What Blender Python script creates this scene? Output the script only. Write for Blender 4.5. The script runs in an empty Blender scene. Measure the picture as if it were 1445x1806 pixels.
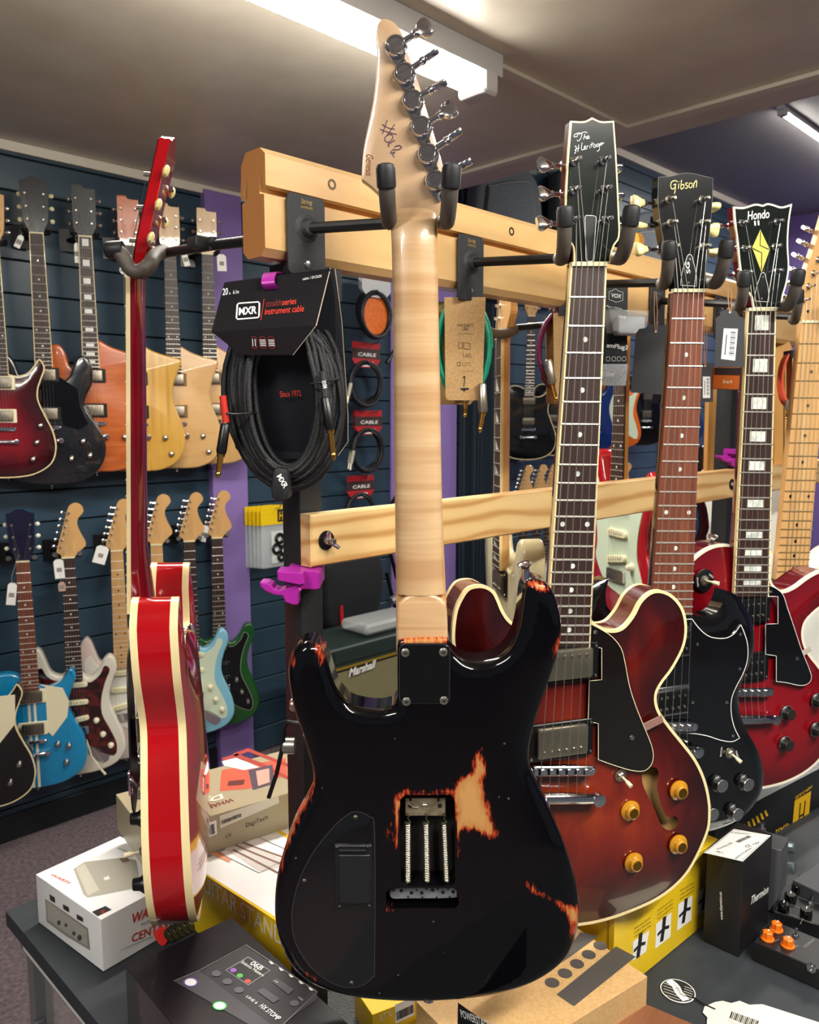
import bpy, math, random
import numpy as np
from mathutils import Vector as V, Matrix
from mathutils.geometry import delaunay_2d_cdt
R = math.radians
sc = bpy.context.scene
col = sc.collection
random.seed(7)

# ------------------------------------------------------------------ camera, light, exposure
FPX, CX, CY = 1420.0, 722.5, 903.0
EYE = V((0, 0, 1.6)); PITCH = math.atan(168/1420)
cam = bpy.data.cameras.new('camera'); camo = bpy.data.objects.new('camera', cam); col.objects.link(camo)
camo.location = EYE; camo.rotation_euler = (math.pi/2-PITCH, 0, 0)
cam.sensor_fit = 'VERTICAL'; cam.sensor_height = 24; cam.sensor_width = 24*1445/1806
cam.lens = FPX/1806*24; cam.clip_start = .02; cam.clip_end = 60
cam.dof.use_dof = True; cam.dof.focus_distance = .95; cam.dof.aperture_fstop = 9.0
sc.camera = camo
sc.view_settings.view_transform = 'Standard'; sc.view_settings.look = 'None'
sc.view_settings.gamma = 1; sc.view_settings.use_curve_mapping = False
sc.view_settings.exposure = 0.0
sc.cycles.use_denoising = True
sc.cycles.max_bounces = 6
sc.cycles.caustics_reflective = False; sc.cycles.caustics_refractive = False
wd = bpy.data.worlds.new('world'); sc.world = wd; wd.use_nodes = True
wd.node_tree.nodes['Background'].inputs[0].default_value = (.80, .86, 1, 1)
wd.node_tree.nodes['Background'].inputs[1].default_value = .13
S2 = math.sqrt(.5)
D1 = V((S2, S2, 0)); D2 = V((S2, -S2, 0)); UP = V((0, 0, 1))
ZC, ZC2 = 2.57, 3.45          # low ceiling, high ceiling beyond its edge
def area(loc, lx, ly, power, along=D1, colr=(1, .97, .9)):
    l = bpy.data.lights.new('tube_light', 'AREA'); l.shape = 'RECTANGLE'; l.size = lx; l.size_y = ly
    l.energy = power; l.color = colr
    o = bpy.data.objects.new('tube_light', l); col.objects.link(o)
    z = UP; x = along.normalized(); y = z.cross(x)
    o.matrix_world = Matrix.Translation(loc) @ Matrix((x, y, z)).transposed().to_4x4()
    return o
LIGHTS = [  # centre of each ceiling tube, power
    (V((-.26, 1.86, 2.475)), 1.25, 26, 'near'),
    (V((.95, .20, 2.475)), 1.5, 52, 'x'),
    (V((-1.0, -.75, 2.475)), 1.5, 34, 'x'),
    (V((2.2, 3.2, 3.36)), 1.6, 60, 'far'),
    (V((3.1, 5.95, 3.36)), 2.4, 80, 'far'),
]
for c, ln, pw, k in LIGHTS: area(c-V((0, 0, .052)), ln, .07, pw)

# ------------------------------------------------------------------ projection helpers: a pixel of the photo as a ray into the room
cp, sp = math.cos(PITCH), math.sin(PITCH)
def ray(px, py):
    a, b = (px-CX)/FPX, (CY-py)/FPX
    return V((a, cp+b*sp, b*cp-sp))
def hit(px, py, o, n):
    d = ray(px, py); return EYE + d*((o-EYE).dot(n)/d.dot(n))
def onY(px, py, Y): return hit(px, py, V((0, Y, 0)), V((0, 1, 0)))
def onZ(px, py, z): return hit(px, py, V((0, 0, z)), UP)
WN = D2.copy()
WO = V((0, 4.42, 0))          # a point of the slat wall
def onW(px, py, off=0.): return hit(px, py, WO+WN*off, WN)
class Fr:
    def __init__(s, o, u, v):
        s.o = o.copy(); s.u = u.normalized(); s.n = s.u.cross(v).normalized(); s.v = s.n.cross(s.u).normalized()
        s.M = Matrix.Translation(s.o) @ Matrix((s.u, s.v, s.n)).transposed().to_4x4()
        s.I = s.M.inverted()
    def uv(s, px, py, w=0.):
        p = s.I @ hit(px, py, s.o+s.n*w, s.n); return (p.x, p.y)
    def uvs(s, pts, w=0.): return [s.uv(a, b, w) for a, b in pts]
    def at(s, px, py, w=0.):
        a = s.uv(px, py, w); return V((a[0], a[1], w))
def frame(px, py, Y, yaw=0, tilt=0, lean=0):
    y = R(yaw); u = V((math.cos(y), math.sin(y), 0)); n0 = u.cross(UP)
    v = (UP*math.cos(R(tilt)) + n0*math.sin(R(tilt)))
    q = Matrix.Rotation(R(lean), 3, u.cross(v)); return Fr(onY(px, py, Y), q@u, q@v)

# ------------------------------------------------------------------ materials
MC = {}
def lin(h):
    if isinstance(h, str):
        h = h.lstrip('#'); h = [int(h[i:i+2], 16)/255 for i in (0, 2, 4)]
    return tuple((c/12.92 if c <= .04045 else ((c+.055)/1.055)**2.4) for c in h[:3])+(1,)
def base(name, c, rough=.5, metal=0, coat=0, spec=.5, trans=0, em=0, alpha=1, emc=None, coatr=.04):
    if name in MC: return MC[name]
    m = bpy.data.materials.new(name); m.use_nodes = True; b = m.node_tree.nodes['Principled BSDF']
    b.inputs['Base Color'].default_value = lin(c); b.inputs['Roughness'].default_value = rough
    b.inputs['Metallic'].default_value = metal; b.inputs['Coat Weight'].default_value = coat
    b.inputs['Coat Roughness'].default_value = coatr
    b.inputs['Specular IOR Level'].default_value = spec; b.inputs['Transmission Weight'].default_value = trans
    if em: b.inputs['Emission Color'].default_value = lin(emc or c); b.inputs['Emission Strength'].default_value = em
    if alpha < 1: b.inputs['Alpha'].default_value = alpha
    MC[name] = m; return m
def nt(m): return m.node_tree, m.node_tree.nodes, m.node_tree.links, m.node_tree.nodes['Principled BSDF']
def ramp(N, stops, interp='LINEAR'):
    r = N.new('ShaderNodeValToRGB'); r.color_ramp.interpolation = interp
    e = r.color_ramp.elements
    while len(e) < len(stops): e.new(.5)
    for k, (p, c) in enumerate(stops): e[k].position = p; e[k].color = lin(c) if not isinstance(c, float) else (c, c, c, 1)
    return r
def wood(name, c1, c2, scale=(40, 4, 40), rough=.4, coat=0, dist=2.0, ring=False, ax='x', c3=None, bump=0, burst=None):
    """grain that runs along one axis of the part"""
    if name in MC: return MC[name]
    m = base(name, c1, rough, coat=coat); T, N, L, b = nt(m)
    tc = N.new('ShaderNodeTexCoord'); mp = N.new('ShaderNodeMapping'); L.new(tc.outputs['Object'], mp.inputs[0])
    mp.inputs['Scale'].default_value = scale
    if ring:
        w = N.new('ShaderNodeTexWave'); w.wave_type = 'BANDS'; w.bands_direction = ring; w.inputs['Scale'].default_value = 1
        w.inputs['Distortion'].default_value = dist; w.inputs['Detail'].default_value = 3; w.inputs['Detail Scale'].default_value = .6
        L.new(mp.outputs[0], w.inputs[0]); src = w.outputs['Fac']
    else:
        n = N.new('ShaderNodeTexNoise'); n.inputs['Scale'].default_value = 1; n.inputs['Detail'].default_value = 5
        n.inputs['Distortion'].default_value = dist*.2; L.new(mp.outputs[0], n.inputs[0]); src = n.outputs['Fac']
    r = ramp(N, [(.25, c1), (.55, c3 or c1), (.8, c2)] if not ring else [(.0, c1), (.6, c3 or c1), (1., c2)])
    L.new(src, r.inputs[0])
    out = r.outputs[0]
    L.new(out, b.inputs['Base Color'])
    if bump:
        bp = N.new('ShaderNodeBump'); bp.inputs['Strength'].default_value = bump; bp.inputs['Distance'].default_value = .001
        L.new(src, bp.inputs['Height']); L.new(bp.outputs[0], b.inputs['Normal'])
    return m
def speck(name, c1, c2, scale, rough=.6, lo=.4, hi=.6, metal=0, coat=0, bump=0, det=3):
    if name in MC: return MC[name]
    m = base(name, c1, rough, metal, coat); T, N, L, b = nt(m)
    tc = N.new('ShaderNodeTexCoord'); n = N.new('ShaderNodeTexNoise'); n.inputs['Scale'].default_value = scale; n.inputs['Detail'].default_value = det
    L.new(tc.outputs['Object'], n.inputs[0]); r = ramp(N, [(lo, c1), (hi, c2)]); L.new(n.outputs['Fac'], r.inputs[0]); L.new(r.outputs[0], b.inputs['Base Color'])
    if bump:
        bp = N.new('ShaderNodeBump'); bp.inputs['Strength'].default_value = bump; bp.inputs['Distance'].default_value = .002
        L.new(n.outputs['Fac'], bp.inputs['Height']); L.new(bp.outputs[0], b.inputs['Normal'])
    return m
def burst(name, stops, grain=.25, coat=1, rough=.3):
    """finish that changes with the distance from the rim (attribute 'ed', metres) over a faint wood grain"""
    if name in MC: return MC[name]
    m = base(name, stops[0][1], rough, coat=coat); T, N, L, b = nt(m)
    at = N.new('ShaderNodeAttribute'); at.attribute_name = 'ed'
    tc = N.new('ShaderNodeTexCoord'); mp = N.new('ShaderNodeMapping'); mp.inputs['Scale'].default_value = (9, 3, 9); L.new(tc.outputs['Object'], mp.inputs[0])
    n = N.new('ShaderNodeTexNoise'); n.inputs['Scale'].default_value = 2; n.inputs['Detail'].default_value = 6; n.inputs['Distortion'].default_value = 1.2
    L.new(mp.outputs[0], n.inputs[0])
    ma = N.new('ShaderNodeMath'); ma.operation = 'MULTIPLY_ADD'; ma.inputs[1].default_value = grain*.1; L.new(n.outputs['Fac'], ma.inputs[0])
    sb = N.new('ShaderNodeMath'); sb.operation = 'SUBTRACT'; sb.inputs[1].default_value = grain*.05; L.new(at.outputs['Fac'], sb.inputs[0]); L.new(sb.outputs[0], ma.inputs[2])
    mr = N.new('ShaderNodeMapRange'); mr.inputs['From Max'].default_value = .16; L.new(ma.outputs[0], mr.inputs[0])
    r = ramp(N, stops); L.new(mr.outputs[0], r.inputs[0]); L.new(r.outputs[0], b.inputs['Base Color'])
    return m
def plain(c, rough=.5, metal=0, coat=0): return base('paint_%s_%d_%d_%d' % (c, rough*100, metal*10, coat*10), c, rough, metal, coat)
chrome = lambda: base('chrome', '#e2e2e6', .12, 1)
nickel = lambda: base('nickel', '#cfc9ba', .28, 1)
blackp = lambda: base('black_plastic', '#0c0c0e', .35)
rubber = lambda: base('grey_rubber', '#57504a', .55)
capm = lambda: base('black_rubber_cap', '#1c1d20', .5)
hangm = lambda: speck('black_powder_coat', '#26282b', '#34373b', 900, .5, bump=.3)
cream = lambda: base('cream_binding', '#efdca6', .35, coat=.5)
ivory = lambda: base('ivory', '#f1e9c0', .35, coat=.3)
white = lambda: base('white_print', '#eeeeea', .5)
pearl = lambda: speck('pearl', '#b9bfb6', '#f2f2e6', 90, .3, .35, .65, coat=.5)
rosew = lambda: wood('rosewood', '#2a1a17', '#4a3029', (160, 8, 160), .45, c3='#35221e')
rosew2 = lambda: wood('reddish_rosewood', '#5e2f20', '#8a4b32', (160, 8, 160), .45, c3='#74402c')
maple = lambda: wood('maple', '#d3a469', '#e3bd84', (60, 6, 60), .32, coat=.6)
steel = lambda: base('string_steel', '#d8d4c8', .3, .9)
fretm = lambda: base('fret_wire', '#e0ddd2', .3, .8)

# ------------------------------------------------------------------ mesh building
class MB:
    def __init__(s): s.v = []; s.f = []; s.mi = []; s.m = 0; s.ed = {}
    def add(s, vs, fs):
        k = len(s.v); s.v += [tuple(p) for p in vs]; s.f += [tuple(i+k for i in f) for f in fs]; s.mi += [s.m]*len(fs); return s
    def box(s, c, sz, q=None):
        hx, hy, hz = sz[0]/2, sz[1]/2, sz[2]/2; c = V(c)
        vs = [V((x*hx, y*hy, z*hz)) for z in (-1, 1) for y in (-1, 1) for x in (-1, 1)]
        if q: vs = [q@p for p in vs]
        return s.add([p+c for p in vs], [(0, 2, 3, 1), (4, 5, 7, 6), (0, 1, 5, 4), (2, 6, 7, 3), (0, 4, 6, 2), (1, 3, 7, 5)])
    def bbox(s, c, sz, b=.002, seg=2, q=None):
        """box with rounded long corners and bevelled faces (axis w)"""
        pts = rrect(0, 0, sz[0], sz[1], b, seg)
        k = len(s.v); s.prism(pts, -sz[2]/2, sz[2]/2, b*.6, b*.6, 1)
        c = V(c); s.v[k:] = [tuple((q@V(p) if q else V(p))+c) for p in s.v[k:]]; return s
    def tube(s, path, r, n=8, closed=False, cap=True):
        path = [V(p) for p in path]; m = len(path); rs = r if isinstance(r, (list, tuple)) else [r]*m
        vs = []; pu = None
        for i, p in enumerate(path):
            a = path[(i-1) % m] if (closed or i) else p; b_ = path[(i+1) % m] if (closed or i < m-1) else p
            t = (b_-a); t = t.normalized() if t.length > 1e-9 else V((0, 0, 1))
            if pu is None: pu = t.orthogonal().normalized()
            else:
                pu = pu - t*pu.dot(t); pu = pu.normalized() if pu.length > 1e-6 else t.orthogonal().normalized()
            w = t.cross(pu)
            vs += [p+(pu*math.cos(2*math.pi*k/n)+w*math.sin(2*math.pi*k/n))*rs[i] for k in range(n)]
        fs = []
        for i in range(m if closed else m-1):
            j = (i+1) % m
            for k in range(n): fs.append((i*n+k, i*n+(k+1) % n, j*n+(k+1) % n, j*n+k))
        if not closed and cap: fs += [tuple(range(n-1, -1, -1)), tuple(range((m-1)*n, m*n))]
        return s.add(vs, fs)
    def lathe(s, prof, o, d, n=16, sx=1.):
        """prof: (radius, height) along direction d from o"""
        o = V(o); d = V(d).normalized(); a = d.orthogonal().normalized(); b_ = d.cross(a); vs = []; fs = []
        for r, h in prof: vs += [o+d*h+(a*math.cos(2*math.pi*k/n)*sx+b_*math.sin(2*math.pi*k/n))*max(r, 1e-5) for k in range(n)]
        for i in range(len(prof)-1):
            for k in range(n): fs.append((i*n+k, i*n+(k+1) % n, (i+1)*n+(k+1) % n, (i+1)*n+k))
        fs += [tuple(range(n-1, -1, -1)), tuple(range((len(prof)-1)*n, len(prof)*n))]
        return s.add(vs, fs)
    def ball(s, c, r, n=12, sc3=(1, 1, 1)):
        c = V(c); vs = []; fs = []; m = n//2
        for i in range(m+1):
            t = math.pi*i/m
            vs += [c+V((r*sc3[0]*math.sin(t)*math.cos(2*math.pi*k/n), r*sc3[1]*math.sin(t)*math.sin(2*math.pi*k/n), r*sc3[2]*math.cos(t))) for k in range(n)]
        for i in range(m):
            for k in range(n): fs.append((i*n+k, (i+1)*n+k, (i+1)*n+(k+1) % n, i*n+(k+1) % n))
        return s.add(vs, fs)
    def prism(s, pts, w0, w1, b1=0, b0=0, seg=2):
        """outline (u,v) extruded from w0 to w1; edges rounded by b1 (at w1) and b0 (at w0)"""
        pts = ccw(pts); n = len(pts); rings = []
        def rr(b, w, sg):
            out = []
            for k in range(seg+1):
                a = math.pi/2*k/seg; out.append((b*(1-math.sin(a)), w-sg*b*(1-math.cos(a))))
            return out
        r0 = [(i, w) for i, w in rr(b0, w0, -1)] if b0 else [(0, w0)]
        r1 = [(i, w) for i, w in rr(b1, w1, 1)][::-1] if b1 else [(0, w1)]
        # r0 from inset ring up to rim, r1 from rim to inset ring
        if b0: r0 = [(b0*(1-math.sin(math.pi/2*k/seg)), w0+b0*(1-math.cos(math.pi/2*k/seg))) for k in range(seg+1)]
        if b1: r1 = [(b1*(1-math.cos(math.pi/2*k/seg)), w1-b1*(1-math.sin(math.pi/2*k/seg))) for k in range(seg+1)]
        nm = normals(pts); vs = []
        for i, w in r0+r1: vs += [(p[0]-q[0]*i, p[1]-q[1]*i, w) for p, q in zip(pts, nm)]
        m = len(r0+r1); fs = [tuple(range(n-1, -1, -1)), tuple(range((m-1)*n, m*n))]
        for j in range(m-1):
            for k in range(n): fs.append((j*n+k, j*n+(k+1) % n, (j+1)*n+(k+1) % n, (j+1)*n+k))
        return s.add(vs, fs)
    def ribbon(s, pts, wd, w, closed=False, th=0.0003):
        """flat stroke of width wd along pts (u,v), lying at height w"""
        n = len(pts); L_ = []; R_ = []
        for i in range(n):
            a = pts[(i-1) % n] if (closed or i) else pts[i]; b_ = pts[(i+1) % n] if (closed or i < n-1) else pts[i]
            dx, dy = b_[0]-a[0], b_[1]-a[1]; l = math.hypot(dx, dy) or 1; nx, ny = -dy/l*wd/2, dx/l*wd/2
            L_.append((pts[i][0]+nx, pts[i][1]+ny, w)); R_.append((pts[i][0]-nx, pts[i][1]-ny, w))
        fs = [(i, n+i, n+(i+1) % n, (i+1) % n) for i in range(n if closed else n-1)]
        return s.add(L_+R_, fs)
    def poly(s, pts, w): return s.add([(p[0], p[1], w) for p in pts], [tuple(range(len(pts)))])
    def sheet(s, pts, holes, hf, step=.008, rings=(.002, .005, .009, .014), side=None, ht=None):
        """surface over the outline with height hf(u,v,d) (d = distance to the rim); side: height the rim wall goes down to"""
        pts = ccw(pts); P = np.array(pts); nm = normals(pts)
        cand = []
        for r_ in rings: cand += [((p[0]-q[0]*r_, p[1]-q[1]*r_), r_) for p, q in zip(pts, nm)]
        mn, mx = P.min(0), P.max(0); j = 0; y = mn[1]
        while y < mx[1]:
            x = mn[0]+(step/2 if j % 2 else 0)
            while x < mx[0]: cand.append(((x, y), None)); x += step
            y += step*.87; j += 1
        C = np.array([c[0] for c in cand]); d = dist(C, P); ins = inside(C, P)
        rmax = max(rings) if rings else 0
        for h in holes:
            H = np.array(h); ins &= ~inside(C, H); ins &= dist(C, H) > step*.3
        keep = [c[0] for c, dd, i in zip(cand, d, ins) if i and ((c[1] and dd > c[1]*.96) or (c[1] is None and dd > rmax+step*.5))]
        vs = [V(p) for p in pts]; es = [(i, (i+1) % len(pts)) for i in range(len(pts))]
        for h in holes:
            k = len(vs); vs += [V(p) for p in h]; es += [(k+i, k+(i+1) % len(h)) for i in range(len(h))]
        nb = len(vs); vs += [V(p) for p in keep]
        ov, oe, of, orig, _, _ = delaunay_2d_cdt(vs, es, [], 0, 1e-7)
        O = np.array([tuple(v) for v in ov]); F = [f for f in of]
        cen = np.array([O[list(f)].mean(0) for f in F]); ok = inside(cen, P)
        for h in holes: ok &= ~inside(cen, np.array(h))
        dO = dist(O, P)
        for h in holes: pass
        k0 = len(s.v); z = [hf(p[0], p[1], dd) for p, dd in zip(O, dO)]
        fs = []
        for f, g in zip(F, ok):
            if not g: continue
            a, b_, c = [O[i] for i in f[:3]]
            if (b_[0]-a[0])*(c[1]-a[1])-(b_[1]-a[1])*(c[0]-a[0]) < 0: f = f[::-1]
            fs.append(tuple(f))
        s.add([(p[0], p[1], zz) for p, zz in zip(O, z)], fs)
        for i, dd in enumerate(dO): s.ed[k0+i] = float(dd)
        if side is not None:
            inv = {}
            for i, o in enumerate(orig):
                for a in o: inv[a] = i
            for n0, n1, sg in [(0, len(pts), 1)] + hole_ranges(pts, holes):
                idx = [inv.get(i) for i in range(n0, n1)]
                idx = [i for i in idx if i is not None]; n = len(idx); k = len(s.v)
                lo = side if sg == 1 else (ht if ht is not None else side)
                top = [s.v[k0+i] for i in idx]
                s.v += top + [(t[0], t[1], lo) for t in top]
                for a in range(n):
                    b_ = (a+1) % n; f = (k+n+a, k+n+b_, k+b_, k+a)
                    s.f.append(f if sg == 1 else f[::-1]); s.mi.append(s.m)
                if sg == 1: s.f.append(tuple(range(k+2*n-1, k+n-1, -1))); s.mi.append(s.m)
        return s
    def build(s, name, mats, parent=None, fr=None, smooth=35, hide=False):
        me = bpy.data.meshes.new(name); vs = s.v
        if parent is not None and fr is not None:
            T = Matrix.Identity(4)
            if fr is not None: T = fr.M
            if parent is not None:
                rf = FRAMES.get(top(parent).name)
                if rf is not None and fr is not None: T = rf.I @ T if rf is not fr else Matrix.Identity(4)
                elif rf is not None and fr is None: T = Matrix.Identity(4)
            if T != Matrix.Identity(4): vs = [tuple(T@V(p)) for p in vs]
        me.from_pydata(vs, [], s.f); me.validate(clean_customdata=False) if False else None
        if not isinstance(mats, (list, tuple)): mats = [mats]
        for m in mats: me.materials.append(m() if callable(m) else m)
        if len(mats) > 1: me.polygons.foreach_set('material_index', s.mi)
        if s.ed:
            a = me.attributes.new('ed', 'FLOAT', 'POINT'); arr = np.zeros(len(vs), np.float32)
            for i, d in s.ed.items(): arr[i] = d
            a.data.foreach_set('value', arr)
        if smooth: me.shade_smooth(); me.set_sharp_from_angle(angle=R(smooth))
        me.update()
        o = bpy.data.objects.new(name, me); col.objects.link(o)
        if parent is not None: o.parent = parent
        elif fr is not None: o.matrix_world = fr.M; FRAMES[o.name] = fr
        return o
def hole_ranges(pts, holes):
    out = []; k = len(pts)
    for h in holes: out.append((k, k+len(h), -1 if area2(h) > 0 else 1)); k += len(h)
    return [(a, b, -1) for a, b, _ in out]
def area2(p): return sum(p[i][0]*p[(i+1) % len(p)][1]-p[(i+1) % len(p)][0]*p[i][1] for i in range(len(p)))
def ccw(p): p = [tuple(q[:2]) for q in p]; return p if area2(p) > 0 else p[::-1]
def normals(pts):
    n = len(pts); out = []
    for i in range(n):
        a, b, c = pts[i-1], pts[i], pts[(i+1) % n]
        d1 = (b[0]-a[0], b[1]-a[1]); d2 = (c[0]-b[0], c[1]-b[1]); l1 = math.hypot(*d1) or 1; l2 = math.hypot(*d2) or 1
        nx, ny = d1[1]/l1+d2[1]/l2, -d1[0]/l1-d2[0]/l2; l = math.hypot(nx, ny) or 1
        k = 1/max(.5, l/2); out.append((nx/l*k, ny/l*k))
    return out
def dist(C, P):
    out = np.full(len(C), 1e9); Q = np.roll(P, -1, 0)
    for a, b in zip(P, Q):
        ab = b-a; L2 = ab@ab or 1e-12; t = np.clip(((C-a)@ab)/L2, 0, 1); dd = C-a-t[:, None]*ab
        out = np.minimum(out, np.einsum('ij,ij->i', dd, dd))
    return np.sqrt(out)
def inside(C, P):
    x, y = C[:, 0], C[:, 1]; r = np.zeros(len(C), bool); Q = np.roll(P, -1, 0)
    for a, b in zip(P, Q):
        if a[1] == b[1]: continue
        c = ((a[1] > y) != (b[1] > y)) & (x < (b[0]-a[0])*(y-a[1])/(b[1]-a[1])+a[0]); r ^= c
    return r
def cr(pts, k=6, closed=True, corners=()):
    n = len(pts); out = []; pts = [V(tuple(p)) for p in pts]; corners = {c % n for c in corners}
    for i in range(n if closed else n-1):
        p1, p2 = pts[i], pts[(i+1) % n]
        p0 = p1*2-p2 if (i in corners or (not closed and i == 0)) else pts[i-1]
        p3 = p2*2-p1 if ((i+1) % n in corners or (not closed and i == n-2)) else pts[(i+2) % n]
        for j in range(k):
            t = j/k; out.append(tuple(.5*((2*p1)+(p2-p0)*t+(2*p0-5*p1+4*p2-p3)*t*t+(3*p1-p0-3*p2+p3)*t**3)))
    if not closed: out.append(tuple(pts[-1]))
    return out
def rrect(cx, cy, w, h, r, seg=3):
    r = min(r, w/2-1e-5, h/2-1e-5); out = []
    for sx, sy, a0 in ((1, 1, 0), (-1, 1, 90), (-1, -1, 180), (1, -1, 270)):
        for k in range(seg+1):
            a = R(a0+90*k/seg); out.append((cx+sx*(w/2-r)+r*math.cos(a), cy+sy*(h/2-r)+r*math.sin(a)))
    return out
def circ(cx, cy, r, n=20, ry=None): return [(cx+r*math.cos(2*math.pi*k/n), cy+(ry or r)*math.sin(2*math.pi*k/n)) for k in range(n)]
def lerp(a, b, t): return tuple(x+(y-x)*t for x, y in zip(a, b))
FRAMES = {}
def top(o):
    while o.parent is not None: o = o.parent
    return o
def tag(o, label=None, cat=None, group=None, kind=None):
    if label: o['label'] = label
    if cat: o['category'] = cat
    if group: o['group'] = group
    if kind: o['kind'] = kind
    return o
def thing(name, label, cat, fr=None, group=None):
    o = bpy.data.objects.new(name, None); col.objects.link(o); o.empty_display_size = .05
    fr = fr or Fr(V((0, 0, 0)), V((1, 0, 0)), V((0, 1, 0)))
    o.matrix_world = fr.M; FRAMES[o.name] = fr
    return tag(o, label, cat, group)
def struct(o): o['kind'] = 'structure'; return o
TXC = {}
def textmesh(sv, shear=0, bold=0):
    k = (sv, shear, bold)
    if k in TXC: return TXC[k]
    c = bpy.data.curves.new('t', 'FONT'); c.body = sv; c.size = 1; c.shear = shear; c.offset = bold; c.resolution_u = 3
    o = bpy.data.objects.new('t', c); col.objects.link(o); bpy.context.view_layer.update()
    me = o.to_mesh(); vs = [tuple(v.co) for v in me.vertices]; fs = [tuple(p.vertices) for p in me.polygons]; o.to_mesh_clear()
    bpy.data.objects.remove(o); bpy.data.curves.remove(c); TXC[k] = (vs, fs); return TXC[k]
def addtext(mb, sv, p0, p1, w, h=None, shear=0, bold=0, flip=False):
    """text whose ink runs from p0 to p1 (u,v) along its baseline"""
    vs, fs = textmesh(sv, shear, bold)
    if not vs: return mb
    x0 = min(v[0] for v in vs); x1 = max(v[0] for v in vs); y1 = max(v[1] for v in vs)
    dx, dy = p1[0]-p0[0], p1[1]-p0[1]; l = math.hypot(dx, dy); ex = (dx/l, dy/l); ey = (-ex[1], ex[0])
    if flip: ey = (-ey[0], -ey[1])
    s = l/(x1-x0); sy = s if h is None else h/.7
    return mb.add([(p0[0]+ex[0]*(v[0]-x0)*s+ey[0]*v[1]*sy, p0[1]+ex[1]*(v[0]-x0)*s+ey[1]*v[1]*sy, w) for v in vs], fs if not flip else [f[::-1] for f in fs])
def text(name, parent, fr, sv, a, b, mat, w=.0004, h=None, shear=0, bold=0):
    """printed words between two photo pixels on the frame's plane"""
    mb = MB(); addtext(mb, sv, fr.uv(*a, w), fr.uv(*b, w), w, h, shear, bold); return mb.build(name, mat, parent, fr, 0)
def copy_tree(o, parent=None):
    c = o.copy(); col.objects.link(c)
    if parent is not None: c.parent = parent
    else: FRAMES[c.name] = FRAMES.get(o.name)
    for ch in list(o.children): copy_tree(ch, c)
    return c
# ------------------------------------------------------------------ the room
paintw = speck('ceiling_paint', '#d2cabb', '#dcd5c7', 6, .38, .35, .65, bump=.15)
def slab(name, pts, z0, z1, mat):
    mb = MB(); mb.prism(pts, z0, z1); return struct(mb.build(name, mat, fr=GF, smooth=0))
GF = Fr(V((0, 0, 0)), D1, -D2)
def dp(a, b): return (a, -b)
WB = -3.125               # d2 coordinate of the slat wall face
E = 2.70                  # d1 coordinate where the low ceiling ends
slab('ceiling_near', [dp(-3, WB-.02), dp(E, WB-.02), dp(E, 4.5), dp(-3, 4.5)], ZC, ZC2+.06, paintw)
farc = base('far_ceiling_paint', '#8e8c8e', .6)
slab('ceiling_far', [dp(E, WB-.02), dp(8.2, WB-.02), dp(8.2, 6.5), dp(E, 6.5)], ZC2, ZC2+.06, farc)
carp = speck('carpet', '#4d4146', '#77686c', 70, .95, .3, .7, bump=.5, det=8)
slab('floor', [dp(-3, WB-.1), dp(8.2, WB-.1), dp(8.2, 6.5), dp(-3, 6.5)], -.05, 0, carp)
navy = base('navy_slat_paint', '#314656', .34)
gap = base('slat_groove', '#05080b', .8)
wf = Fr(WN*WB, D1, UP)     # slat wall frame: u along the wall, v up, w into the room
wmb = MB(); wmb.box((2.55, 1.7, -.03), (11.1, 3.6, .03)); wmb.m = 1
SL = .12
z = 2.403-SL*20
while z < 3.5:
    z0 = max(z+.003, 0); z1 = min(z+SL-.003, 3.5)
    if z1 > z0: wmb.prism([(-3, z0), (8.1, z0), (8.1, z1), (-3, z1)], -.012, 0, .002, 0, 1)
    z += SL
struct(wmb.build('wall_left', [gap, navy], fr=wf, smooth=0))
purple = base('purple_paint', '#8a72b4', .5)
slab('wall_back', [dp(8.0, WB), dp(8.1, WB), dp(8.1, 6.5), dp(8.0, 6.5)], 0, ZC2, base('deep_purple_paint', '#7863a8', .6))
def wbox(name, t0, t1, z0, z1, w0, w1, mat, b=.003):
    mb = MB(); mb.prism([(t0, z0), (t1, z0), (t1, z1), (t0, z1)], w0, w1, b, 0, 1); return struct(mb.build(name, mat, fr=wf, smooth=0))
wbox('pillar', 1.875, 2.055, 0, 2.55, 0, .035, purple)
wbox('wall_panel', 2.975, 3.50, 0, ZC2, 0, .012, purple)
trimm = base('white_trim', '#dcd6c8', .5)
wbox('trim_1', -3, E, ZC-.035, ZC-.001, 0, .02, trimm, 0)
wbox('trim_2', E, 8.0, ZC2-.05, ZC2-.001, 0, .03, trimm, 0)
wbox('baseboard_left', -3, 1.87, 0, .1, 0, .014, base('dark_skirting', '#11161c', .5))
mb = MB(); mb.prism([dp(E-.19, WB), dp(E-.15, WB), dp(E-.15, 4.5), dp(E-.19, 4.5)], ZC-.012, ZC-.0005); struct(mb.build('trim_3', trimm, fr=GF, smooth=0))
pe = D1.dot(V((.19, 2.31, 0))), D2.dot(V((.19, 2.31, 0)))
mb = MB(); mb.prism([dp(pe[0]+.03, pe[1]-.018), dp(E-.19, pe[1]-.018), dp(E-.19, pe[1]+.018), dp(pe[0]+.03, pe[1]+.018)], ZC-.012, ZC-.0005); struct(mb.build('trim_4', trimm, fr=GF, smooth=0))
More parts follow.
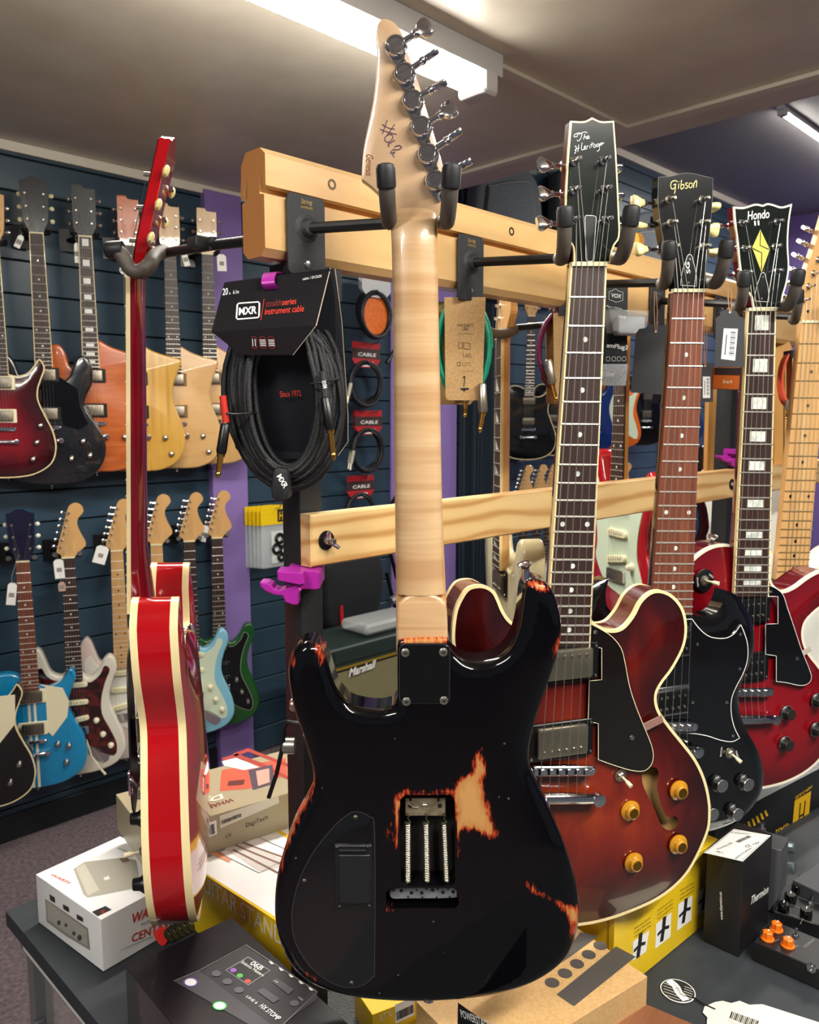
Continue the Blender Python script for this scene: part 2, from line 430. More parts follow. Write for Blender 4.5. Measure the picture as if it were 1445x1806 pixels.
for i, (c, ln, pw, k) in enumerate(LIGHTS):
    zt = ZC if c.z < 2.6 else ZC2
    lf = Fr(V((c.x, c.y, zt)), D1, UP)
    lab = {'near': 'fluorescent batten lamp on the low ceiling beside the maple headstock', 'x': 'fluorescent batten lamp on the low ceiling behind the camera', 'far': 'long strip lamp on the high dark ceiling at the back'}[k]
    t = thing('ceiling_lamp', lab, 'lamp', lf, 'ceiling strip lamps')
    kf = .45 if k == 'far' else 1
    m = MB(); m.box((0, -.03*kf, 0), (ln+.10, .058*kf, .10*kf)); m.build('housing', base('lamp_housing', '#c9ccd0', .4), t, lf, 0)
    m = MB(); q = [(-.04, -.058), (.04, -.058), (.045, -.075), (.03, -.098), (-.03, -.098), (-.045, -.075)]
    for sx in (-1, 1):
        m = MB(); m.bbox((sx*(ln/2+.005), -.080*kf, 0), (.06, .064*kf, .10*kf), .012*kf, 3); m.build('end_cap', base('lamp_end', '#d6d8da', .35), t, lf, 40)
    m = MB(); m.tube([(-ln/2, -.080*kf, 0), (ln/2, -.080*kf, 0)], .028*kf, 14)
    m.build('tube', base('lamp_tube', '#ffffff', .4, em=45, emc='#fff8ea'), t, lf)
# curtain
m = MB(); n = 60; vs = []
for i in range(n+1):
    x = 3.505+.33*i/n; w = .03+.012*math.sin(i*1.15)+.008*math.sin(i*2.7)
    vs += [(x, .02, w), (x, 3.2, w), (x, .02, w-.006), (x, 3.2, w-.006)]
fs = []
for i in range(n):
    a, b = 4*i, 4*i+4; fs += [(a, b, b+1, a+1), (a+2, a+3, b+3, b+2), (a+1, b+1, b+3, a+3), (a, a+2, b+2, b)]
m.add(vs, fs); tag(m.build('curtain', base('navy_cloth', '#1d2b3a', .8), fr=wf), 'dark navy curtain hanging in folds beside the purple wall strip', 'curtain')

# ------------------------------------------------------------------ guitar rack
SR = V((-.12, .92, 0)); RN = D2
RZ0, RZ1 = 1.772, 1.884
S0, S1 = -.046, 3.2
pine = wood('pine_rail', '#e9c287', '#d3a263', (6, 26, 26), .35, coat=.4, dist=3, c3='#e3b87b')
pine2 = wood('pine_board', '#ecca8e', '#c9975a', (3.2, 12, 12), .4, coat=.2, dist=10, ring='Y', c3='#e7c284')
rf = Fr(SR, D1, UP)      # u along the rail, v up, w to the camera side
rack = thing('guitar_rack', 'black steel guitar display rack with pine rails standing on the counter', 'rack', rf)
prof = [(-.045, RZ1-.012), (-.036, RZ1), (-.009, RZ1), (0, RZ1-.008), (0, RZ1-.040), (-.0045, RZ1-.042), (-.011, RZ1-.022), (-.011, RZ1-.047), (-.003, RZ1-.049), (-.003, RZ0+.008), (-.011, RZ0),
        (-.036, RZ0), (-.0445, RZ0+.008), (-.0445, RZ1-.052), (-.034, RZ1-.050), (-.034, RZ1-.024), (-.041, RZ1-.046), (-.047, RZ1-.046)]
m = MB(); n = len(prof); m.add([(S0, p[1], p[0]) for p in prof]+[(S1, p[1], p[0]) for p in prof], [tuple(range(n-1, -1, -1)), tuple(range(n, 2*n))]+[(i, (i+1) % n, n+(i+1) % n, n+i) for i in range(n)])
m.f[0], m.f[1] = m.f[0][::-1], m.f[1][::-1]; m.f[2:] = [f[::-1] for f in m.f[2:]]
m.mi = [1, 1]+[0]*(len(m.f)-2)
endg = wood('pine_end_grain', '#c98a4e', '#a86a34', (20, 10, 150), .55, dist=3, ring='Z', c3='#c08047')
topr = m.build('top_rail', [pine, endg], rack, rf, 30)
m = MB()
for s_ in (.045, .375, .93, 1.5): m.lathe([(.006, -.001), (.006, .0006), (.0035, .0006), (.003, -.002)], (s_, RZ1-.022, 0), (0, 0, 1), 12)
m.build('screw', base('dark_screw', '#5a4a34', .4, .6), topr, rf)
Z = [(1.425, 1.487)]
def lowrail(s0, s1):
    m = MB(); m.prism([(s0, 1.425), (s1, 1.425), (s1, 1.487), (s0, 1.487)], -.022, 0, .002, .002, 1); return m.build('lower_rail', pine2, rack, rf, 0)
lr1 = lowrail(.008, 1.175); lowrail(1.24, 2.6)
boltm = base('bolt_steel', '#c9ccd0', .25, 1)
def wing(s_, par):
    m = MB(); m.lathe([(.0115, 0), (.0115, .0015), (.004, .002)], (s_, 1.455, 0), (0, 0, 1), 20); bb = m.build('washer', blackp, par, rf)
    m = MB(); m.lathe([(.006, .0015), (.0045, .008), (.003, .009), (.003, .016)], (s_, 1.455, 0), (0, 0, 1), 10)
    m.tube([(s_, 1.455, .006), (s_-.005, 1.463, .011), (s_-.006, 1.467, .014)], [.003, .003, .002], 8); m.tube([(s_, 1.455, .006), (s_+.006, 1.449, .011), (s_+.009, 1.446, .014)], [.003, .003, .002], 8)
    m.build('wing_nut', boltm, par, rf)
wing(.03, lr1); wing(1.155, lr1)
postm = speck('rack_post_paint', '#1b1c1e', '#25272a', 500, .45, bump=.3)
for s_ in (.029, 1.215, 2.3):
    m = MB(); m.prism(rrect(s_, -.044, .034, .036, .003, 2), .802, RZ0-.001)
    m.v = [(p[0], p[2], p[1]) for p in m.v]; m.f = [f[::-1] for f in m.f]
    m.build('post', postm, rack, rf, 30)
for s_ in (.02, 1.215, 2.3):
    m = MB(); m.box((s_+.005, RZ0-.02, -.024), (.075, .036, .038)); m.build('post_bracket', postm, rack, rf, 0)
m = MB(); m.box((1.1, .806, -.044), (2.6, .01, .10)); m.build('base_bar', postm, rack, rf, 0)

def hanger(s_, label, armlen, yaw, side=1, tilt=5, zc=RZ0+.035, yz=None, grp='wall hangers on the top rail', plate=True, spread=.030, forward=1, root=None, yoke_up=.05):
    """plate on the rail, arm out from it, padded yoke at the end turned by yaw"""
    t = thing('guitar_hanger', label, 'hanger', rf, grp)
    if plate:
        m = MB(); w0 = 0 if side == 1 else -.0475
        m.prism(rrect(s_, RZ0+.027, .052, .086, .006, 3), *((.0005, .003) if side == 1 else (-.050, -.0475)), .0005, 0, 1)
        pl = m.build('plate', hangm, t, rf)
        if side == 1:
            m = MB(); m.lathe([(.0045, .003), (.004, .005), (.001, .0055)], (s_, RZ0-.004, 0), (0, 0, 1), 12); m.build('screw', boltm, pl, rf)
            m = MB(); m.lathe([(.016, .003), (.011, .005), (.008, .010)], (s_, zc, 0), (0, 0, 1), 16); m.build('boss', hangm, pl, rf)
            m = MB(); addtext(m, 'String', (s_-.008, RZ0+.0605), (s_+.008, RZ0+.0615), .0034, .005, .3); addtext(m, 'SWING', (s_-.008, RZ0+.0555), (s_+.008, RZ0+.056), .0034, .0025)
            m.build('lettering', base('gold_print', '#c9a24a', .5), pl, rf, 0)
    a = V((s_, zc, .003 if side == 1 else -.050)); b = V((s_, zc+math.sin(R(tilt))*armlen, a.z+side*armlen))
    return t, a, b
def place_yoke(t, a, b, yaw, spread=.030, length=.075, up=.042, r=.0095, sy=None):
    """yoke: U of padded tube, prongs pointing along yaw direction (degrees, in room coordinates; 0 = away from the camera)"""
    m = MB(); m.tube([a, a.lerp(b, .5), b], .0062, 10); m.build('arm', base('arm_paint', '#1a1c1e', .45), t, rf)
    bw = rf.M @ b; fwd = V((math.sin(R(yaw)), math.cos(R(yaw)), 0)); sd = V((fwd.y, -fwd.x, 0))
    pts = []
    for sg in (-1, 1):
        base_ = bw+sd*sg*.008
        path = [base_, bw+sd*sg*spread*.75+fwd*.004, bw+sd*sg*spread+fwd*.016-UP*.004, bw+sd*sg*spread*1.02+fwd*length*.55-UP*.008, bw+sd*sg*spread*1.05+fwd*length*.82+UP*.004, bw+sd*sg*spread*1.08+fwd*length*.95+UP*up*.6, bw+sd*sg*spread*1.1+fwd*length+UP*up]
        path = [rf.I @ V(q) for q in cr(path, 5, False)]
        m = MB(); m.tube(path, r, 14); y = m.build('yoke_prong', rubber, t, rf)
        e = path[-1]; d = (path[-1]-path[-3]).normalized()
        m = MB(); m.lathe([(r*1.12, -.016), (r*1.16, -.014), (r*1.16, .001), (r*1.0, .005), (r*.5, .0065)], e, d, 16); m.build('end_cap', capm, y, rf)
    m = MB(); m.lathe([(.010, -.008), (.011, 0), (.009, .01)], b, (b-a).normalized(), 12); m.build('yoke_joint', hangm, t, rf)
# ------------------------------------------------------------------ guitar builders (u across, v up, w out of the front; metres)
def binding(par, fr, out, w, name='binding', wd=.0035, th=.006, mat=cream, off=.0004, k=0):
    """band round the rim: flush on the face and down the side"""
    pts = ccw(out); nm = normals(pts); m = MB(); n = len(pts); vs = []
    for i_, w_ in ((wd, w+off), (-off, w+off), (-off, w-th), (wd, w-th)): vs += [(p[0]-q[0]*i_, p[1]-q[1]*i_, w_) for p, q in zip(pts, nm)]
    m.add(vs, [(j*n+k_, j*n+(k_+1) % n, ((j+1) % 4)*n+(k_+1) % n, ((j+1) % 4)*n+k_)[::-1] for j in range(4) for k_ in range(n)])
    return m.build(name, mat, par, fr, 40)
def fretpos(k): return 1-2**(-k/12)
MERGE = False
def fretboard(par, fr, nl, nr, el, er, w, scale, nfr, mat, inlay='dot', bind=True, th=.005, inl=pearl, fm=fretm, nut=True, every=1, dark=None, strings=None):
    """nl,nr nut ends and el,er body end corners (u,v); scale length measured along the neck"""
    nc = lerp(nl, nr, .5); ec = lerp(el, er, .5); L_ = math.hypot(ec[0]-nc[0], ec[1]-nc[1])
    def side(t, e=0):  # t metres from nut -> left, right points
        a = lerp(nl, el, t/L_); b = lerp(nr, er, t/L_); return a, b
    m = MB(); q = [nl, el, er, nr]; m.prism(q, w-th, w, .0006, 0, 1)
    FB = m; fb = None if MERGE else m.build('fingerboard', mat, par, fr, 30)
    if bind:
        m = FB if MERGE else MB(); m.m = 3
        for a, b, sg in ((nl, el, 1), (nr, er, -1)):
            d = (nr[0]-nl[0])/math.hypot(nr[0]-nl[0], nr[1]-nl[1]); k = .0016*sg
            m.prism([(a[0]-k*.3, a[1]), (a[0]+k, a[1]), (b[0]+k, b[1]), (b[0]-k*.3, b[1])], w-th, w+.0003)
        if not MERGE: m.m = 0; m.build('binding', cream, fb, fr, 0)
    m = FB if MERGE else MB(); m.m = 1 if MERGE else 0
    for k in range(1, nfr+1, every):
        t = scale*fretpos(k)
        if t > L_-.001: break
        a, b = side(t); m.tube([(a[0], a[1], w+.0002), (b[0], b[1], w+.0002)], .0013, 6)
    if not MERGE: m.build('frets', fm, fb, fr, 60); m = MB()
    else: m.m = 2
    dots = [3, 5, 7, 9, 12, 15, 17, 19, 21] if inlay in ('dot', 'shark') else [1, 3, 5, 7, 9, 12, 15, 17, 19, 21]
    for k in dots:
        t0, t1 = scale*fretpos(k-1), scale*fretpos(k)
        if t1 > L_+.001: break
        a, b = side((t0+t1)/2); c = lerp(a, b, .5); wd_ = math.hypot(b[0]-a[0], b[1]-a[1]); ax = ((b[0]-a[0])/wd_, (b[1]-a[1])/wd_)
        if inlay == 'dot':
            ps = [.5] if k != 12 else [.2, .8]
            for p in ps: m.poly(circ(*lerp(a, b, p), .0032, 14), w+.0003)
        elif inlay == 'block':
            a0, b0 = side(t0+(t1-t0)*.17); a1, b1 = side(t1-(t1-t0)*.17)
            m.poly([lerp(a0, b0, .25), lerp(a1, b1, .25), lerp(a1, b1, .75), lerp(a0, b0, .75)], w+.0003)
        elif inlay == 'shark':
            a0, b0 = side(t0+(t1-t0)*.1); a1, b1 = side(t1-(t1-t0)*.1)
            m.poly([lerp(a0, b0, .2), lerp(a1, b1, .2), lerp(a1, b1, .75)], w+.0003)
    if MERGE: fb = m.build('fingerboard', [mat, fm, inl, cream], par, fr, 30)
    elif m.v: m.build('inlays', inl, fb, fr, 0)
    if nut:
        m = MB(); d = ((nc[0]-ec[0])/L_, (nc[1]-ec[1])/L_)
        m.prism([nl, nr, (nr[0]+d[0]*.005, nr[1]+d[1]*.005), (nl[0]+d[0]*.005, nl[1]+d[1]*.005)], w-th, w+.0022, .0005, 0, 1); m.build('nut', ivory, fb, fr, 30)
    return fb
def strings(par, fr, nl, nr, bl, br, w0, w1, posts=None, tail=None, n=6, r=.00045, rev=False):
    m = MB()
    for i in range(n):
        t = i/(n-1); a = lerp(nl, nr, .1+.8*t); b = lerp(bl, br, t); rr_ = r*(1.35-.7*t if not rev else .65+.7*t)
        pa = [(a[0], a[1], w0), (b[0], b[1], w1)]
        if posts: pa.insert(0, (*posts[i][:2], posts[i][2] if len(posts[i]) > 2 else w0-.003))
        if tail: c = lerp(tail[0], tail[1], t); pa.append((c[0], c[1], w1-.004))
        m.tube(pa, rr_, 5, cap=False)
    return m.build('strings', steel, par, fr, 60)
def humbucker(par, fr, c, ax, w, wd=.070, ht=.038, cover=True, ring=blackp, covm=None, poles='low', rows=False, name='pickup', ringw=.0105, polem=None):
    """c centre; ax unit vector across the strings"""
    ay = (-ax[1], ax[0]); P = lambda x, y: (c[0]+ax[0]*x+ay[0]*y, c[1]+ax[1]*x+ay[1]*y)
    m = MB(); m.prism([P(*q) for q in rrect(0, 0, wd+2*ringw, ht+.010, .003, 3)], w, w+.0045, .001, 0, 1); pk = m.build(name, ring, par, fr)
    m = MB()
    for sx in (-1, 1):
        for y in ((-ht/2, ht/2) if ringw > .008 else ()): q = P(sx*(wd/2+ringw*.62), y); m.lathe([(.0018, .0045), (.0016, .0056), (.0004, .006)], (q[0], q[1], w), (0, 0, 1), 8)
    if m.v and not MERGE: m.build('screws', nickel, pk, fr)
    m = MB(); m.prism([P(*q) for q in rrect(0, 0, wd, ht, .004, 3)], w+.003, w+.010, .0015, 0, 2); CM = covm or (nickel if cover else blackp)
    if not MERGE: m.build('cover', CM, pk, fr); m = MB()
    else: m.m = 1
    ys = [-ht*.25, ht*.25] if rows else [(-ht*.28 if poles == 'low' else ht*.28)]
    for y in ys:
        for i in range(6): q = P(-.0255+.0102*i, y); m.lathe([(.0021, .0100), (.0019, .0112), (.0003, .0112)], (q[0], q[1], w), (0, 0, 1), 8)
    if MERGE: m.build('cover', [CM, polem or nickel], pk, fr)
    else: m.build('pole_screws', polem or nickel, pk, fr)
    return pk
def single(par, fr, c, ax, w, mat=ivory, wd=.084):
    ay = (-ax[1], ax[0]); P = lambda x, y: (c[0]+ax[0]*x+ay[0]*y, c[1]+ax[1]*x+ay[1]*y)
    m = MB(); m.prism([P(*q) for q in rrect(0, 0, wd, .018, .0085, 4)], w, w+.008, .0015, 0, 1)
    if MERGE: m.m = 1
    else: pk = m.build('pickup', mat, par, fr); m = MB()
    for i in range(6): q = P(-.026+.0104*i, 0); m.lathe([(.0024, .008), (.0023, .0088), (.0003, .0088)], (q[0], q[1], w), (0, 0, 1), 8)
    if MERGE: return m.build('pickup', [mat, steel], par, fr)
    m.build('pole_pieces', steel, pk, fr); return pk
def knob(par, fr, c, w, mat, r=.0125, h=.016, top_=None, skirt=True, n=24, name='knob', capr=.6, tm=None):
    m = MB(); o = (c[0], c[1], w)
    if skirt: m.lathe([(r, 0), (r*1.02, .002), (r*.72, h*.45), (r*.66, h), (r*.6, h+.0006)], o, (0, 0, 1), n)
    else: m.lathe([(r, 0), (r, h*.9), (r*.93, h)], o, (0, 0, 1), n)
    k = m.build(name, mat, par, fr, 50)
    if top_:
        m = MB(); m.lathe([(r*capr, h+.0004), (r*capr*.95, h+.0012)], o, (0, 0, 1), 18); m.build('knob_cap', top_, k, fr)
    return k
def toggle(par, fr, c, w, tip=ivory, d=(.3, -.5), L_=.016, r=.0024):
    m = MB(); m.lathe([(.0085, 0), (.0085, .0008), (.0065, .001), (.006, .003), (.004, .005)], (c[0], c[1], w), (0, 0, 1), 14); t = m.build('toggle_switch', nickel, par, fr)
    e = V((d[0], d[1], 1)).normalized(); m = MB(); o = V((c[0], c[1], w+.003)); m.tube([o, o+e*L_*.45, o+e*L_*.6, o+e*L_], [r*.5, r*.6, r, r*1.05], 10); m.build('switch_tip', tip, t, fr); return t
def tunomatic(par, fr, a, b, w, th=.011, saddles=True, mat=chrome):
    m = MB(); d = V((b[0]-a[0], b[1]-a[1])); L_ = d.length; d.normalize(); n = V((-d.y, d.x)); c = lerp(a, b, .5)
    P = lambda x, y: (c[0]+d.x*x+n.x*y, c[1]+d.y*x+n.y*y)
    m.prism([P(*q) for q in rrect(0, 0, L_, th, th*.48, 4)], w, w+.009, .0015, 0, 1); br = m.build('bridge', mat, par, fr)
    m = MB()
    if saddles:
        for i in range(6):
            q = [P(-L_*.34+L_*.136*i+x, y) for x, y in rrect(0, 0, L_*.095, th*.62, .0006, 1)]; m.prism(q, w+.009, w+.0115, .0008, 0, 1)
        m.build('saddles', mat, br, fr)
    m = MB()
    for sx in (-1, 1): q = P(sx*L_*.44, 0); m.lathe([(.0035, .009), (.003, .0105), (.0005, .0107)], (q[0], q[1], w), (0, 0, 1), 10)
    m.build('posts', mat, br, fr); return br
def tailpiece(par, fr, a, b, w, r=.0065, mat=chrome):
    m = MB(); va, vb = V((a[0], a[1], w+.007)), V((b[0], b[1], w+.007)); d = (vb-va).normalized()
    m.tube([va, va+d*.004, vb-d*.004, vb], [r*.7, r, r, r*.7], 16); tp = m.build('tailpiece', mat, par, fr)
    m = MB()
    for p in (va+d*.003, vb-d*.003): m.lathe([(.008, -.006), (.0088, .0), (.0085, .0075), (.004, .0082)], p, (0, 0, 1), 14)
    m.build('studs', mat, tp, fr); return tp
def tuner(par, fr, p, out, w, buttonm, post=True, blen=.018, shaft=.014, kind='keystone', face=1, backw=None, br=.0075, ang=0, bushing=True, gear=True, wb=None):
    """p post centre; out unit vector towards the button; w face height; wb back height of the headstock"""
    t = None; wb = w-.015 if wb is None else wb
    if post:
        m = MB(); m.lathe([(.0055, 0), (.0055, .0012), (.0042, .002), (.003, .003), (.0028, .009), (.0022, .0095), (.0028, .0105), (.0028, .014), (.0018, .0152)], (p[0], p[1], w), (0, 0, 1), 12); t = m.build('tuning_peg', nickel if buttonm is not chrome else chrome, par, fr)
    o = V((out[0], out[1], 0)).normalized(); c = V((p[0], p[1], wb-.0055))
    m = MB(); m.tube([c+o*.002, c+o*(shaft-.004), c+o*(shaft-.003), c+o*shaft], [.0028, .0026, .0042, .0035], 10)
    m.lathe([(.008, 0), (.009, -.003), (.008, -.007)], (p[0], p[1], wb), (0, 0, 1), 14)
    sh = m.build('tuner_shaft', chrome, t or par, fr)
    q = Matrix.Rotation(ang, 3, o); side_ = V((-o.y, o.x, 0)); nz = q @ V((0, 0, 1)); sd = q @ side_; b0 = c+o*shaft
    m = MB(); rings = [(.0, .0040, .0030), (.003, .006, .0034), (blen*.5, br, .0042), (blen*.8, br*1.05, .0042), (blen, br*.8, .003)] if kind != 'keystone' else [(.0, .0045, .003), (.004, .0050, .0036), (blen*.55, br*1.0, .0046), (blen*.85, br*1.1, .005), (blen*.95, br*1.0, .0045), (blen, br*.85, .003)]
    n = 14; vs = []
    for x, a, b_ in rings:
        for k in range(n):
            th = 2*math.pi*k/n; e = 4 if kind == 'keystone' else 3
            ca, sa = math.cos(th), math.sin(th); f = (abs(ca)**e+abs(sa)**e)**(-1/e)
            vs.append(b0+o*x+sd*a*ca*f+nz*b_*sa*f)
    m.add(vs, [tuple(range(n-1, -1, -1)), tuple(range((len(rings)-1)*n, len(rings)*n))]+[(i*n+k, i*n+(k+1) % n, (i+1)*n+(k+1) % n, (i+1)*n+k) for i in range(len(rings)-1) for k in range(n)])
    m.build('tuner_button', buttonm, t or par, fr, 50); return t
def strapbtn(par, fr, p, d, mat=chrome, s=1.):
    m = MB(); m.lathe([(.0058*s, 0), (.0052*s, .002*s), (.0034*s, .006*s), (.0036*s, .010*s), (.0068*s, .0135*s), (.0072*s, .015*s), (.005*s, .0162*s)], p, d, 16); return m.build('strap_button', mat, par, fr)
def neckback(par, fr, st, mat, w, n=12, name='neck'):
    """st: stations ((ul,vl),(ur,vr),depth) from nut to heel; rounded towards -w"""
    m = MB(); vs = []
    for a, b, d in st:
        c = lerp(a, b, .5)
        for k in range(n+1):
            t = math.pi*k/n; x = .5-.5*math.cos(t); z = (math.sin(t)**.75)
            p = lerp(a, b, x); vs.append((p[0], p[1], w-d*z))
    N_ = n+1; m.add(vs, [(i*N_+k, i*N_+k+1, (i+1)*N_+k+1, (i+1)*N_+k) for i in range(len(st)-1) for k in range(n)]+[(i*N_+n, i*N_, (i+1)*N_, (i+1)*N_+n) for i in range(len(st)-1)]+[tuple(range(N_)), tuple(range((len(st))*N_-1, (len(st)-1)*N_-1, -1))])
    return m.build(name, mat, par, fr, 50)
def dome(H, r): return lambda u, v, d: H*(1-math.exp(-d/r))

# ------------------------------------------------------------------ the black guitar seen from behind (w points out of its back)
MG = frame(742, 1190, .832, 0)
g = thing('electric_guitar', 'worn black double-cutaway electric guitar hung back to front, with a flamed maple neck', 'guitar', MG, 'guitars hung on the rack')
ZW = lambda z, o, s=2.408: [(o[0]+a/s, o[1]+b/s) for a, b in z]
outl = [(701, 1140), (701, 1215), (697, 1240), (686, 1247), (668, 1250), (639, 1247), (616, 1239), (599, 1221), (588, 1199), (579, 1170), (570, 1147), (556, 1133), (539, 1130), (523, 1139), (513, 1157), (509, 1183), (513, 1222), (521, 1257), (533, 1291), (545, 1330), (553, 1362), (550, 1392),
        (537, 1420), (516, 1459), (499, 1505), (489, 1546), (485, 1588), (487, 1629), (499, 1671), (518, 1704), (547, 1729), (585, 1745), (634, 1756), (690, 1761), (751, 1762), (813, 1759), (875, 1750), (929, 1734), (971, 1711), (1001, 1682), (1016, 1646), (1022, 1604),
        (1017, 1562), (1007, 1520), (991, 1475), (972, 1430), (953, 1392), (938, 1358), (935, 1327), (942, 1291), (954, 1249), (969, 1203), (981, 1162), (990, 1120), (989, 1087), (981, 1055), (967, 1031), (948, 1020), (932, 1023), (923, 1037), (919, 1066), (914, 1100), (904, 1129), (889, 1149), (868, 1162), (842, 1167), (818, 1162), (800, 1150), (793, 1140)]
O = cr(MG.uvs(outl, -.011), 5, True, (0, len(outl)-1))
cav = MG.uvs([(716, 1402), (795, 1402), (802, 1409), (803, 1557), (796, 1562), (715, 1562), (707, 1556), (706, 1410)])
cav2 = MG.uvs([(692, 1566), (799, 1566), (808, 1574), (810, 1594), (803, 1602), (690, 1602), (681, 1595), (681, 1574)])
RO = .013
bellyc = MG.uv(905, 1330); arm = MG.uv(500, 1690)
def hb(u, v, d):
    z = 0 if d > RO else -(RO-math.sqrt(max(0, RO*RO-(RO-d)**2)))*.92
    # belly cut along the right waist
    q = MG.uv(960, 1240); dx = max(0, 1-(abs(v-bellyc[1])/.105)**2); s_ = max(0, (u-(bellyc[0]-.008-.02*dx))/.07)
    return z-.012*dx*min(1, s_)**1.6
TH = .0445
m = MB(); m.sheet(O, [cav, cav2], hb, .0055, (.0012, .003, .0055, .0085, .012), side=-TH, ht=-.030)
# worn paint patches, outlined from the photo: bare wood inside, reddish rim
worn = [
 [(700, 1398), (716, 1393), (745, 1396), (770, 1396), (800, 1392), (812, 1372), (830, 1362), (838, 1335), (848, 1320), (853, 1335), (858, 1358), (850, 1380), (862, 1420), (872, 1455), (877, 1475), (868, 1480), (850, 1470), (828, 1462), (812, 1468), (807, 1492), (811, 1502), (803, 1515), (800, 1470), (801, 1412), (795, 1402), (716, 1402), (708, 1410), (706, 1500), (700, 1500), (696, 1450), (694, 1415)],
 [(925, 1556), (940, 1560), (948, 1572), (960, 1577), (985, 1590), (1008, 1597), (1020, 1600), (1022, 1625), (1013, 1652), (1006, 1660), (1008, 1635), (1000, 1612), (985, 1598), (962, 1585), (945, 1578), (932, 1568)],
 [(500, 1490), (512, 1455), (530, 1425), (548, 1400), (554, 1375), (550, 1402), (540, 1425), (524, 1455), (510, 1490), (500, 1520), (494, 1540)],
 [(555, 1142), (566, 1146), (572, 1165), (565, 1172), (560, 1160)],
 [(930, 1030), (948, 1026), (966, 1036), (968, 1042), (952, 1043), (935, 1038)],
 [(984, 1128), (990, 1120), (988, 1150), (978, 1162), (975, 1152)],
 [(515, 1160), (522, 1150), (520, 1168), (514, 1180), (511, 1172)],
 [(518, 1700), (530, 1712), (560, 1728), (545, 1724), (524, 1708)],
 [(706, 1134), (786, 1134), (780, 1139), (715, 1140)], [(625, 1470), (629, 1446), (631, 1460), (629, 1482)],
 [(681, 1602), (695, 1604), (693, 1609), (686, 1606)], [(683, 1470), (689, 1455), (690, 1470), (687, 1480)]]
Pv = np.array([p[:2] for p in m.v]); best = np.full(len(Pv), -1.)
for wp in worn:
    A_ = np.array(MG.uvs(wp)); dd = dist(Pv, A_); ii = inside(Pv, A_); best = np.maximum(best, np.where(ii, dd, -dd))
m.ed = {}
BB = m
bodym = base('relic_black_lacquer', '#050508', .09, coat=.8, coatr=.03, spec=.1)
T, N, L, b = nt(bodym)
at = N.new('ShaderNodeAttribute'); at.attribute_name = 'worn'
tc = N.new('ShaderNodeTexCoord'); mp = N.new('ShaderNodeMapping'); mp.inputs['Scale'].default_value = (260, 60, 60); L.new(tc.outputs['Object'], mp.inputs[0])
n1 = N.new('ShaderNodeTexNoise'); n1.inputs['Scale'].default_value = 1; n1.inputs['Detail'].default_value = 8; n1.inputs['Roughness'].default_value = .7; L.new(mp.outputs[0], n1.inputs[0])
ad = N.new('ShaderNodeMath'); ad.operation = 'MULTIPLY_ADD'; ad.inputs[1].default_value = .022; L.new(n1.outputs['Fac'], ad.inputs[0])
sb = N.new('ShaderNodeMath'); sb.operation = 'SUBTRACT'; sb.inputs[1].default_value = .0105; L.new(at.outputs['Fac'], sb.inputs[0]); L.new(sb.outputs[0], ad.inputs[2])
mr = N.new('ShaderNodeMapRange'); mr.inputs['From Min'].default_value = -.004; mr.inputs['From Max'].default_value = .012; L.new(ad.outputs[0], mr.inputs[0])
rp = ramp(N, [(.0, '#050508'), (.22, '#080607'), (.30, '#5e1810'), (.42, '#a83c1c'), (.55, '#b07a45'), (1., '#bd8c55')]); L.new(mr.outputs[0], rp.inputs[0])
# small chips over the black
vz = N.new('ShaderNodeTexVoronoi'); vz.inputs['Scale'].default_value = 34; L.new(tc.outputs['Object'], vz.inputs[0])
cm = N.new('ShaderNodeMath'); cm.operation = 'LESS_THAN'; cm.inputs[1].default_value = .045; L.new(vz.outputs['Distance'], cm.inputs[0])
mx = N.new('ShaderNodeMix'); mx.data_type = 'RGBA'; L.new(cm.outputs[0], mx.inputs['Factor']); L.new(rp.outputs[0], mx.inputs['A']); mx.inputs['B'].default_value = lin('#4a4a50')
L.new(mx.outputs['Result'], b.inputs['Base Color'])
r2 = ramp(N, [(.3, .13), (.5, .5)]); L.new(mr.outputs[0], r2.inputs[0]); L.new(r2.outputs[0], b.inputs['Roughness'])
r3 = ramp(N, [(.3, .8), (.45, .15)]); L.new(mr.outputs[0], r3.inputs[0]); L.new(r3.outputs[0], b.inputs['Coat Weight'])
body = BB.build('body', bodym, g, MG, 40)
a = body.data.attributes.new('worn', 'FLOAT', 'POINT'); arr = np.full(len(body.data.vertices), -1, np.float32); arr[:len(best)] = best; a.data.foreach_set('value', arr)
# heel block above the plate
m = MB(); hp = MG.uvs([(701, 1250), (701, 1142), (706, 1131), (716, 1128), (780, 1126), (790, 1129), (795, 1140), (794, 1250)]); m.prism(cr(hp, 2, True, (0, 7)), -.028, -.0005, .004, 0, 3)
hb_ = m.build('neck_pocket', bodym, body, MG, 40)
a = hb_.data.attributes.new('worn', 'FLOAT', 'POINT'); A_ = np.array(MG.uvs([(704, 1122), (792, 1122), (784, 1140), (712, 1141)])); Pv = np.array([v.co[:2] for v in hb_.data.vertices]); dd = dist(Pv, A_); a.data.foreach_set('value', np.where(inside(Pv, A_), dd, -dd).astype(np.float32))
dark = base('cavity_black', '#0a0a0b', .7)
m = MB(); m.poly(cav, -.0299); m.poly(cav2, -.0299); m.build('cavity_floor', base('cavity_floor', '#14100f', .8), body, MG, 0)
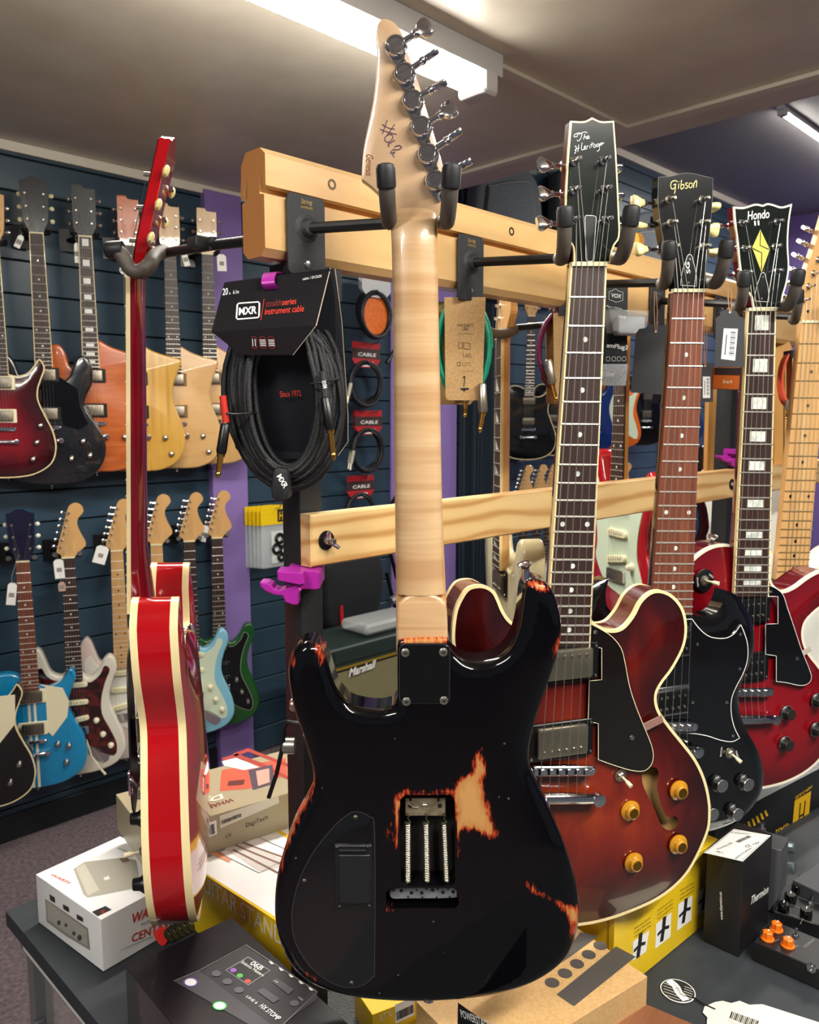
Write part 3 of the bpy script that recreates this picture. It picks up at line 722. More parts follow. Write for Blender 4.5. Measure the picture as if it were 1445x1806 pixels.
# neck plate
m = MB(); pc = MG.uv(749, 1188); pa, pb = MG.uv(704, 1189), MG.uv(796, 1187)
m.prism([(p[0], p[1]) for p in rrect(pc[0], pc[1], .0525, .0645, .006, 4)], .0002, .0022, .0006, 0, 1)
m2 = MB(); m2.prism(rrect(pc[0], pc[1], .0545, .0665, .007, 4), -.001, .0004); m2.build('plate_gasket', base('steel_edge', '#8d8d8f', .3, 1), g, MG)
npl = m.build('neck_plate', base('black_plate', '#141416', .28, .4), g, MG)
def cross_screw(x, y, par, r=.0048, w=.0022, mat=nickel, nm='screw'):
    c = MG.uv(x, y) if x is not None else y; s_ = MB(); s_.lathe([(r, w), (r*.95, w+.0009), (r*.55, w+.0018), (r*.1, w+.002)], (c[0], c[1], 0), (0, 0, 1), 18)
    s_.m = 1
    for a_ in (30, 120): 
        q = Matrix.Rotation(R(a_), 3, 'Z'); s_.box((c[0], c[1], w+.0019), (r*.95, r*.22, .0005), q)
    return s_.build(nm, [mat, dark], par, MG)
for x, y in ((715, 1150), (782, 1149), (717, 1236), (783, 1234)): cross_screw(x, y, npl)
# tremolo: claw, springs, block
w0 = -.012
m = MB(); q = MG.uvs([(715, 1408), (786, 1408), (786, 1439), (715, 1439)], w0); m.prism(q, w0-.0015, w0, .0004, 0, 1)
claw = m.build('tremolo_claw', speck('old_brass_plate', '#c9bd9c', '#a89a78', 80, .4, metal=.8), g, MG, 20)
m = MB()
for x in (724, 773): c = MG.uv(x, 1400, w0); e = MG.uv(x, 1412, w0); m.tube([(c[0], c[1], w0+.001), (e[0], e[1], w0+.001)], .0013, 8)
for x in (724, 776): c = MG.uv(x, 1421, w0); m.m = 0; m.lathe([(.0026, .0), (.0024, .0006)], (c[0], c[1], w0), (0, 0, 1), 12)
m.build('claw_screw', dark, claw, MG)
m = MB(); c0 = MG.at(738, 1424, w0+.001); c1 = MG.at(750, 1420, w0+.0015); m.tube([MG.at(722, 1418, w0+.002), MG.at(730, 1424, w0+.002), c0], .0006, 6); m.ball(c1, .0022, 10, (1.5, .7, .5)); m.build('ground_wire', base('solder', '#d8d8d4', .3, .8), claw, MG)
for x0, x1 in ((719, 719), (751, 753), (783, 788)):
    a_, b_ = MG.at(x0, 1450, w0+.002), MG.at(x1, 1556, w0+.002); d = b_-a_; turns = 34; pth = []
    for k in range(turns*9+1):
        t = k/(turns*9); th = 2*math.pi*k/9; pth.append(a_+d*t+V((math.cos(th), 0, math.sin(th)))*.0034)
    top0 = MG.at(x0, 1438, w0+.001); bot = MG.at(x1, 1567, w0+.002)
    pth = [top0+V((-.002, .001, 0)), top0+V((0, .003, .001)), top0+V((.002, 0, .001)), top0+V((0, -.003, 0))]+pth+[bot+V((0, .003, 0)), bot+V((.001, 0, .002)), bot]
    m = MB(); m.tube(pth, .00068, 5); m.build('tremolo_spring', base('spring_steel', '#b5ad98', .32, 1), g, MG, 60)
m = MB(); m.prism(cr(MG.uvs([(687, 1571), (692, 1563), (720, 1560), (798, 1560), (806, 1566), (806, 1574), (799, 1580), (720, 1581), (693, 1581)], w0), 3), w0-.012, w0+.005, .001, 0, 1)
blk = m.build('tremolo_block', speck('worn_block_metal', '#a3a8ab', '#8d9195', 60, .45, metal=.6), g, MG)
m = MB()
for x, y, r in ((708, 1566, 3.5), (726, 1570, 3.5), (744, 1570, 3.5), (763, 1565, 3.5), (781, 1569, 3.5), (799, 1568, 3.5), (735, 1565, 2), (752, 1563, 2), (772, 1563, 2), (790, 1563, 2), (720, 1577, 2), (745, 1578, 2), (770, 1578, 2), (793, 1577, 2), (695, 1566, 2)):
    c = MG.uv(x, y, w0); m.poly(circ(c[0], c[1], r/1640, 10), w0+.0052)
m.build('string_holes', dark, blk, MG, 0)
# control cover and battery box
cc = cr(MG.uvs([(627, 1431), (607, 1441), (585, 1462), (562, 1490), (545, 1516), (528, 1552), (516, 1600), (516, 1640), (526, 1672), (548, 1705), (582, 1731), (612, 1741), (640, 1737), (657, 1722), (661, 1700), (661, 1470), (652, 1440)]), 4)
m = MB(); m.prism(cc, -.0008, .0004, .0004); cov = m.build('control_cover', base('cover_black', '#0b0b0d', .16, coat=.8), g, MG)
m = MB(); m.ribbon(cc, .0007, .00048, True); m.build('cover_edge', base('cover_edge', '#3a3733', .5), cov, MG, 0)
m = MB()
for x, y in ((627, 1441), (537, 1553), (620, 1733)): cross_screw(x, y, cov, .0026, .0005, base('old_screw', '#6b6458', .4, .8))
m = MB(); m.prism(rrect(*lerp(MG.uv(590, 1483), MG.uv(657, 1598), .5), .0405, .0700, .001, 2), .0003, .0045, .0008, 0, 1); bx = m.build('battery_box', base('battery_plastic', '#161719', .42), g, MG, 30)
m = MB(); m.prism(rrect(*lerp(MG.uv(597, 1500), MG.uv(655, 1592), .5), .0345, .0560, .001, 2), .0045, .0056, .0006, 0, 1); m.tube([MG.at(598, 1500, .0062), MG.at(647, 1500, .0062)], .0015, 8); m.box(MG.at(627, 1590, .006), (.010, .004, .0016)); m.build('battery_lid', base('battery_lid', '#1b1c1e', .4), bx, MG, 30)
for x, y in ((595, 1491), (649, 1490), (600, 1595), (652, 1594)): cross_screw(x, y, bx, .0024, .0046, base('black_screw', '#34353a', .35, .7))
# neck, heel and headstock, set further from the viewer
wn = -.018
heel = [((693, 470), (769, 470), 0), ((699, 1040), (783, 1036), 0), ((700, 1134), (791, 1130), 0)]
def N2(l, r, d): return (MG.uv(*l, wn-.004), MG.uv(*r, wn-.004), d)
flame = wood('flamed_maple', '#c6a47c', '#b59169', (14, 2, 14), .3, coat=.7, c3='#cb9a63')
T, N, L, b = nt(flame)
# curl across the neck: slow waves along v, mixed over the straight grain
tc = N.new('ShaderNodeTexCoord'); mp = N.new('ShaderNodeMapping'); mp.inputs['Scale'].default_value = (5, 90, 5); L.new(tc.outputs['Object'], mp.inputs[0])
fn = N.new('ShaderNodeTexNoise'); fn.inputs['Scale'].default_value = .55; fn.inputs['Detail'].default_value = 3; fn.inputs['Distortion'].default_value = .8; L.new(mp.outputs[0], fn.inputs[0])
fr_ = ramp(N, [(.34, '#ab8560'), (.5, '#c19f78'), (.64, '#d6b892')]); L.new(fn.outputs['Fac'], fr_.inputs[0])
old = b.inputs['Base Color'].links[0].from_socket; mx = N.new('ShaderNodeMix'); mx.data_type = 'RGBA'; mx.inputs['Factor'].default_value = .62
L.new(old, mx.inputs['A']); L.new(fr_.outputs[0], mx.inputs['B']); L.new(mx.outputs['Result'], b.inputs['Base Color'])
# in this frame +w is the back of the neck, so the round side goes to +w: negative depth
sts = [((694, 340), (766, 340), .001), ((691, 362), (770, 362), -.0010), ((690, 380), (771, 380), -.0045), ((690, 396), (770, 396), -.0092), ((690, 412), (769, 412), -.0122), ((691, 440), (769, 440), -.0135), ((693, 520), (773, 520), -.0140), ((695, 700), (777, 700), -.0145), ((697, 900), (780, 900), -.0155), ((698, 1010), (783, 1010), -.0160), ((699, 1045), (785, 1045), -.0166)]
nk = neckback(g, MG, [N2(*s_) for s_ in sts], flame, wn-.004, 14)
# squared heel with a curved shoulder
m = MB(); q = MG.uvs([(699, 1150), (699, 1080), (704, 1064), (718, 1052), (742, 1047), (766, 1050), (782, 1061), (789, 1078), (791, 1150)], wn+.013)
m.prism(cr(q, 4, True, (0, 8)), wn-.024, wn+.012, .004, 0, 3); m.build('neck_heel', flame, nk, MG, 50)
m = MB(); q = MG.uvs([(690, 352), (693, 520), (697, 900), (700, 1140), (791, 1140), (780, 900), (773, 520), (771, 352)], wn-.006); m.prism(q, wn-.010, wn-.003); m.build('fingerboard', maple, nk, MG, 20)
wh = wn-.002
hs = [(690, 402), (688, 385), (683, 366), (672, 346), (655, 329), (638, 316), (638, 296), (641, 262), (650, 219), (658, 179), (663, 140), (665, 100), (663, 62), (666, 43), (674, 33), (687, 34), (700, 44), (710, 60), (720, 92), (734, 132), (749, 179), (764, 229), (777, 274), (786, 315), (787, 350), (782, 366), (774, 380), (769, 402)]
Oh = cr(MG.uvs(hs, wh), 4, True, (0, 5, 6, 27)); m = MB(); m.prism(Oh, wh-.014, wh, .0016, .0015, 2)
hmat = wood('headstock_maple', '#c8a785', '#b8946f', (10, 5, 10), .32, coat=.6, dist=4, c3='#c09d79')
hd = m.build('headstock', hmat, nk, MG, 40)
ink = base('purple_ink', '#4e2a4c', .7); brown = base('burnt_brown', '#7a3d1c', .7)
def strokes(name, par, fr, paths, wd, w, mat):
    m = MB()
    for i, p in enumerate(paths): m.ribbon(cr(fr.uvs(p, w), 5, False) if len(p) > 2 else fr.uvs(p, w), wd, w+i*.00003)
    return m.build(name, mat, par, fr, 0)
Z6 = lambda pts: [(580+a/4.014, b/4.014) for a, b in pts]
hsh = [Z6([(378, 868), (412, 908), (470, 938)]), Z6([(366, 905), (415, 935), (490, 975)])]
strokes('handwriting', hd, MG, [Z6([(415, 850), (398, 895), (380, 950)]), Z6([(468, 878), (440, 920), (405, 968)]), Z6([(378, 880), (420, 905), (470, 915)]), Z6([(365, 915), (420, 935), (480, 952)]),
  Z6([(420, 955), (398, 975), (402, 1000), (425, 1005), (450, 985), (452, 960), (430, 950), (415, 958)]), Z6([(425, 1035), (425, 1020), (470, 992)]), Z6([(425, 1012), (425, 1042)]),
  Z6([(465, 1040), (500, 1030), (515, 1045), (490, 1060), (455, 1060), (440, 1085), (470, 1075), (455, 1095), (465, 1115)])], .0009, wh+.0003, ink)
text('lettering', hd, MG, 'Genesis', (646, 272), (645, 310), brown, wh+.0003, h=.0075, shear=.35)
# six locking tuners
ups = [(698, 86), (713, 134), (727, 181), (742, 227), (754, 275), (767, 322)]
btn = [(740, 60, 80), (752, 107, 20), (766, 159, 25), (783, 203, 70), (795, 247, 10), (811, 298, 10)]
for (x, y), (bx_, by_, an) in zip(ups, btn):
    c = V((*MG.uv(x, y, wh), wh)); e = V((*MG.uv(bx_, by_, wh), wh+.006)); d = e-c; d.z = 0; d.normalize()
    m = MB(); px_ = V((-d.y, d.x, 0))
    m.prism([tuple((c+d*a+px_*b)[:2]) for a, b in ((-.010, .004), (-.006, .010), (.009, .0085), (.012, .003), (.011, -.006), (.004, -.012), (-.002, -.019), (-.006, -.019), (-.0085, -.010))], wh, wh+.003, .0008, 0, 1)
    m.lathe([(.0098, .003), (.0102, .006), (.0098, .0095), (.0088, .0108), (.0076, .0108), (.0073, .0098), (.0003, .0098)], c, (0, 0, 1), 26)
    t = m.build('tuner_housing', chrome, hd, MG, 40)
    b0 = c+d*.008+V((0, 0, .0055)); L1 = (e-c).length-.010
    m = MB(); m.tube([b0, b0+d*(L1-.006), b0+d*(L1-.005), b0+d*(L1-.002), b0+d*L1], [.0034, .0030, .0042, .0042, .003], 12)
    an = R(an); side_ = V((-d.y, d.x, 0)); nz = V((0, 0, 1)); sd = side_*math.sin(an)+nz*math.cos(an); ns = nz*math.sin(an)-side_*math.cos(an)
    # button: flat rounded lobe, broad in sd*?; thin across ns
    big, thn = (side_*math.sin(an)-nz*math.cos(an)), (nz*math.sin(an)+side_*math.cos(an))
    q8 = [(0, -.0035), (.004, -.0080), (.009, -.0095), (.0135, -.0085), (.0155, -.004), (.0155, .004), (.0135, .0085), (.009, .0095), (.004, .0080), (0, .0035)]
    s_ = b0+d*(L1-.001); k = len(m.v); m.prism(q8, -.0032, .0032, .0014, .0014, 2)
    m.v[k:] = [tuple(s_+d*p[0]+big*p[1]+thn*p[2]) for p in m.v[k:]]
    if big.cross(thn).dot(d) < 0: m.f = [f for f in m.f]
    m.build('tuner_button', chrome, t, MG, 40)
    m = MB(); q = c+px_*-.0155; m.lathe([(.0026, .003), (.0022, .0042), (.0004, .0046)], (q.x, q.y, wh), (0, 0, 1), 10); m.build('screw', dark, t, MG)
    text_w = wh+.0101
    m = MB(); addtext(m, 'LOCKING', tuple((c-d*.005+px_*.0005)[:2]), tuple((c+d*.005+px_*.0005)[:2]), text_w, .0016); m.ribbon(circ(c.x, c.y, .0066, 20), .0004, text_w, True); m.build('lettering', base('engraving', '#3c3c40', .5), t, MG, 0)
# strap buttons
p = MG.at(930, 1020, -.020); strapbtn(g, MG, p, V((-.2, 1, .1)), chrome, 1.15)
p = V((MG.uv(757, 1758, -.011)[0], min(q[1] for q in O)+.001, -.026)); strapbtn(g, MG, p, V((0, -1, 0)), chrome, .9)
# whammy arm and volume side parts that stick out at the waist
m = MB(); m.tube([MG.at(560, 1275, -.050), MG.at(528, 1276, -.052), MG.at(508, 1273, -.053), MG.at(502, 1282, -.053), MG.at(498, 1320, -.053), MG.at(488, 1365, -.052), MG.at(474, 1407, -.05)], .0026, 8); m.build('tremolo_arm', base('black_arm', '#101012', .3), g, MG)
m = MB(); q = MG.at(512, 1243, -.045); m.lathe([(.006, 0), (.0075, .004), (.0075, .010), (.005, .012)], MG.at(530, 1243, -.047), (-1, 0, 0), 16); m.build('pickup_edge', nickel, g, MG)
m = MB(); m.lathe([(.0095, 0), (.0095, .012), (.008, .014)], MG.at(520, 1315, -.058), (-1, 0, 0), 22); m.build('knob', base('knurled_steel', '#b9b7ae', .3, .9), g, MG)
# hangers
t, a_, b_ = hanger(0.006, 'black hanger with plate nearest the rail end, holding the maple neck', .17, 0)
yk = MG.M @ V((*MG.uv(736, 392, wn), wn))
b_ = rf.I @ (V((yk.x+.001, yk.y+.040, yk.z+.010)))
place_yoke(t, a_, b_, 180, spread=.029, length=.078, up=.030, r=.0082)
# ------------------------------------------------------------------ three double- and single-cut guitars hung facing us, and a maple-neck one
def headface(par, fr, pts, w, th, facem, backm, corners, bind=None, bw=.0016, k=3):
    o = cr(fr.uvs(pts), k, True, corners); m = MB(); m.prism(o, w-th, w-.0008, 0, .001, 1); h = m.build('headstock', backm, par, fr, 30)
    m = MB(); m.prism(o, w-.0008, w); m.build('face_veneer', facem, h, fr, 0)
    if bind: binding(h, fr, o, w, 'headstock_binding', bw, .0022, bind)
    return h, o
def bellcover(par, fr, c, w, s=1., edge=white, mat=blackp):
    pts = [(0, .026), (.0035, .024), (.006, .017), (.0095, .008), (.012, -.004), (.0125, -.013), (-.0125, -.013), (-.012, -.004), (-.0095, .008), (-.006, .017), (-.0035, .024)]
    o = cr([(c[0]+a*s, c[1]+b*s) for a, b in pts], 3, True, (5, 6)); m = MB(); m.prism(o, w, w+.0014, .0003, 0, 1); t = m.build('truss_rod_cover', mat, par, fr, 30)
    m = MB(); m.ribbon(o, .0007, w+.0015, True); m.build('cover_edge', edge, t, fr, 0)
    m = MB()
    for y in (.020, -.009): m.lathe([(.0018, .0014), (.0015, .0022), (.0002, .0022)], (c[0], c[1]+y*s, w), (0, 0, 1), 8)
    m.build('screws', nickel, t, fr); return t
def lettering(par, fr, name, items, w, mat):
    m = MB()
    for sv, a, b, h, sh, bo in items: addtext(m, sv, fr.uv(*a, w), fr.uv(*b, w), w, h, sh, bo)
    return m.build(name, mat, par, fr, 0)
def rimwall(par, fr, o, w0, w1, mat, name='sides'):
    m = MB(); n = len(o); oc = ccw(o); m.add([(p[0], p[1], w0) for p in oc]+[(p[0], p[1], w1) for p in oc], [(k, (k+1) % n, n+(k+1) % n, n+k) for k in range(n)]); return m.build(name, mat, par, fr, 50)
def prongs(s_, label, G_, nutmid, wk, spread, length, up, yaw, r=.0085, dz=.010, dx=0, back=.034):
    t, a_, b_ = hanger(s_, label, .17, 0)
    yk = G_.M @ V((*G_.uv(*nutmid, wk), wk)); f = V((math.sin(R(yaw)), math.cos(R(yaw)), 0)); p = yk-f*back
    place_yoke(t, a_, rf.I @ V((p.x+dx, p.y, yk.z+dz)), yaw, spread=spread, length=length, up=up, r=r); return t

# --- sunburst semi-hollow
HG = frame(1017, 1120, .985, 18)
g = thing('electric_guitar', 'sunburst semi-hollow guitar with amber knobs and f-hole hanging behind the black guitar', 'guitar', HG, 'guitars hung on the rack')
rt = [(1043, 1093), (1055, 1103), (1076, 1111), (1097, 1107), (1115, 1087), (1129, 1061), (1146, 1045), (1164, 1041), (1185, 1049), (1202, 1068), (1210, 1091), (1211, 1119), (1204, 1147), (1185, 1182), (1167, 1206), (1158, 1227), (1162, 1252), (1181, 1280), (1206, 1311), (1227, 1339), (1242, 1370), (1251, 1405), (1253, 1437), (1248, 1470), (1222, 1526), (1195, 1560), (1157, 1588), (1108, 1610), (1066, 1624), (1024, 1632), (985, 1633)]
lt = [(930, 1625), (870, 1605), (815, 1575), (772, 1530), (750, 1480), (744, 1430), (755, 1375), (780, 1330), (808, 1290), (824, 1255), (822, 1222), (812, 1180), (800, 1145), (798, 1114), (803, 1077), (814, 1052), (826, 1037), (843, 1032), (859, 1034), (872, 1043), (880, 1058), (888, 1077), (901, 1095), (925, 1110), (950, 1112), (966, 1100)]
O = cr(HG.uvs(rt+lt), 4, True, (0, len(rt)+len(lt)-1))
fh = HG.uvs([(1131, 1356), (1129, 1377), (1139, 1402), (1150, 1423), (1158, 1444), (1164, 1454), (1176, 1461), (1188, 1456), (1193, 1446), (1188, 1437), (1178, 1438), (1169, 1433), (1160, 1409), (1155, 1384), (1158, 1357), (1146, 1350)])
fh = ccw(cr(fh, 3, True))
m = MB(); hd_ = lambda u, v, d: .0075*(1-math.exp(-max(0, d-.006)/.05))
m.sheet(O, [fh], hd_, .009, (.003, .007, .012)); 
bst = burst('red_sunburst', [(.0, '#260304'), (.2, '#3a0605'), (.45, '#5f1109'), (.75, '#7d220d'), (1., '#943512')], 1.1, rough=.25)
bd = m.build('body', bst, g, HG, 40)
sidem = wood('red_mahogany_side', '#4a1414', '#66241f', (4, 4, 120), .25, coat=1, c3='#571a18')
m = MB(); m.prism(O, -.044, -.0400); m.build('back', sidem, bd, HG, 0)
rimwall(bd, HG, O, -.042, 0, sidem)
binding(bd, HG, O, .0, 'binding', .0036, .005); binding(bd, HG, O, -.037, 'back_binding', .003, .006)
m = MB(); m.poly([(p[0]*1.0, p[1]) for p in HG.uvs([(1100, 1330), (1215, 1330), (1215, 1480), (1100, 1480)])], -.0130); m.build('inside', base('bare_maple_inside', '#d0a563', .8), bd, HG, 0)
pg = [(1043, 1101), (1059, 1109), (1080, 1123), (1096, 1143), (1103, 1168), (1111, 1210), (1122, 1245), (1136, 1280), (1150, 1315), (1153, 1336), (1148, 1351), (1136, 1360), (1115, 1359), (1087, 1351), (1056, 1340), (1056, 1276), (1038, 1273), (1040, 1201), (1062, 1199), (1062, 1143), (1042, 1141)]
Op = cr(HG.uvs(pg, .013), 3, True, (0, 14, 15, 16, 17, 18, 19, 20)); m = MB(); m.prism(Op, .0105, .0125, .0003, 0, 1); p_ = m.build('pickguard', base('guard_black', '#120d0c', .14, coat=1), g, HG, 20)
m = MB(); m.ribbon(Op, .0008, .0126, True); m.build('guard_edge', ivory, p_, HG, 0)
c = HG.uv(1115, 1301, .0126); m = MB(); m.lathe([(.0036, 0), (.003, .0014), (.0003, .0016)], (*c, .0125), (0, 0, 1), 12); c = HG.uv(1051, 1115, .0126); m.lathe([(.0028, 0), (.0022, .001), (.0003, .0012)], (*c, .0125), (0, 0, 1), 12); m.build('screws', chrome, p_, HG)
m = MB(); q = HG.uvs([(1136, 1277), (1168, 1262), (1172, 1274), (1141, 1290)], .011); m.prism(q, .009, .0102, .0003, 0, 1); m.build('guard_bracket', base('clear_bracket', '#8d6a60', .2), p_, HG, 0)
nl, nr, el, er = HG.uvs([(1008, 470), (1070, 470), (963, 1141), (1041, 1141)], .014)
sl = 2*(HG.uv(1038, 470, .014)[1]-HG.uv(1020, 938, .014)[1])
nkm = base('cherry_neck', '#5a1512', .2, coat=1)
neckback(g, HG, [(nl, nr, .016), (lerp(nl, el, .6), lerp(nr, er, .6), .019), (lerp(nl, el, .9), lerp(nr, er, .9), .022)], nkm, .009)
fb = fretboard(g, HG, nl, nr, el, er, .014, sl, 22, rosew)
hp = [(1007, 466), (1006, 442), (1001, 431), (991, 419), (991, 376), (995, 290), (1001, 218), (1021, 219), (1031, 216), (1038, 212), (1046, 216), (1056, 219), (1076, 218), (1081, 290), (1085, 376), (1086, 419), (1077, 435), (1072, 450), (1070, 466)]
hb2, _ = headface(g, HG, hp, .008, .014, base('green_black_veneer', '#111815', .18, coat=1), nkm, (0, 6, 9, 12, 18), cream)
px = lambda x, y, w=.008: HG.uv(x, y, w)
m = MB(); q = rrect(*px(1040, 421), .0150, .052, .003, 3); q = [(p[0]-(.0025 if p[1] < px(1040, 440)[1] else 0)*(1 if p[0] < px(1040, 421)[0] else -1)*-1, p[1]) for p in q]; m.prism(q, .008, .0094, .0003, 0, 1); tc_ = m.build('truss_rod_cover', blackp, hb2, HG, 30); m = MB(); m.ribbon(q, .0006, .0095, True); m.build('cover_edge', white, tc_, HG, 0)
sil = base('silver_ink', '#dfe3e0', .4)
def hstroke(pts): return [(880+a/2.557, 200+b/2.557) for a, b in pts]
strokes('lettering', hb2, HG, [hstroke(p) for p in (
 [(372, 92), (360, 88), (342, 96), (340, 106), (356, 104)], [(352, 98), (385, 84), (400, 88)], [(376, 90), (370, 112), (360, 124), (352, 120)], [(388, 92), (382, 118)], [(383, 112), (392, 104), (394, 116)], [(398, 112), (408, 104), (400, 102), (398, 114), (410, 112)],
 [(342, 152), (347, 147), (349, 156), (346, 176), (340, 181)], [(360, 141), (358, 160), (356, 174)], [(342, 168), (350, 160), (364, 156)], [(376, 132), (372, 152), (374, 166), (382, 162)], [(384, 160), (392, 150), (386, 148), (384, 162), (394, 160)], [(396, 162), (398, 148), (404, 148)], [(410, 146), (410, 158)], [(420, 130), (418, 154)], [(412, 142), (430, 136)],
 [(436, 142), (428, 144), (428, 154), (436, 150), (438, 140), (438, 152)], [(450, 138), (443, 140), (443, 150), (450, 146), (452, 136), (452, 164), (442, 172)], [(456, 144), (466, 136), (460, 134), (456, 146), (474, 132)])], .00075, .0084, sil)
for (x, y), (bx_, by_), sd in (((1013, 285), (968, 292), -1), ((1064, 284), (1096, 293), 1), ((1012, 336), (968, 343), -1), ((1066, 335), (1097, 341), 1), ((1010, 389), (955, 391), -1), ((1068, 389), (1100, 392), 1)):
    tuner(hb2, HG, px(x, y), (sd, -.03), .008, chrome, ang=R(20 if sd < 0 else 75), blen=.016, shaft=.020, br=.0092, kind='round', wb=-.006)
P_ = lambda i: px(*((1013, 285), (1012, 336), (1010, 389), (1068, 389), (1066, 335), (1064, 284))[[2, 1, 0, 5, 4, 3][i]])
strings(g, HG, nl, nr, HG.uv(955, 1360, .025), HG.uv(1034, 1360, .025), .0175, .0245, posts=[(*P_(i), .017) for i in range(6)], tail=(HG.uv(953, 1408, .02), HG.uv(1033, 1408, .02)))
ax = (1., .0)
humbucker(g, HG, HG.uv(1000, 1171, .014), ax, .0085, ring=blackp, covm=base('aged_nickel', '#b5ac95', .32, .95), poles='top')
humbucker(g, HG, HG.uv(994, 1309, .018), ax, .0085, covm=base('aged_nickel', '#b5ac95', .32, .95), poles='low')
tunomatic(g, HG, HG.uv(938, 1361, .02), HG.uv(1052, 1360, .02), .012, .013)
tailpiece(g, HG, HG.uv(934, 1409, .02), HG.uv(1058, 1409, .02), .0115, .0075)
amber = base('amber_knob', '#b8801c', .12, coat=1)
gold = base('gold_cap', '#b98a3c', .25, 1)
for x, y in ((1116, 1433), (1202, 1397), (1201, 1493), (1122, 1525)): knob(g, HG, HG.uv(x, y, .014), .0075, amber, .0135, .0095, gold, capr=.5)
toggle(g, HG, HG.uv(1098, 1370, .012), .0075, ivory, (.25, -.45), .018, .0028)
prongs(.285, 'black hanger on the rail holding the sunburst semi-hollow guitar', HG, (1042, 447), -.004, .034, .078, .036, 183, dz=.002)

# --- black double horn guitar
SGF = frame(1190, 1150, 1.12, 20)
g = thing('electric_guitar', 'glossy black twin-horn guitar with white-edged black pickguard and cream tuner buttons', 'guitar', SGF, 'guitars hung on the rack')
rt = [(1220, 1086), (1230, 1087), (1248, 1089), (1269, 1084), (1281, 1070), (1290, 1044), (1307, 1052), (1321, 1070), (1332, 1091), (1338, 1119), (1338, 1147), (1330, 1175), (1317, 1206), (1311, 1231), (1313, 1259), (1324, 1290), (1342, 1322), (1352, 1350), (1355, 1377), (1349, 1405), (1331, 1433), (1304, 1454), (1270, 1468), (1230, 1476)]
lt = [(1180, 1480), (1120, 1478), (1060, 1462), (1015, 1430), (998, 1395), (1000, 1350), (1020, 1310), (1040, 1275), (1046, 1240), (1040, 1200), (1028, 1160), (1026, 1120), (1032, 1075), (1045, 1045), (1062, 1030), (1081, 1023), (1076, 1045), (1077, 1070), (1092, 1086), (1120, 1094), (1148, 1092)]
O = cr(SGF.uvs(rt+lt), 4, True, (0, 5, len(rt)+15, len(rt)+len(lt)-1))
blk_l = base('black_gloss', '#09090b', .1, coat=1, coatr=.02)
m = MB(); BV = .010
m.sheet(O, [], lambda u, v, d: -.009*(1-min(1, d/.022))**1.6, .008, (.002, .005, .009, .014, .019), side=-.034)
bd = m.build('body', blk_l, g, SGF, 50)
pg = [(1219, 1091), (1232, 1108), (1248, 1121), (1265, 1125), (1281, 1124), (1293, 1117), (1300, 1108), (1305, 1101), (1311, 1115), (1317, 1136), (1317, 1161), (1310, 1185), (1297, 1210), (1289, 1231), (1288, 1255), (1293, 1280), (1303, 1301), (1289, 1307), (1268, 1304), (1247, 1297), (1226, 1293), (1150, 1290), (1120, 1200), (1110, 1120), (1148, 1095)]
Op = cr(SGF.uvs(pg), 3, True, (0, 7, 16, 20, 21, 24)); m = MB(); m.prism(Op, 0, .0022, .0003, 0, 1); p_ = m.build('pickguard', base('guard_gloss', '#0a0b0e', .1, coat=1), g, SGF, 20)
m = MB(); m.ribbon(Op, .0012, .0024, True); m.build('guard_edge', white, p_, SGF, 0)
m = MB()
for x, y in ((1217, 1100), (1229, 1136), (1305, 1118), (1304, 1179), (1281, 1238), (1292, 1297), (1221, 1238)): c = SGF.uv(x, y); m.lathe([(.0026, .0022), (.002, .0032), (.0003, .0034)], (*c, 0), (0, 0, 1), 10)
m.build('screws', chrome, p_, SGF)
nl, nr, el, er = SGF.uvs([(1188, 516), (1244, 516), (1149, 1086), (1221, 1086)], .010)
sl = 2*(SGF.uv(1216, 516, .01)[1]-SGF.uv(1200, 915, .01)[1])
neckback(g, SGF, [(nl, nr, .016), (lerp(nl, el, .6), lerp(nr, er, .6), .019), (lerp(nl, el, .97), lerp(nr, er, .97), .024)], blk_l, .0045)
fretboard(g, SGF, nl, nr, el, er, .010, sl, 22, rosew2, bind=False)
hp = [(1188, 513), (1183, 474), (1169, 435), (1158, 364), (1158, 314), (1177, 313), (1193, 309), (1206, 307), (1220, 308), (1232, 311), (1254, 316), (1252, 364), (1246, 435), (1241, 474), (1242, 513)]
hb2, Ho = headface(g, SGF, hp, .004, .014, base('black_veneer', '#131415', .2, coat=1), blk_l, (0, 4, 10, 14))
m = MB(); m.ribbon(Ho, .0008, .0043, True); m.build('face_edge', base('worn_edge', '#4c4c4a', .5), hb2, SGF, 0)
goldi = base('gold_ink', '#e2cf7e', .4)
strokes('lettering', hb2, SGF, [hstroke(p) for p in ([(806, 308), (795, 303), (779, 310), (776, 330), (782, 341), (794, 335), (797, 320)], [(797, 320), (796, 345), (792, 362)], [(788, 322), (800, 319)], [(812, 316), (810, 340)], [(812, 306), (813, 309)],
  [(824, 300), (821, 339), (832, 336), (835, 322), (823, 322)], [(853, 314), (843, 315), (844, 323), (852, 328), (850, 336), (840, 338)], [(868, 314), (860, 316), (858, 332), (867, 335), (872, 328), (872, 317), (866, 314)], [(878, 336), (880, 312)], [(880, 318), (888, 304), (893, 308), (890, 334)])], .0013, .0044, goldi)
lettering(hb2, SGF, 'lettering', [('SG', (1218, 482), (1216, 462), .0062, 0, .02)], .0062, white)
bellcover(hb2, SGF, SGF.uv(1214, 486, .004), .0044, 1.05)
for (x, y), sd, an in (((1179, 353), -1, 12), ((1238, 353), 1, 80), ((1182, 394), -1, 80), ((1239, 394), 1, 10), ((1184, 436), -1, 20), ((1240, 436), 1, 80)):
    tuner(hb2, SGF, SGF.uv(x, y, .004), (sd, -.04), .004, base('cream_button', '#efe3a0', .35, coat=.4), ang=R(an), blen=.019, shaft=.024, br=.0088, wb=-.010)
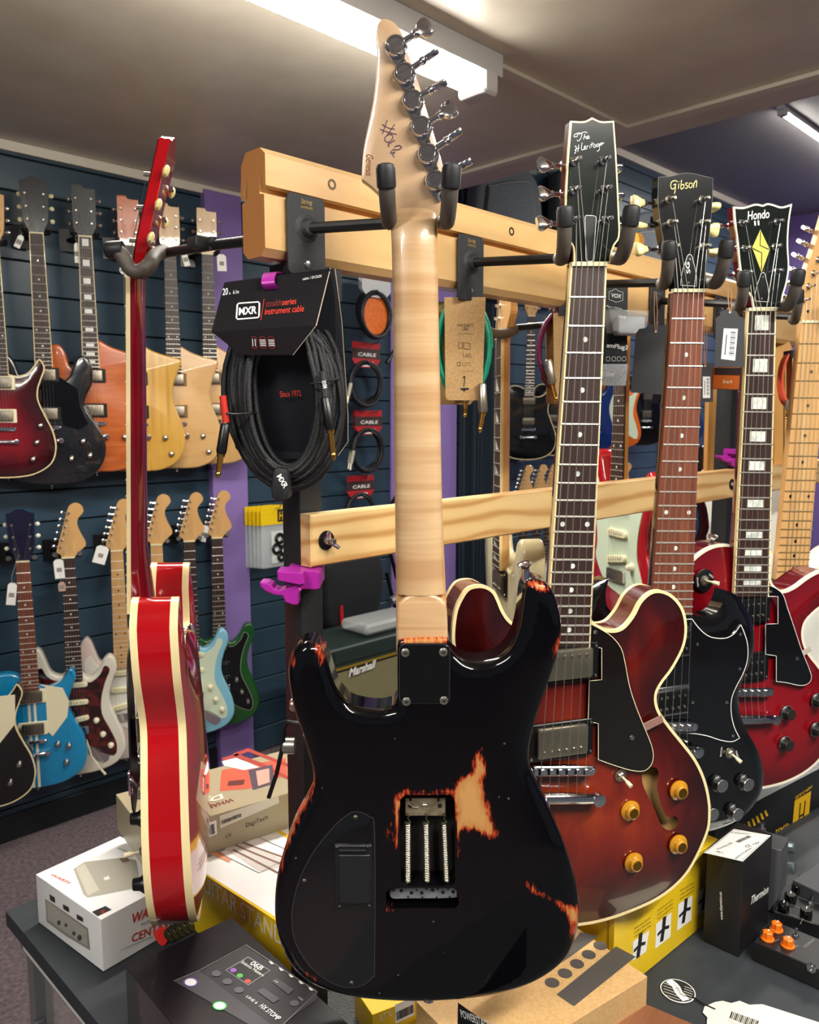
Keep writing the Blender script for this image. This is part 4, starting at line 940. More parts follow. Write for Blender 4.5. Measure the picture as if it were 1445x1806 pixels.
po = [SGF.uv(*q, .004) for q in ((1184, 436), (1182, 394), (1179, 353), (1238, 353), (1239, 394), (1240, 436))]
strings(g, SGF, nl, nr, SGF.uv(1146, 1281, .02), SGF.uv(1214, 1281, .02), .0135, .0180, posts=[(*p, .012) for p in po], tail=(SGF.uv(1146, 1324, .015), SGF.uv(1214, 1324, .015)))
ring = base('black_ring', '#101013', .3)
humbucker(g, SGF, SGF.uv(1183, 1136, .008), (1, 0), .001, cover=False, rows=True, ring=chrome, ringw=.003, ht=.034)
humbucker(g, SGF, SGF.uv(1180, 1239, .008), (1, 0), .001, cover=False, rows=True, ring=chrome, ringw=.003, ht=.034)
tunomatic(g, SGF, SGF.uv(1132, 1281, .01), SGF.uv(1229, 1281, .01), .006, .014)
tailpiece(g, SGF, SGF.uv(1130, 1324, .01), SGF.uv(1230, 1324, .01), .004, .0075)
for x, y in ((1268, 1383), (1314, 1381), (1295, 1433), (1252, 1433)):
    k = knob(g, SGF, SGF.uv(x-2, y-2), 0, blackp, .0130, .0105, base('silver_cap', '#d9d9d6', .25, 1), capr=.78)
    m = MB(); c = SGF.uv(x-2, y-2)
    for j in range(11): a = R(200-j*22); addtext(m, str(j % 10), (c[0]+.0112*math.cos(a)-.001, c[1]+.0112*math.sin(a)-.001), (c[0]+.0112*math.cos(a)+.001, c[1]+.0112*math.sin(a)-.001), .0025, .0022)
    m.build('numerals', white, k, SGF, 0)
toggle(g, SGF, SGF.uv(1288, 1328), 0, ivory, (.3, -.5), .018, .003)
lettering(g, SGF, 'lettering', [('RHYTHM', (1273, 1334), (1275, 1318), .003, 0, 0), ('TREBLE', (1297, 1325), (1301, 1336), .003, 0, 0)], .0003, white)
prongs(.545, 'black hanger on the rail holding the black twin-horn guitar', SGF, (1216, 493), -.006, .033, .082, .034, 188, dz=.002)

# --- red single cut
HF = frame(1330, 1100, 1.275, 20)
g = thing('electric_guitar', 'wine red single-cutaway guitar with pearl block inlays and white binding', 'guitar', HF, 'guitars hung on the rack')
rt = [(1356, 1006), (1363, 1030), (1380, 1042), (1401, 1035), (1426, 1017), (1450, 1006), (1468, 1012), (1474, 1035), (1462, 1060), (1437, 1080), (1420, 1100), (1417, 1125), (1426, 1150), (1445, 1175), (1466, 1208), (1478, 1250), (1472, 1300), (1450, 1336), (1425, 1360), (1390, 1379), (1350, 1390), (1310, 1393)]
lt = [(1262, 1388), (1215, 1368), (1182, 1330), (1168, 1285), (1172, 1240), (1190, 1200), (1212, 1165), (1222, 1130), (1218, 1095), (1208, 1060), (1207, 1020), (1218, 992), (1240, 972), (1262, 962), (1285, 960), (1298, 966)]
O = cr(HF.uvs(rt+lt), 4, True, (0, len(rt)+len(lt)-1))
wine = burst('wine_red', [(.0, '#5c0610'), (.3, '#7c0914'), (1., '#8c0d18')], .5, rough=.15)
m = MB(); m.sheet(O, [], lambda u, v, d: .009*(1-math.exp(-max(0, d-.006)/.04)), .010, (.003, .008, .013)); bd = m.build('body', wine, g, HF, 40)
m = MB(); m.prism(O, -.046, -.042); m.build('back', wine, bd, HF, 0); rimwall(bd, HF, O, -.045, 0, base('wine_side', '#5a0b14', .15, coat=1))
wb_ = base('white_binding', '#ece4cf', .35, coat=.5)
binding(bd, HF, O, 0, 'binding', .004, .006, wb_)
nl, nr, el, er = HF.uvs([(1320, 549), (1369, 549), (1295, 1053), (1356, 1053)], .017)
sl = 2*(HF.uv(1344, 549, .017)[1]-HF.uv(1335, 898, .017)[1])
neckback(g, HF, [(nl, nr, .016), (lerp(nl, el, .6), lerp(nr, er, .6), .02), (lerp(nl, el, .95), lerp(nr, er, .95), .03)], wine, .012)
fretboard(g, HF, nl, nr, el, er, .017, sl, 22, rosew, inlay='block')
hp = [(1320, 546), (1316, 525), (1304, 509), (1296, 474), (1292, 434), (1287, 395), (1285, 368), (1302, 369), (1318, 364), (1327, 363), (1336, 365), (1344, 362), (1355, 364), (1369, 368), (1387, 363), (1382, 395), (1380, 434), (1382, 474), (1377, 505), (1371, 525), (1369, 546)]
hb2, Ho = headface(g, HF, hp, .011, .014, base('green_black_veneer', '#111815', .18, coat=1), wine, (0, 6, 14, 20), wb_, .0024)
m = MB(); dpt = HF.uvs([(1341.5, 405), (1358, 440), (1343.5, 480), (1327, 437)], .0112); m.prism(dpt, .011, .0114); d_ = m.build('diamond_inlay', base('yellow_pearl', '#dccb62', .3, coat=1), hb2, HF, 0)
m = MB(); m.ribbon(HF.uvs([(1342, 408), (1341, 433), (1357, 440)], .0115), .0016, .0116); m.ribbon(HF.uvs([(1328, 438), (1344, 446), (1343.5, 476)], .0115), .0016, .0116); m.build('diamond_lines', blackp, d_, HF, 0)
lettering(hb2, HF, 'lettering', [('Hondo', (1319, 388), (1358, 384), .0125, .2, .015), ('II', (1331, 398), (1340, 397), .007, 0, .01)], .0114, white)
bellcover(hb2, HF, HF.uv(1343, 515, .011), .0114, 1.1)
for (x, y), sd, an in (((1308, 394), -1, 70), ((1370, 392), 1, 30), ((1313, 439), -1, 75), ((1366, 436), 1, 70), ((1316, 482), -1, 80), ((1369, 479), 1, 60)):
    tuner(hb2, HF, HF.uv(x, y, .011), (sd, -.05), .011, chrome, ang=R(an), blen=.016, shaft=.022, br=.0085, kind='round', wb=-.003)
po = [HF.uv(*q, .011) for q in ((1316, 482), (1313, 439), (1308, 394), (1370, 392), (1366, 436), (1369, 479))]
strings(g, HF, nl, nr, HF.uv(1292, 1222, .03), HF.uv(1350, 1222, .03), .0205, .0275, posts=[(*p, .019) for p in po], tail=(HF.uv(1292, 1269, .022), HF.uv(1350, 1269, .022)))
pg = [(1357, 1032), (1370, 1038), (1382, 1049), (1389, 1070), (1401, 1105), (1415, 1147), (1429, 1182), (1432, 1196), (1426, 1206), (1412, 1209), (1387, 1204), (1370, 1202), (1370, 1157), (1351, 1154), (1351, 1101), (1373, 1100), (1373, 1052), (1356, 1052)]
Op = cr(HF.uvs(pg, .016), 3, True, (0, 11, 12, 13, 14, 15, 16, 17)); m = MB(); m.prism(Op, .0135, .0155, .0003, 0, 1); p_ = m.build('pickguard', base('guard_gloss', '#0a0b0e', .1), g, HF, 20)
m = MB(); m.ribbon(Op, .0009, .0156, True); m.build('guard_edge', white, p_, HF, 0)
c = HF.uv(1407, 1162, .016); m = MB(); m.lathe([(.0035, 0), (.0028, .0014), (.0003, .0016)], (*c, .0155), (0, 0, 1), 12); c = HF.uv(1361, 1044, .016); m.lathe([(.0025, 0), (.002, .001), (.0003, .0012)], (*c, .0155), (0, 0, 1), 12); m.build('screws', chrome, p_, HF)
m = MB(); m.prism(HF.uvs([(1414, 1150), (1430, 1141), (1433, 1149), (1417, 1158)], .014), .0115, .0128); m.build('guard_bracket', base('clear_bracket2', '#b3a79b', .2), p_, HF, 0)
humbucker(g, HF, HF.uv(1324, 1077, .018), (1, 0), .009, cover=False, rows=True); humbucker(g, HF, HF.uv(1321, 1180, .018), (1, 0), .009, cover=False, rows=True)
tunomatic(g, HF, HF.uv(1277, 1223, .02), HF.uv(1366, 1221, .02), .012, .015); tailpiece(g, HF, HF.uv(1272, 1270, .02), HF.uv(1370, 1269, .02), .010, .0085)
for x, y in ((1389, 1258), (1386, 1312), (1443, 1236), (1441, 1287)):
    c = HF.uv(x, y, .012); k = knob(g, HF, c, .009, blackp, .0125, .012, base('knob_top', '#26221f', .3), capr=.75); m = MB()
    for j in range(22): a = R(j*16.4); m.box((c[0]+.0118*math.cos(a), c[1]+.0118*math.sin(a), .0110), (.0014, .0014, .0008))
    m.build('numerals', white, k, HF, 0)
c = HF.uv(1244, 1024, .010); m = MB(); m.lathe([(.018, 0), (.018, .0012), (.017, .0018), (.0003, .0018)], (*c, .0075), (0, 0, 1), 28); sw = m.build('switch_plate', blackp, g, HF)
toggle(sw, HF, c, .0093, ivory, (.55, -.1), .02, .0032)
lettering(sw, HF, 'lettering', [('RHYTHM', (1233, 1034), (1232, 1018), .003, 0, 0), ('TREBLE', (1250, 1014), (1258, 1020), .003, 0, 0)], .0095, white)
strapbtn(g, HF, HF.at(1256, 962, -.01), V((-.1, 1, .2)), chrome, 1.1)
prongs(.80, 'black hanger on the rail holding the wine red single-cutaway guitar', HF, (1345, 533), .004, .034, .082, .034, 191, dz=.0)

# --- maple neck, white body at the right edge
TF = frame(1397, 1020, 1.47, 20)
g = thing('electric_guitar', 'white-bodied guitar with a plain maple neck and fingerboard at the right edge', 'guitar', TF, 'guitars hung on the rack')
nl, nr, el, er = TF.uvs([(1414, 570), (1463, 570), (1369, 1022), (1425, 1022)], .012)
ctr = lerp(el, er, .5)
tel = [(.028, .012), (.045, .005), (.075, .012), (.10, .04), (.128, .05), (.145, .03), (.142, -.01), (.12, -.06), (.115, -.11), (.135, -.17), (.158, -.235), (.155, -.30), (.12, -.35), (.05, -.375), (-.05, -.375), (-.12, -.35), (-.155, -.30), (-.158, -.235), (-.135, -.17), (-.118, -.11), (-.125, -.06), (-.145, -.01), (-.145, .03), (-.12, .055), (-.07, .058), (-.028, .05)]
O = cr([(ctr[0]+a, ctr[1]+b) for a, b in tel], 4, True, (0, 25))
wt = base('white_gloss', '#e8e6dd', .15, coat=1)
m = MB(); m.prism(O, -.045, 0, .003, .003, 2); bd = m.build('body', wt, g, TF, 40); binding(bd, TF, O, 0, 'binding', .003, .005)
neckback(g, TF, [(nl, nr, .016), (el, er, .02)], maple, .007)
fretboard(g, TF, nl, nr, el, er, .012, 2*(TF.uv(1438, 570, .012)[1]-TF.uv(1410, 885, .012)[1]), 21, maple, bind=False, inl=blackp, fm=base('worn_fret', '#b9a070', .35, .7))
hp = [(1414, 567), (1412, 554), (1408, 545), (1408, 531), (1420, 485), (1436, 440), (1450, 395), (1460, 365), (1475, 352), (1492, 360), (1498, 380), (1490, 410), (1492, 450), (1500, 500), (1490, 530), (1470, 550), (1463, 567)]
m = MB(); m.prism(cr(TF.uvs(hp, .006), 4, True, (0, 16)), -.008, .006, .001, .001, 1); hb2 = m.build('headstock', maple, g, TF, 40)
tp = [(1417, 529), (1426, 505), (1435, 482), (1443, 458), (1452, 434), (1460, 410)]
for x, y in tp: tuner(hb2, TF, TF.uv(x, y, .006), (-1, .28), .006, chrome, ang=R(60), blen=.017, shaft=.020, br=.0085, kind='round', wb=-.008)
m = MB(); m.lathe([(.004, 0), (.0035, .0012), (.0003, .0014)], (*TF.uv(1425, 549, .006), .006), (0, 0, 1), 3); m.build('string_tree', blackp, hb2, TF, 0)
c0 = TF.uv(1372, 1300, .015); c1 = TF.uv(1420, 1300, .015)
strings(g, TF, nl, nr, (ctr[0]-.026, ctr[1]-.27), (ctr[0]+.026, ctr[1]-.27), .0155, .012, posts=[(*TF.uv(x, y, .006), .014) for x, y in tp])
m = MB(); m.prism(rrect(ctr[0], ctr[1]-.27, .08, .06, .004), 0, .006, .001, 0, 1); m.build('bridge', chrome, g, TF)
single(g, TF, (ctr[0], ctr[1]-.04), (1, 0), .001)
prongs(1.06, 'black hanger on the rail holding the guitar with the plain maple neck', TF, (1438, 556), .0, .034, .082, .034, 196, dz=.0)
# ------------------------------------------------------------------ guitars built from their own measurements (origin = middle of the nut)
STRAT = [(-.028, -.415), (-.05, -.425), (-.075, -.41), (-.09, -.37), (-.102, -.335), (-.118, -.32), (-.137, -.335), (-.148, -.38), (-.15, -.42), (-.14, -.48), (-.128, -.53), (-.13, -.58), (-.15, -.64), (-.163, -.70), (-.155, -.75), (-.12, -.785), (-.06, -.80), (0, -.802), (.07, -.795), (.13, -.77), (.158, -.725), (.155, -.67), (.135, -.61), (.115, -.555), (.112, -.51), (.125, -.46), (.14, -.42), (.138, -.385), (.12, -.365), (.10, -.375), (.085, -.405), (.065, -.43), (.045, -.44), (.028, -.43)]
SGUARD = [(-.03, -.43), (-.06, -.44), (-.09, -.42), (-.105, -.39), (-.125, -.40), (-.13, -.44), (-.105, -.50), (-.095, -.56), (-.10, -.60), (-.05, -.66), (.02, -.68), (.07, -.72), (.12, -.74), (.13, -.70), (.11, -.64), (.085, -.58), (.085, -.52), (.10, -.46), (.118, -.415), (.10, -.40), (.085, -.43), (.055, -.455), (.03, -.45)]
LPC = [(-.028, -.40), (-.06, -.385), (-.10, -.385), (-.13, -.41), (-.137, -.45), (-.125, -.50), (-.12, -.54), (-.135, -.58), (-.16, -.64), (-.168, -.70), (-.15, -.755), (-.10, -.79), (-.04, -.803), (.04, -.803), (.10, -.79), (.15, -.755), (.168, -.70), (.16, -.64), (.135, -.58), (.117, -.53), (.118, -.49), (.13, -.455), (.143, -.415), (.128, -.385), (.112, -.405), (.085, -.435), (.05, -.445), (.028, -.44)]
DC = [(-.028, -.46), (-.05, -.475), (-.075, -.46), (-.09, -.42), (-.11, -.39), (-.135, -.395), (-.15, -.43), (-.148, -.48), (-.125, -.53), (-.122, -.56), (-.15, -.61), (-.178, -.67), (-.18, -.73), (-.15, -.785), (-.09, -.82), (0, -.83), (.09, -.82), (.15, -.785), (.18, -.73), (.178, -.67), (.15, -.61), (.122, -.56), (.125, -.53), (.148, -.48), (.15, -.43), (.135, -.395), (.11, -.39), (.09, -.42), (.075, -.46), (.05, -.475), (.028, -.46)]
BULB = [(-.028, -.43), (-.05, -.445), (-.072, -.43), (-.082, -.39), (-.10, -.362), (-.128, -.365), (-.142, -.40), (-.135, -.45), (-.12, -.50), (-.122, -.55), (-.145, -.61), (-.165, -.67), (-.165, -.73), (-.13, -.78), (-.07, -.80), (0, -.803), (.08, -.80), (.14, -.77), (.17, -.71), (.165, -.64), (.14, -.57), (.13, -.52), (.142, -.465), (.16, -.42), (.165, -.395), (.14, -.385), (.10, -.375), (.06, -.36), (.028, -.34)]
HEADS = {
 'strat': ([(-.021, 0), (-.024, .012), (-.036, .022), (-.034, .035), (-.012, .11), (.004, .165), (.014, .185), (.034, .192), (.052, .180), (.056, .160), (.040, .140), (.034, .120), (.042, .09), (.058, .055), (.058, .040), (.035, .018), (.021, 0)], [(-.022+.0062*k, .040+.0235*k) for k in range(6)], -1, (0, 3, 14, 16)),
 'gibson': ([(-.021, 0), (-.026, .02), (-.036, .04), (-.040, .08), (-.044, .165), (-.030, .168), (-.015, .176), (0, .180), (.015, .176), (.030, .168), (.044, .165), (.040, .08), (.036, .04), (.026, .02), (.021, 0)], [(-.024, .045), (-.026, .085), (-.028, .125), (.028, .125), (.026, .085), (.024, .045)], 0, (0, 4, 10, 14)),
 'step': ([(-.021, 0), (-.026, .015), (-.036, .025), (-.036, .15), (-.034, .170), (-.004, .170), (.002, .160), (.034, .158), (.037, .150), (.036, .025), (.026, .015), (.021, 0)], [(-.024, .045), (-.024, .085), (-.024, .125), (.024, .125), (.024, .085), (.024, .045)], 0, (0, 4, 5, 7, 11)),
}
OUT = {'strat': STRAT, 'lp': LPC, 'dc': DC, 'bulb': BULB}
def guitar(label, fr, shape, bodym, head='gibson', headm=None, neckm=None, fbm=None, inlay='dot', bind=None, guard=None, guardm=None, pus=('h', 'h'), knobs=(), buttons=None, th=.045, top='flat', scale=.635, grp='guitars on the slat wall', backm=None, pum=None, bridge='tom', face=None, fbbind=False, wface=.012, stripe=None, inl=None, full=False, gedge=None, name='electric_guitar'):
    g = thing(name, label, 'guitar', fr, grp)
    neckm = neckm or maple; fbm = fbm or rosew; w0 = -wface
    out = cr(OUT[shape], 4, True, (0, len(OUT[shape])-1))
    if top == 'carve':
        m = MB(); m.sheet(out, [], lambda u, v, d: w0+.008*(1-math.exp(-max(0, d-.006)/.04)), .014, (.004, .010)); bd = m.build('body', bodym, g, fr, 40)
        rimwall(bd, fr, out, w0-th, w0, backm or bodym); m = MB(); m.sheet(out, [], lambda u, v, d: th-w0+.020*(1-math.exp(-max(0, d-.006)/.05)), .016, (.004, .010)); m.v = [(p[0], p[1], -p[2]) for p in m.v]; m.f = [f[::-1] for f in m.f]; m.build('back', backm or bodym, bd, fr, 40)
    else:
        m = MB(); m.prism(out, w0-th, w0, .008 if not bind else .0005, .008, 3); bd = m.build('body', bodym, g, fr, 50)
    if bind: binding(bd, fr, out, w0, 'binding', .0035, .005, bind)
    ct = w0+(.006 if top == 'carve' else 0)
    if guard:
        o = cr(guard, 3, True, ()) if guard is SGUARD else cr(guard, 2, True, range(len(guard))); m = MB(); m.prism(o, ct, ct+.0025, .0003, 0, 1); gd = m.build('pickguard', guardm, g, fr, 20)
        if gedge: m = MB(); m.ribbon(o, .0015, ct+.0026, True); m.build('guard_edge', gedge, gd, fr, 0)
    if stripe:
        for sx in (-.009, .009): m = MB(); m.prism([(sx-.004, -.80), (sx+.004, -.80), (sx+.004, -.44), (sx-.004, -.44)], w0, w0+.0004); m.build('stripe', stripe, bd, fr, 0)
    heel = {'strat': -.44, 'lp': -.445, 'dc': -.43, 'bulb': -.44}[shape]
    nl, nr, el, er = (-.021, 0), (.021, 0), (-.0275, heel), (.0275, heel)
    neckback(g, fr, [(nl, nr, .016), (lerp(nl, el, .8), lerp(nr, er, .8), .019), (el, er, .03 if shape == 'dc' else .022)], neckm, -.005, 10)
    fretboard(g, fr, nl, nr, el, er, 0, scale, 21, fbm, inlay=inlay, bind=fbbind, inl=inl or (blackp if fbm is maple else pearl))
    hp, tp, sd, cn = HEADS[head]; o = cr(hp, 3, True, cn); m = MB(); m.prism(o, -.020, -.006, .001, .001, 1); hd = m.build('headstock', headm or neckm, g, fr, 30)
    if face: m = MB(); m.prism(o, -.006, -.0052); m.build('face_veneer', face, hd, fr, 0)
    bm = buttons or chrome
    for k, p in enumerate(tp):
        s_ = sd if sd else (-1 if p[0] < 0 else 1); shaft = abs((-.040+.0062*k if sd else (.036*s_))-p[0])+.006 if not sd else .018
        m = MB(); m.lathe([(.005, 0), (.003, .002), (.0028, .010)], (*p, -.006), (0, 0, 1), 10); t = m.build('tuning_peg', nickel, hd, fr)
        m = MB(); m.tube([(p[0], p[1], -.024), (p[0]+s_*shaft, p[1]-.0, -.024)], .003, 8, cap=True); m.build('tuner_shaft', chrome, t, fr)
        m = MB(); c = (p[0]+s_*(shaft+.007), p[1], -.024); m.ball(c, .0075, 10, (1.05, 1, .6)); m.build('tuner_button', bm, t, fr)
    bv = -scale+.004
    strings(g, fr, nl, nr, (-.026, bv), (.026, bv), .0035, ct+.012, posts=[(*p, .000) for p in (tp if sd else [tp[0], tp[1], tp[2], tp[3], tp[4], tp[5]])], r=.00032)
    if bridge == 'tom':
        tunomatic(g, fr, (-.042, bv), (.042, bv), ct+.003, .012, saddles=full); tailpiece(g, fr, (-.045, bv-.045), (.045, bv-.045), ct+.002)
    else:
        m = MB(); m.prism(rrect(0, bv, .075, .03, .003), ct+.002, ct+.010, .001, 0, 1); m.build('bridge', chrome, g, fr)
    if pus == 'sss':
        for y in (-.46, -.525, -.59): single(g, fr, (0, y), (1, 0) if y > -.58 else (.985, .17), ct+.0025, pum or ivory)
    elif pus == 'hss':
        for y in (-.46, -.525): single(g, fr, (0, y), (1, 0), ct+.0025, pum or ivory)
        humbucker(g, fr, (0, -.590), (1, 0), ct, rows=True, covm=pum or ivory, ring=guardm or blackp, ringw=.002)
    elif pus:
        humbucker(g, fr, (0, heel-.025), (1, 0), ct, cover=(pus[0] == 'h'), covm=base('dull_nickel', '#8a8173', .35, .9) if pus[0] == 'h' else None, rows=pus[0] == 'z', ring=pum or blackp); humbucker(g, fr, (0, -.585), (1, 0), ct, cover=(pus[0] == 'h'), covm=base('dull_nickel', '#8a8173', .35, .9) if pus[0] == 'h' else None, rows=pus[0] == 'z', ring=pum or blackp)
    for p, mt in knobs: knob(g, fr, p, ct+(.0025 if guard is SGUARD else 0), mt, .011, .014, name='knob')
    strapbtn(g, fr, V((0, min(q[1] for q in out), w0-th/2)), V((0, -1, 0)), chrome, .8)
    return g
def wallfr(nutpx, botpx, off, yaw=0, L_=.80):
    """frame for a guitar hung on the slat wall: nut pixel, body-bottom pixel"""
    a = onW(*nutpx, off); b = onW(*botpx, off); u = Matrix.Rotation(R(yaw), 3, 'Z') @ D1
    v = (a-b).normalized(); f = Fr(a, u, v); return f, (a-b).length
def wallhook(f, lab, grp='wall hangers holding the guitars on the slat wall'):
    """slatwall guitar hook: bracket on the wall, arm, padded fork"""
    t = thing('wall_hanger', lab, 'hanger', f, grp); p = V((0, .012, -.012))
    wp = f.I @ ((f.M@p)-WN*((f.M@p).dot(WN)-WB-.014)); m = MB(); m.tube([wp, p+(wp-p)*.12+V((0, -.004, 0)), p+V((0, -.003, -.018))], .008, 8)
    m.build('arm', blackp, t, f)
    m = MB(); m.box(wp+V((0, .0, 0)), (.06, .08, .012)); m.build('bracket', blackp, t, f, 0)
    for s_ in (-1, 1):
        m = MB(); m.tube([(s_*.008, .006, -.03), (s_*.036, .008, -.028), (s_*.041, .010, -.008), (s_*.042, .020, .018)], .009, 10); m.build('prong', capm, t, f)
    return t
def pricetag(f, p, lab, mat, w=.032, h=.05, rot=0., wz=.006, grp='paper price tags on the wall guitars'):
    q = Matrix.Rotation(R(rot), 3, 'Z'); c = V((p[0], p[1], wz)); t = thing('price_tag', lab, 'tag', f, grp)
    pts = [(-w/2, -h), (w/2, -h), (w/2, -.008), (w/4, 0), (-w/4, 0), (-w/2, -.008)]; pts = [tuple((c+q@V((a, b, 0)))[:2]) for a, b in pts]
    m = MB(); m.prism(pts, wz, wz+.0008); cd_ = m.build('card', mat, t, f, 0)
    m = MB(); m.tube([c+V((0, -.004, .001)), c+V((-.003, .02, .002)), V((p[0]*.3, .03, -.002))], .0006, 5); m.build('string', base('tag_string', '#b9ad98', .8), t, f)
    m = MB(); cc = c+q@V((0, -h*.55, 0)); m.prism([tuple((cc+q@V((a, b, 0)))[:2]) for a, b in ((-.009, -.008), (.009, -.008), (.009, .008), (-.009, .008))], wz+.0008, wz+.001)
    m.build('barcode', base('barcode_grey', '#8e8a84', .7), cd_, f, 0); return t
sparkle = base('black_sparkle', '#1c1f25', .2, coat=1)
T, N, L, b = nt(sparkle); tc = N.new('ShaderNodeTexCoord'); vv = N.new('ShaderNodeTexVoronoi'); vv.inputs['Scale'].default_value = 420; L.new(tc.outputs['Object'], vv.inputs[0]); r_ = ramp(N, [(.0, '#9aa4b4'), (.13, '#3a404a'), (.3, '#15171c')]); L.new(vv.outputs['Distance'], r_.inputs[0]); L.new(r_.outputs[0], b.inputs['Base Color'])
drb = burst('dark_red_burst', [(0, '#1c0306'), (.3, '#4a0710'), (.8, '#8c1420'), (1, '#96202a')], .6, rough=.15)
mahog = wood('orange_mahogany', '#b5562a', '#d07a42', (6, 60, 6), .25, coat=1, c3='#c0632f')
korina = wood('yellow_korina', '#d8a94c', '#a97f33', (70, 3, 70), .25, coat=1, c3='#d3a24a')
pale = wood('pale_maple', '#dcb27a', '#cfa164', (8, 40, 8), .3, coat=.8, c3='#d8ac72')
pale2 = wood('pale_ash', '#d7ae74', '#c89a5a', (50, 4, 50), .3, coat=.6, c3='#d3a86c')
tort = speck('tortoiseshell', '#1c0808', '#5c1a14', 45, .15, .42, .62, coat=1)
cplain = base('cream_plastic', '#efe6c2', .4)
mint = base('mint_guard', '#d5e3c9', .35)
darkneck = wood('mahogany_neck', '#5a2c1c', '#74402a', (60, 5, 60), .3, coat=.6)
WL = []
def wg(lab, nut, bot, off, yaw, shape, bodym, **k):
    if yaw > -3: yaw = -27; off += .058
    else: off += .06
    f, L_ = wallfr(nut, bot, off, yaw); f.v = f.v; s_ = min(1.06, L_/(.83 if shape == 'dc' else .802))
    g = guitar(lab, f, shape, bodym, **k)
    g.scale = (s_, s_, s_); WL.append((g, f)); return g, f
kc = base('chrome_knob', '#c9c5bb', .25, 1)
MERGE = True
# upper row, left to right
g, f = wg('dark red burst hollow guitar cut by the left edge of the photo', (-14, 430), (18, 842), .12, 0, 'lp', drb, bind=cream, pum=cplain, top='carve', th=.07, knobs=(((.105, -.68), kc), ((.12, -.62), kc), ((.09, -.74), kc)), fbbind=True, backm=base('dark_red_side', '#5a0c14', .12, coat=1)); wallhook(f, 'black wall hanger of the dark red burst guitar')
g, f = wg('black sparkle guitar with cream tuner buttons on the slat wall', (64, 412), (122, 855), .12, 8, 'dc', sparkle, head='gibson', face=sparkle, headm=sparkle, neckm=sparkle, buttons=base('cream_button2', '#dcd3a0', .4), guard=[(.03, -.45), (.10, -.50), (.105, -.56), (.13, -.62), (.10, -.64), (.05, -.625), (.04, -.56), (-.04, -.56), (-.05, -.62), (-.09, -.58), (-.08, -.49)], guardm=base('guard_gloss2', '#0b0c0f', .12), fbbind=True, knobs=(((.11, -.68), kc), ((.13, -.73), kc), ((.07, -.74), kc))); wallhook(f, 'black wall hanger of the black sparkle guitar')
pricetag(f, (-.045, -.01), 'white price tag turned edge-on beside the black sparkle neck', white, .02, .045, -25)
g, f = wg('orange mahogany guitar with white block inlays and black headstock', (150, 418), (192, 840), .12, 4, 'bulb', mahog, head='step', face=blackp, headm=mahog, neckm=mahog, inlay='block', inl=white, fbbind=True, knobs=(((.10, -.68), kc), ((.12, -.74), kc))); wallhook(f, 'black wall hanger of the orange mahogany guitar')
pricetag(f, (-.03, -.02), 'narrow white price tag left of the block inlay neck', white, .018, .07, 0, -.012)
g, f = wg('yellow natural guitar half hidden by the red neck', (228, 433), (262, 841), .12, 4, 'bulb', korina, head='step', headm=mahog, neckm=mahog, knobs=(((.10, -.68), kc), ((.12, -.74), kc)), inlay='dot'); wallhook(f, 'black wall hanger of the yellow natural guitar')
pricetag(f, (-.035, -.085), 'white price tag below the padded yoke of the red guitar', white, .03, .02, 60)
g, f = wg('pale maple guitar with dark fingerboard right of the yellow one', (300, 443), (338, 840), .12, 4, 'bulb', pale, head='step', headm=pale2, neckm=pale2, pum=base('wood_ring', '#7d5c33', .5), knobs=(((.10, -.68), kc), ((.12, -.74), kc))); wallhook(f, 'black wall hanger of the pale maple guitar')
pricetag(f, (.05, .0), 'white price tag hanging at the pale maple headstock', white, .022, .055, 15)
g, f = wg('pale ash guitar partly behind the packaged cable', (366, 449), (412, 838), .12, 4, 'bulb', pale2, head='step', headm=pale2, neckm=pale2, pum=base('wood_ring', '#7d5c33', .5), knobs=(((.10, -.68), kc), ((.12, -.74), kc))); wallhook(f, 'black wall hanger of the pale ash guitar')
pricetag(f, (.052, .0), 'white price tag with barcode in front of the purple pillar', white, .036, .065, 2, .03)
# lower row
g, f = wg('black guitar with cream guard cut by the lower left corner', (-62, 1010), (-18, 1428), .14, 0, 'lp', base('black_gloss2', '#0b0b0d', .12, coat=1), bind=cream, guard=[(.03, -.42), (.12, -.42), (.115, -.52), (.05, -.60)], guardm=cplain, knobs=(((.12, -.66), kc), ((.09, -.72), kc)))
blue = base('bright_blue', '#1288bd', .2, coat=1)
g, f = wg('bright blue guitar with white racing stripes and cream guard', (40, 992), (84, 1400), .12, 5, 'lp', blue, head='gibson', face=base('navy_gloss', '#161430', .2, coat=1), headm=blue, neckm=darkneck, fbm=rosew2, stripe=base('stripe_white', '#ece5c8', .4), guard=[(.03, -.43), (.10, -.45), (.118, -.50), (.11, -.555), (.06, -.62), (.045, -.60), (.045, -.44)], guardm=cplain, pum=cplain, buttons=base('cream_button3', '#e9e6cf', .4), knobs=(((.075, -.65), kc), ((.11, -.66), kc), ((.10, -.72), kc))); wallhook(f, 'black wall hanger of the bright blue guitar')
pricetag(f, (-.035, -.07), 'white price tag left of the blue guitar neck', white, .03, .08, -8)
owhite = base('olympic_white', '#e3ddcb', .22, coat=1); kw = base('aged_white_knob', '#ece5c9', .4)
g, f = wg('cream white guitar with tortoiseshell guard and three pickups', (120, 985), (165, 1374), .12, 6, 'strat', owhite, head='strat', fbm=rosew, guard=SGUARD, guardm=tort, pus='sss', bridge='block', knobs=(((.065, -.60), kw), ((.085, -.655), kw), ((.11, -.70), kw)), fbbind=False); wallhook(f, 'black wall hanger of the cream white guitar')
m = MB(); m.prism(cr([(.03, -.715), (.055, -.70), (.10, -.735), (.095, -.76), (.07, -.76)], 3), -.012, -.0095, .0008, 0, 1); jp = m.build('jack_plate', chrome, g, f)
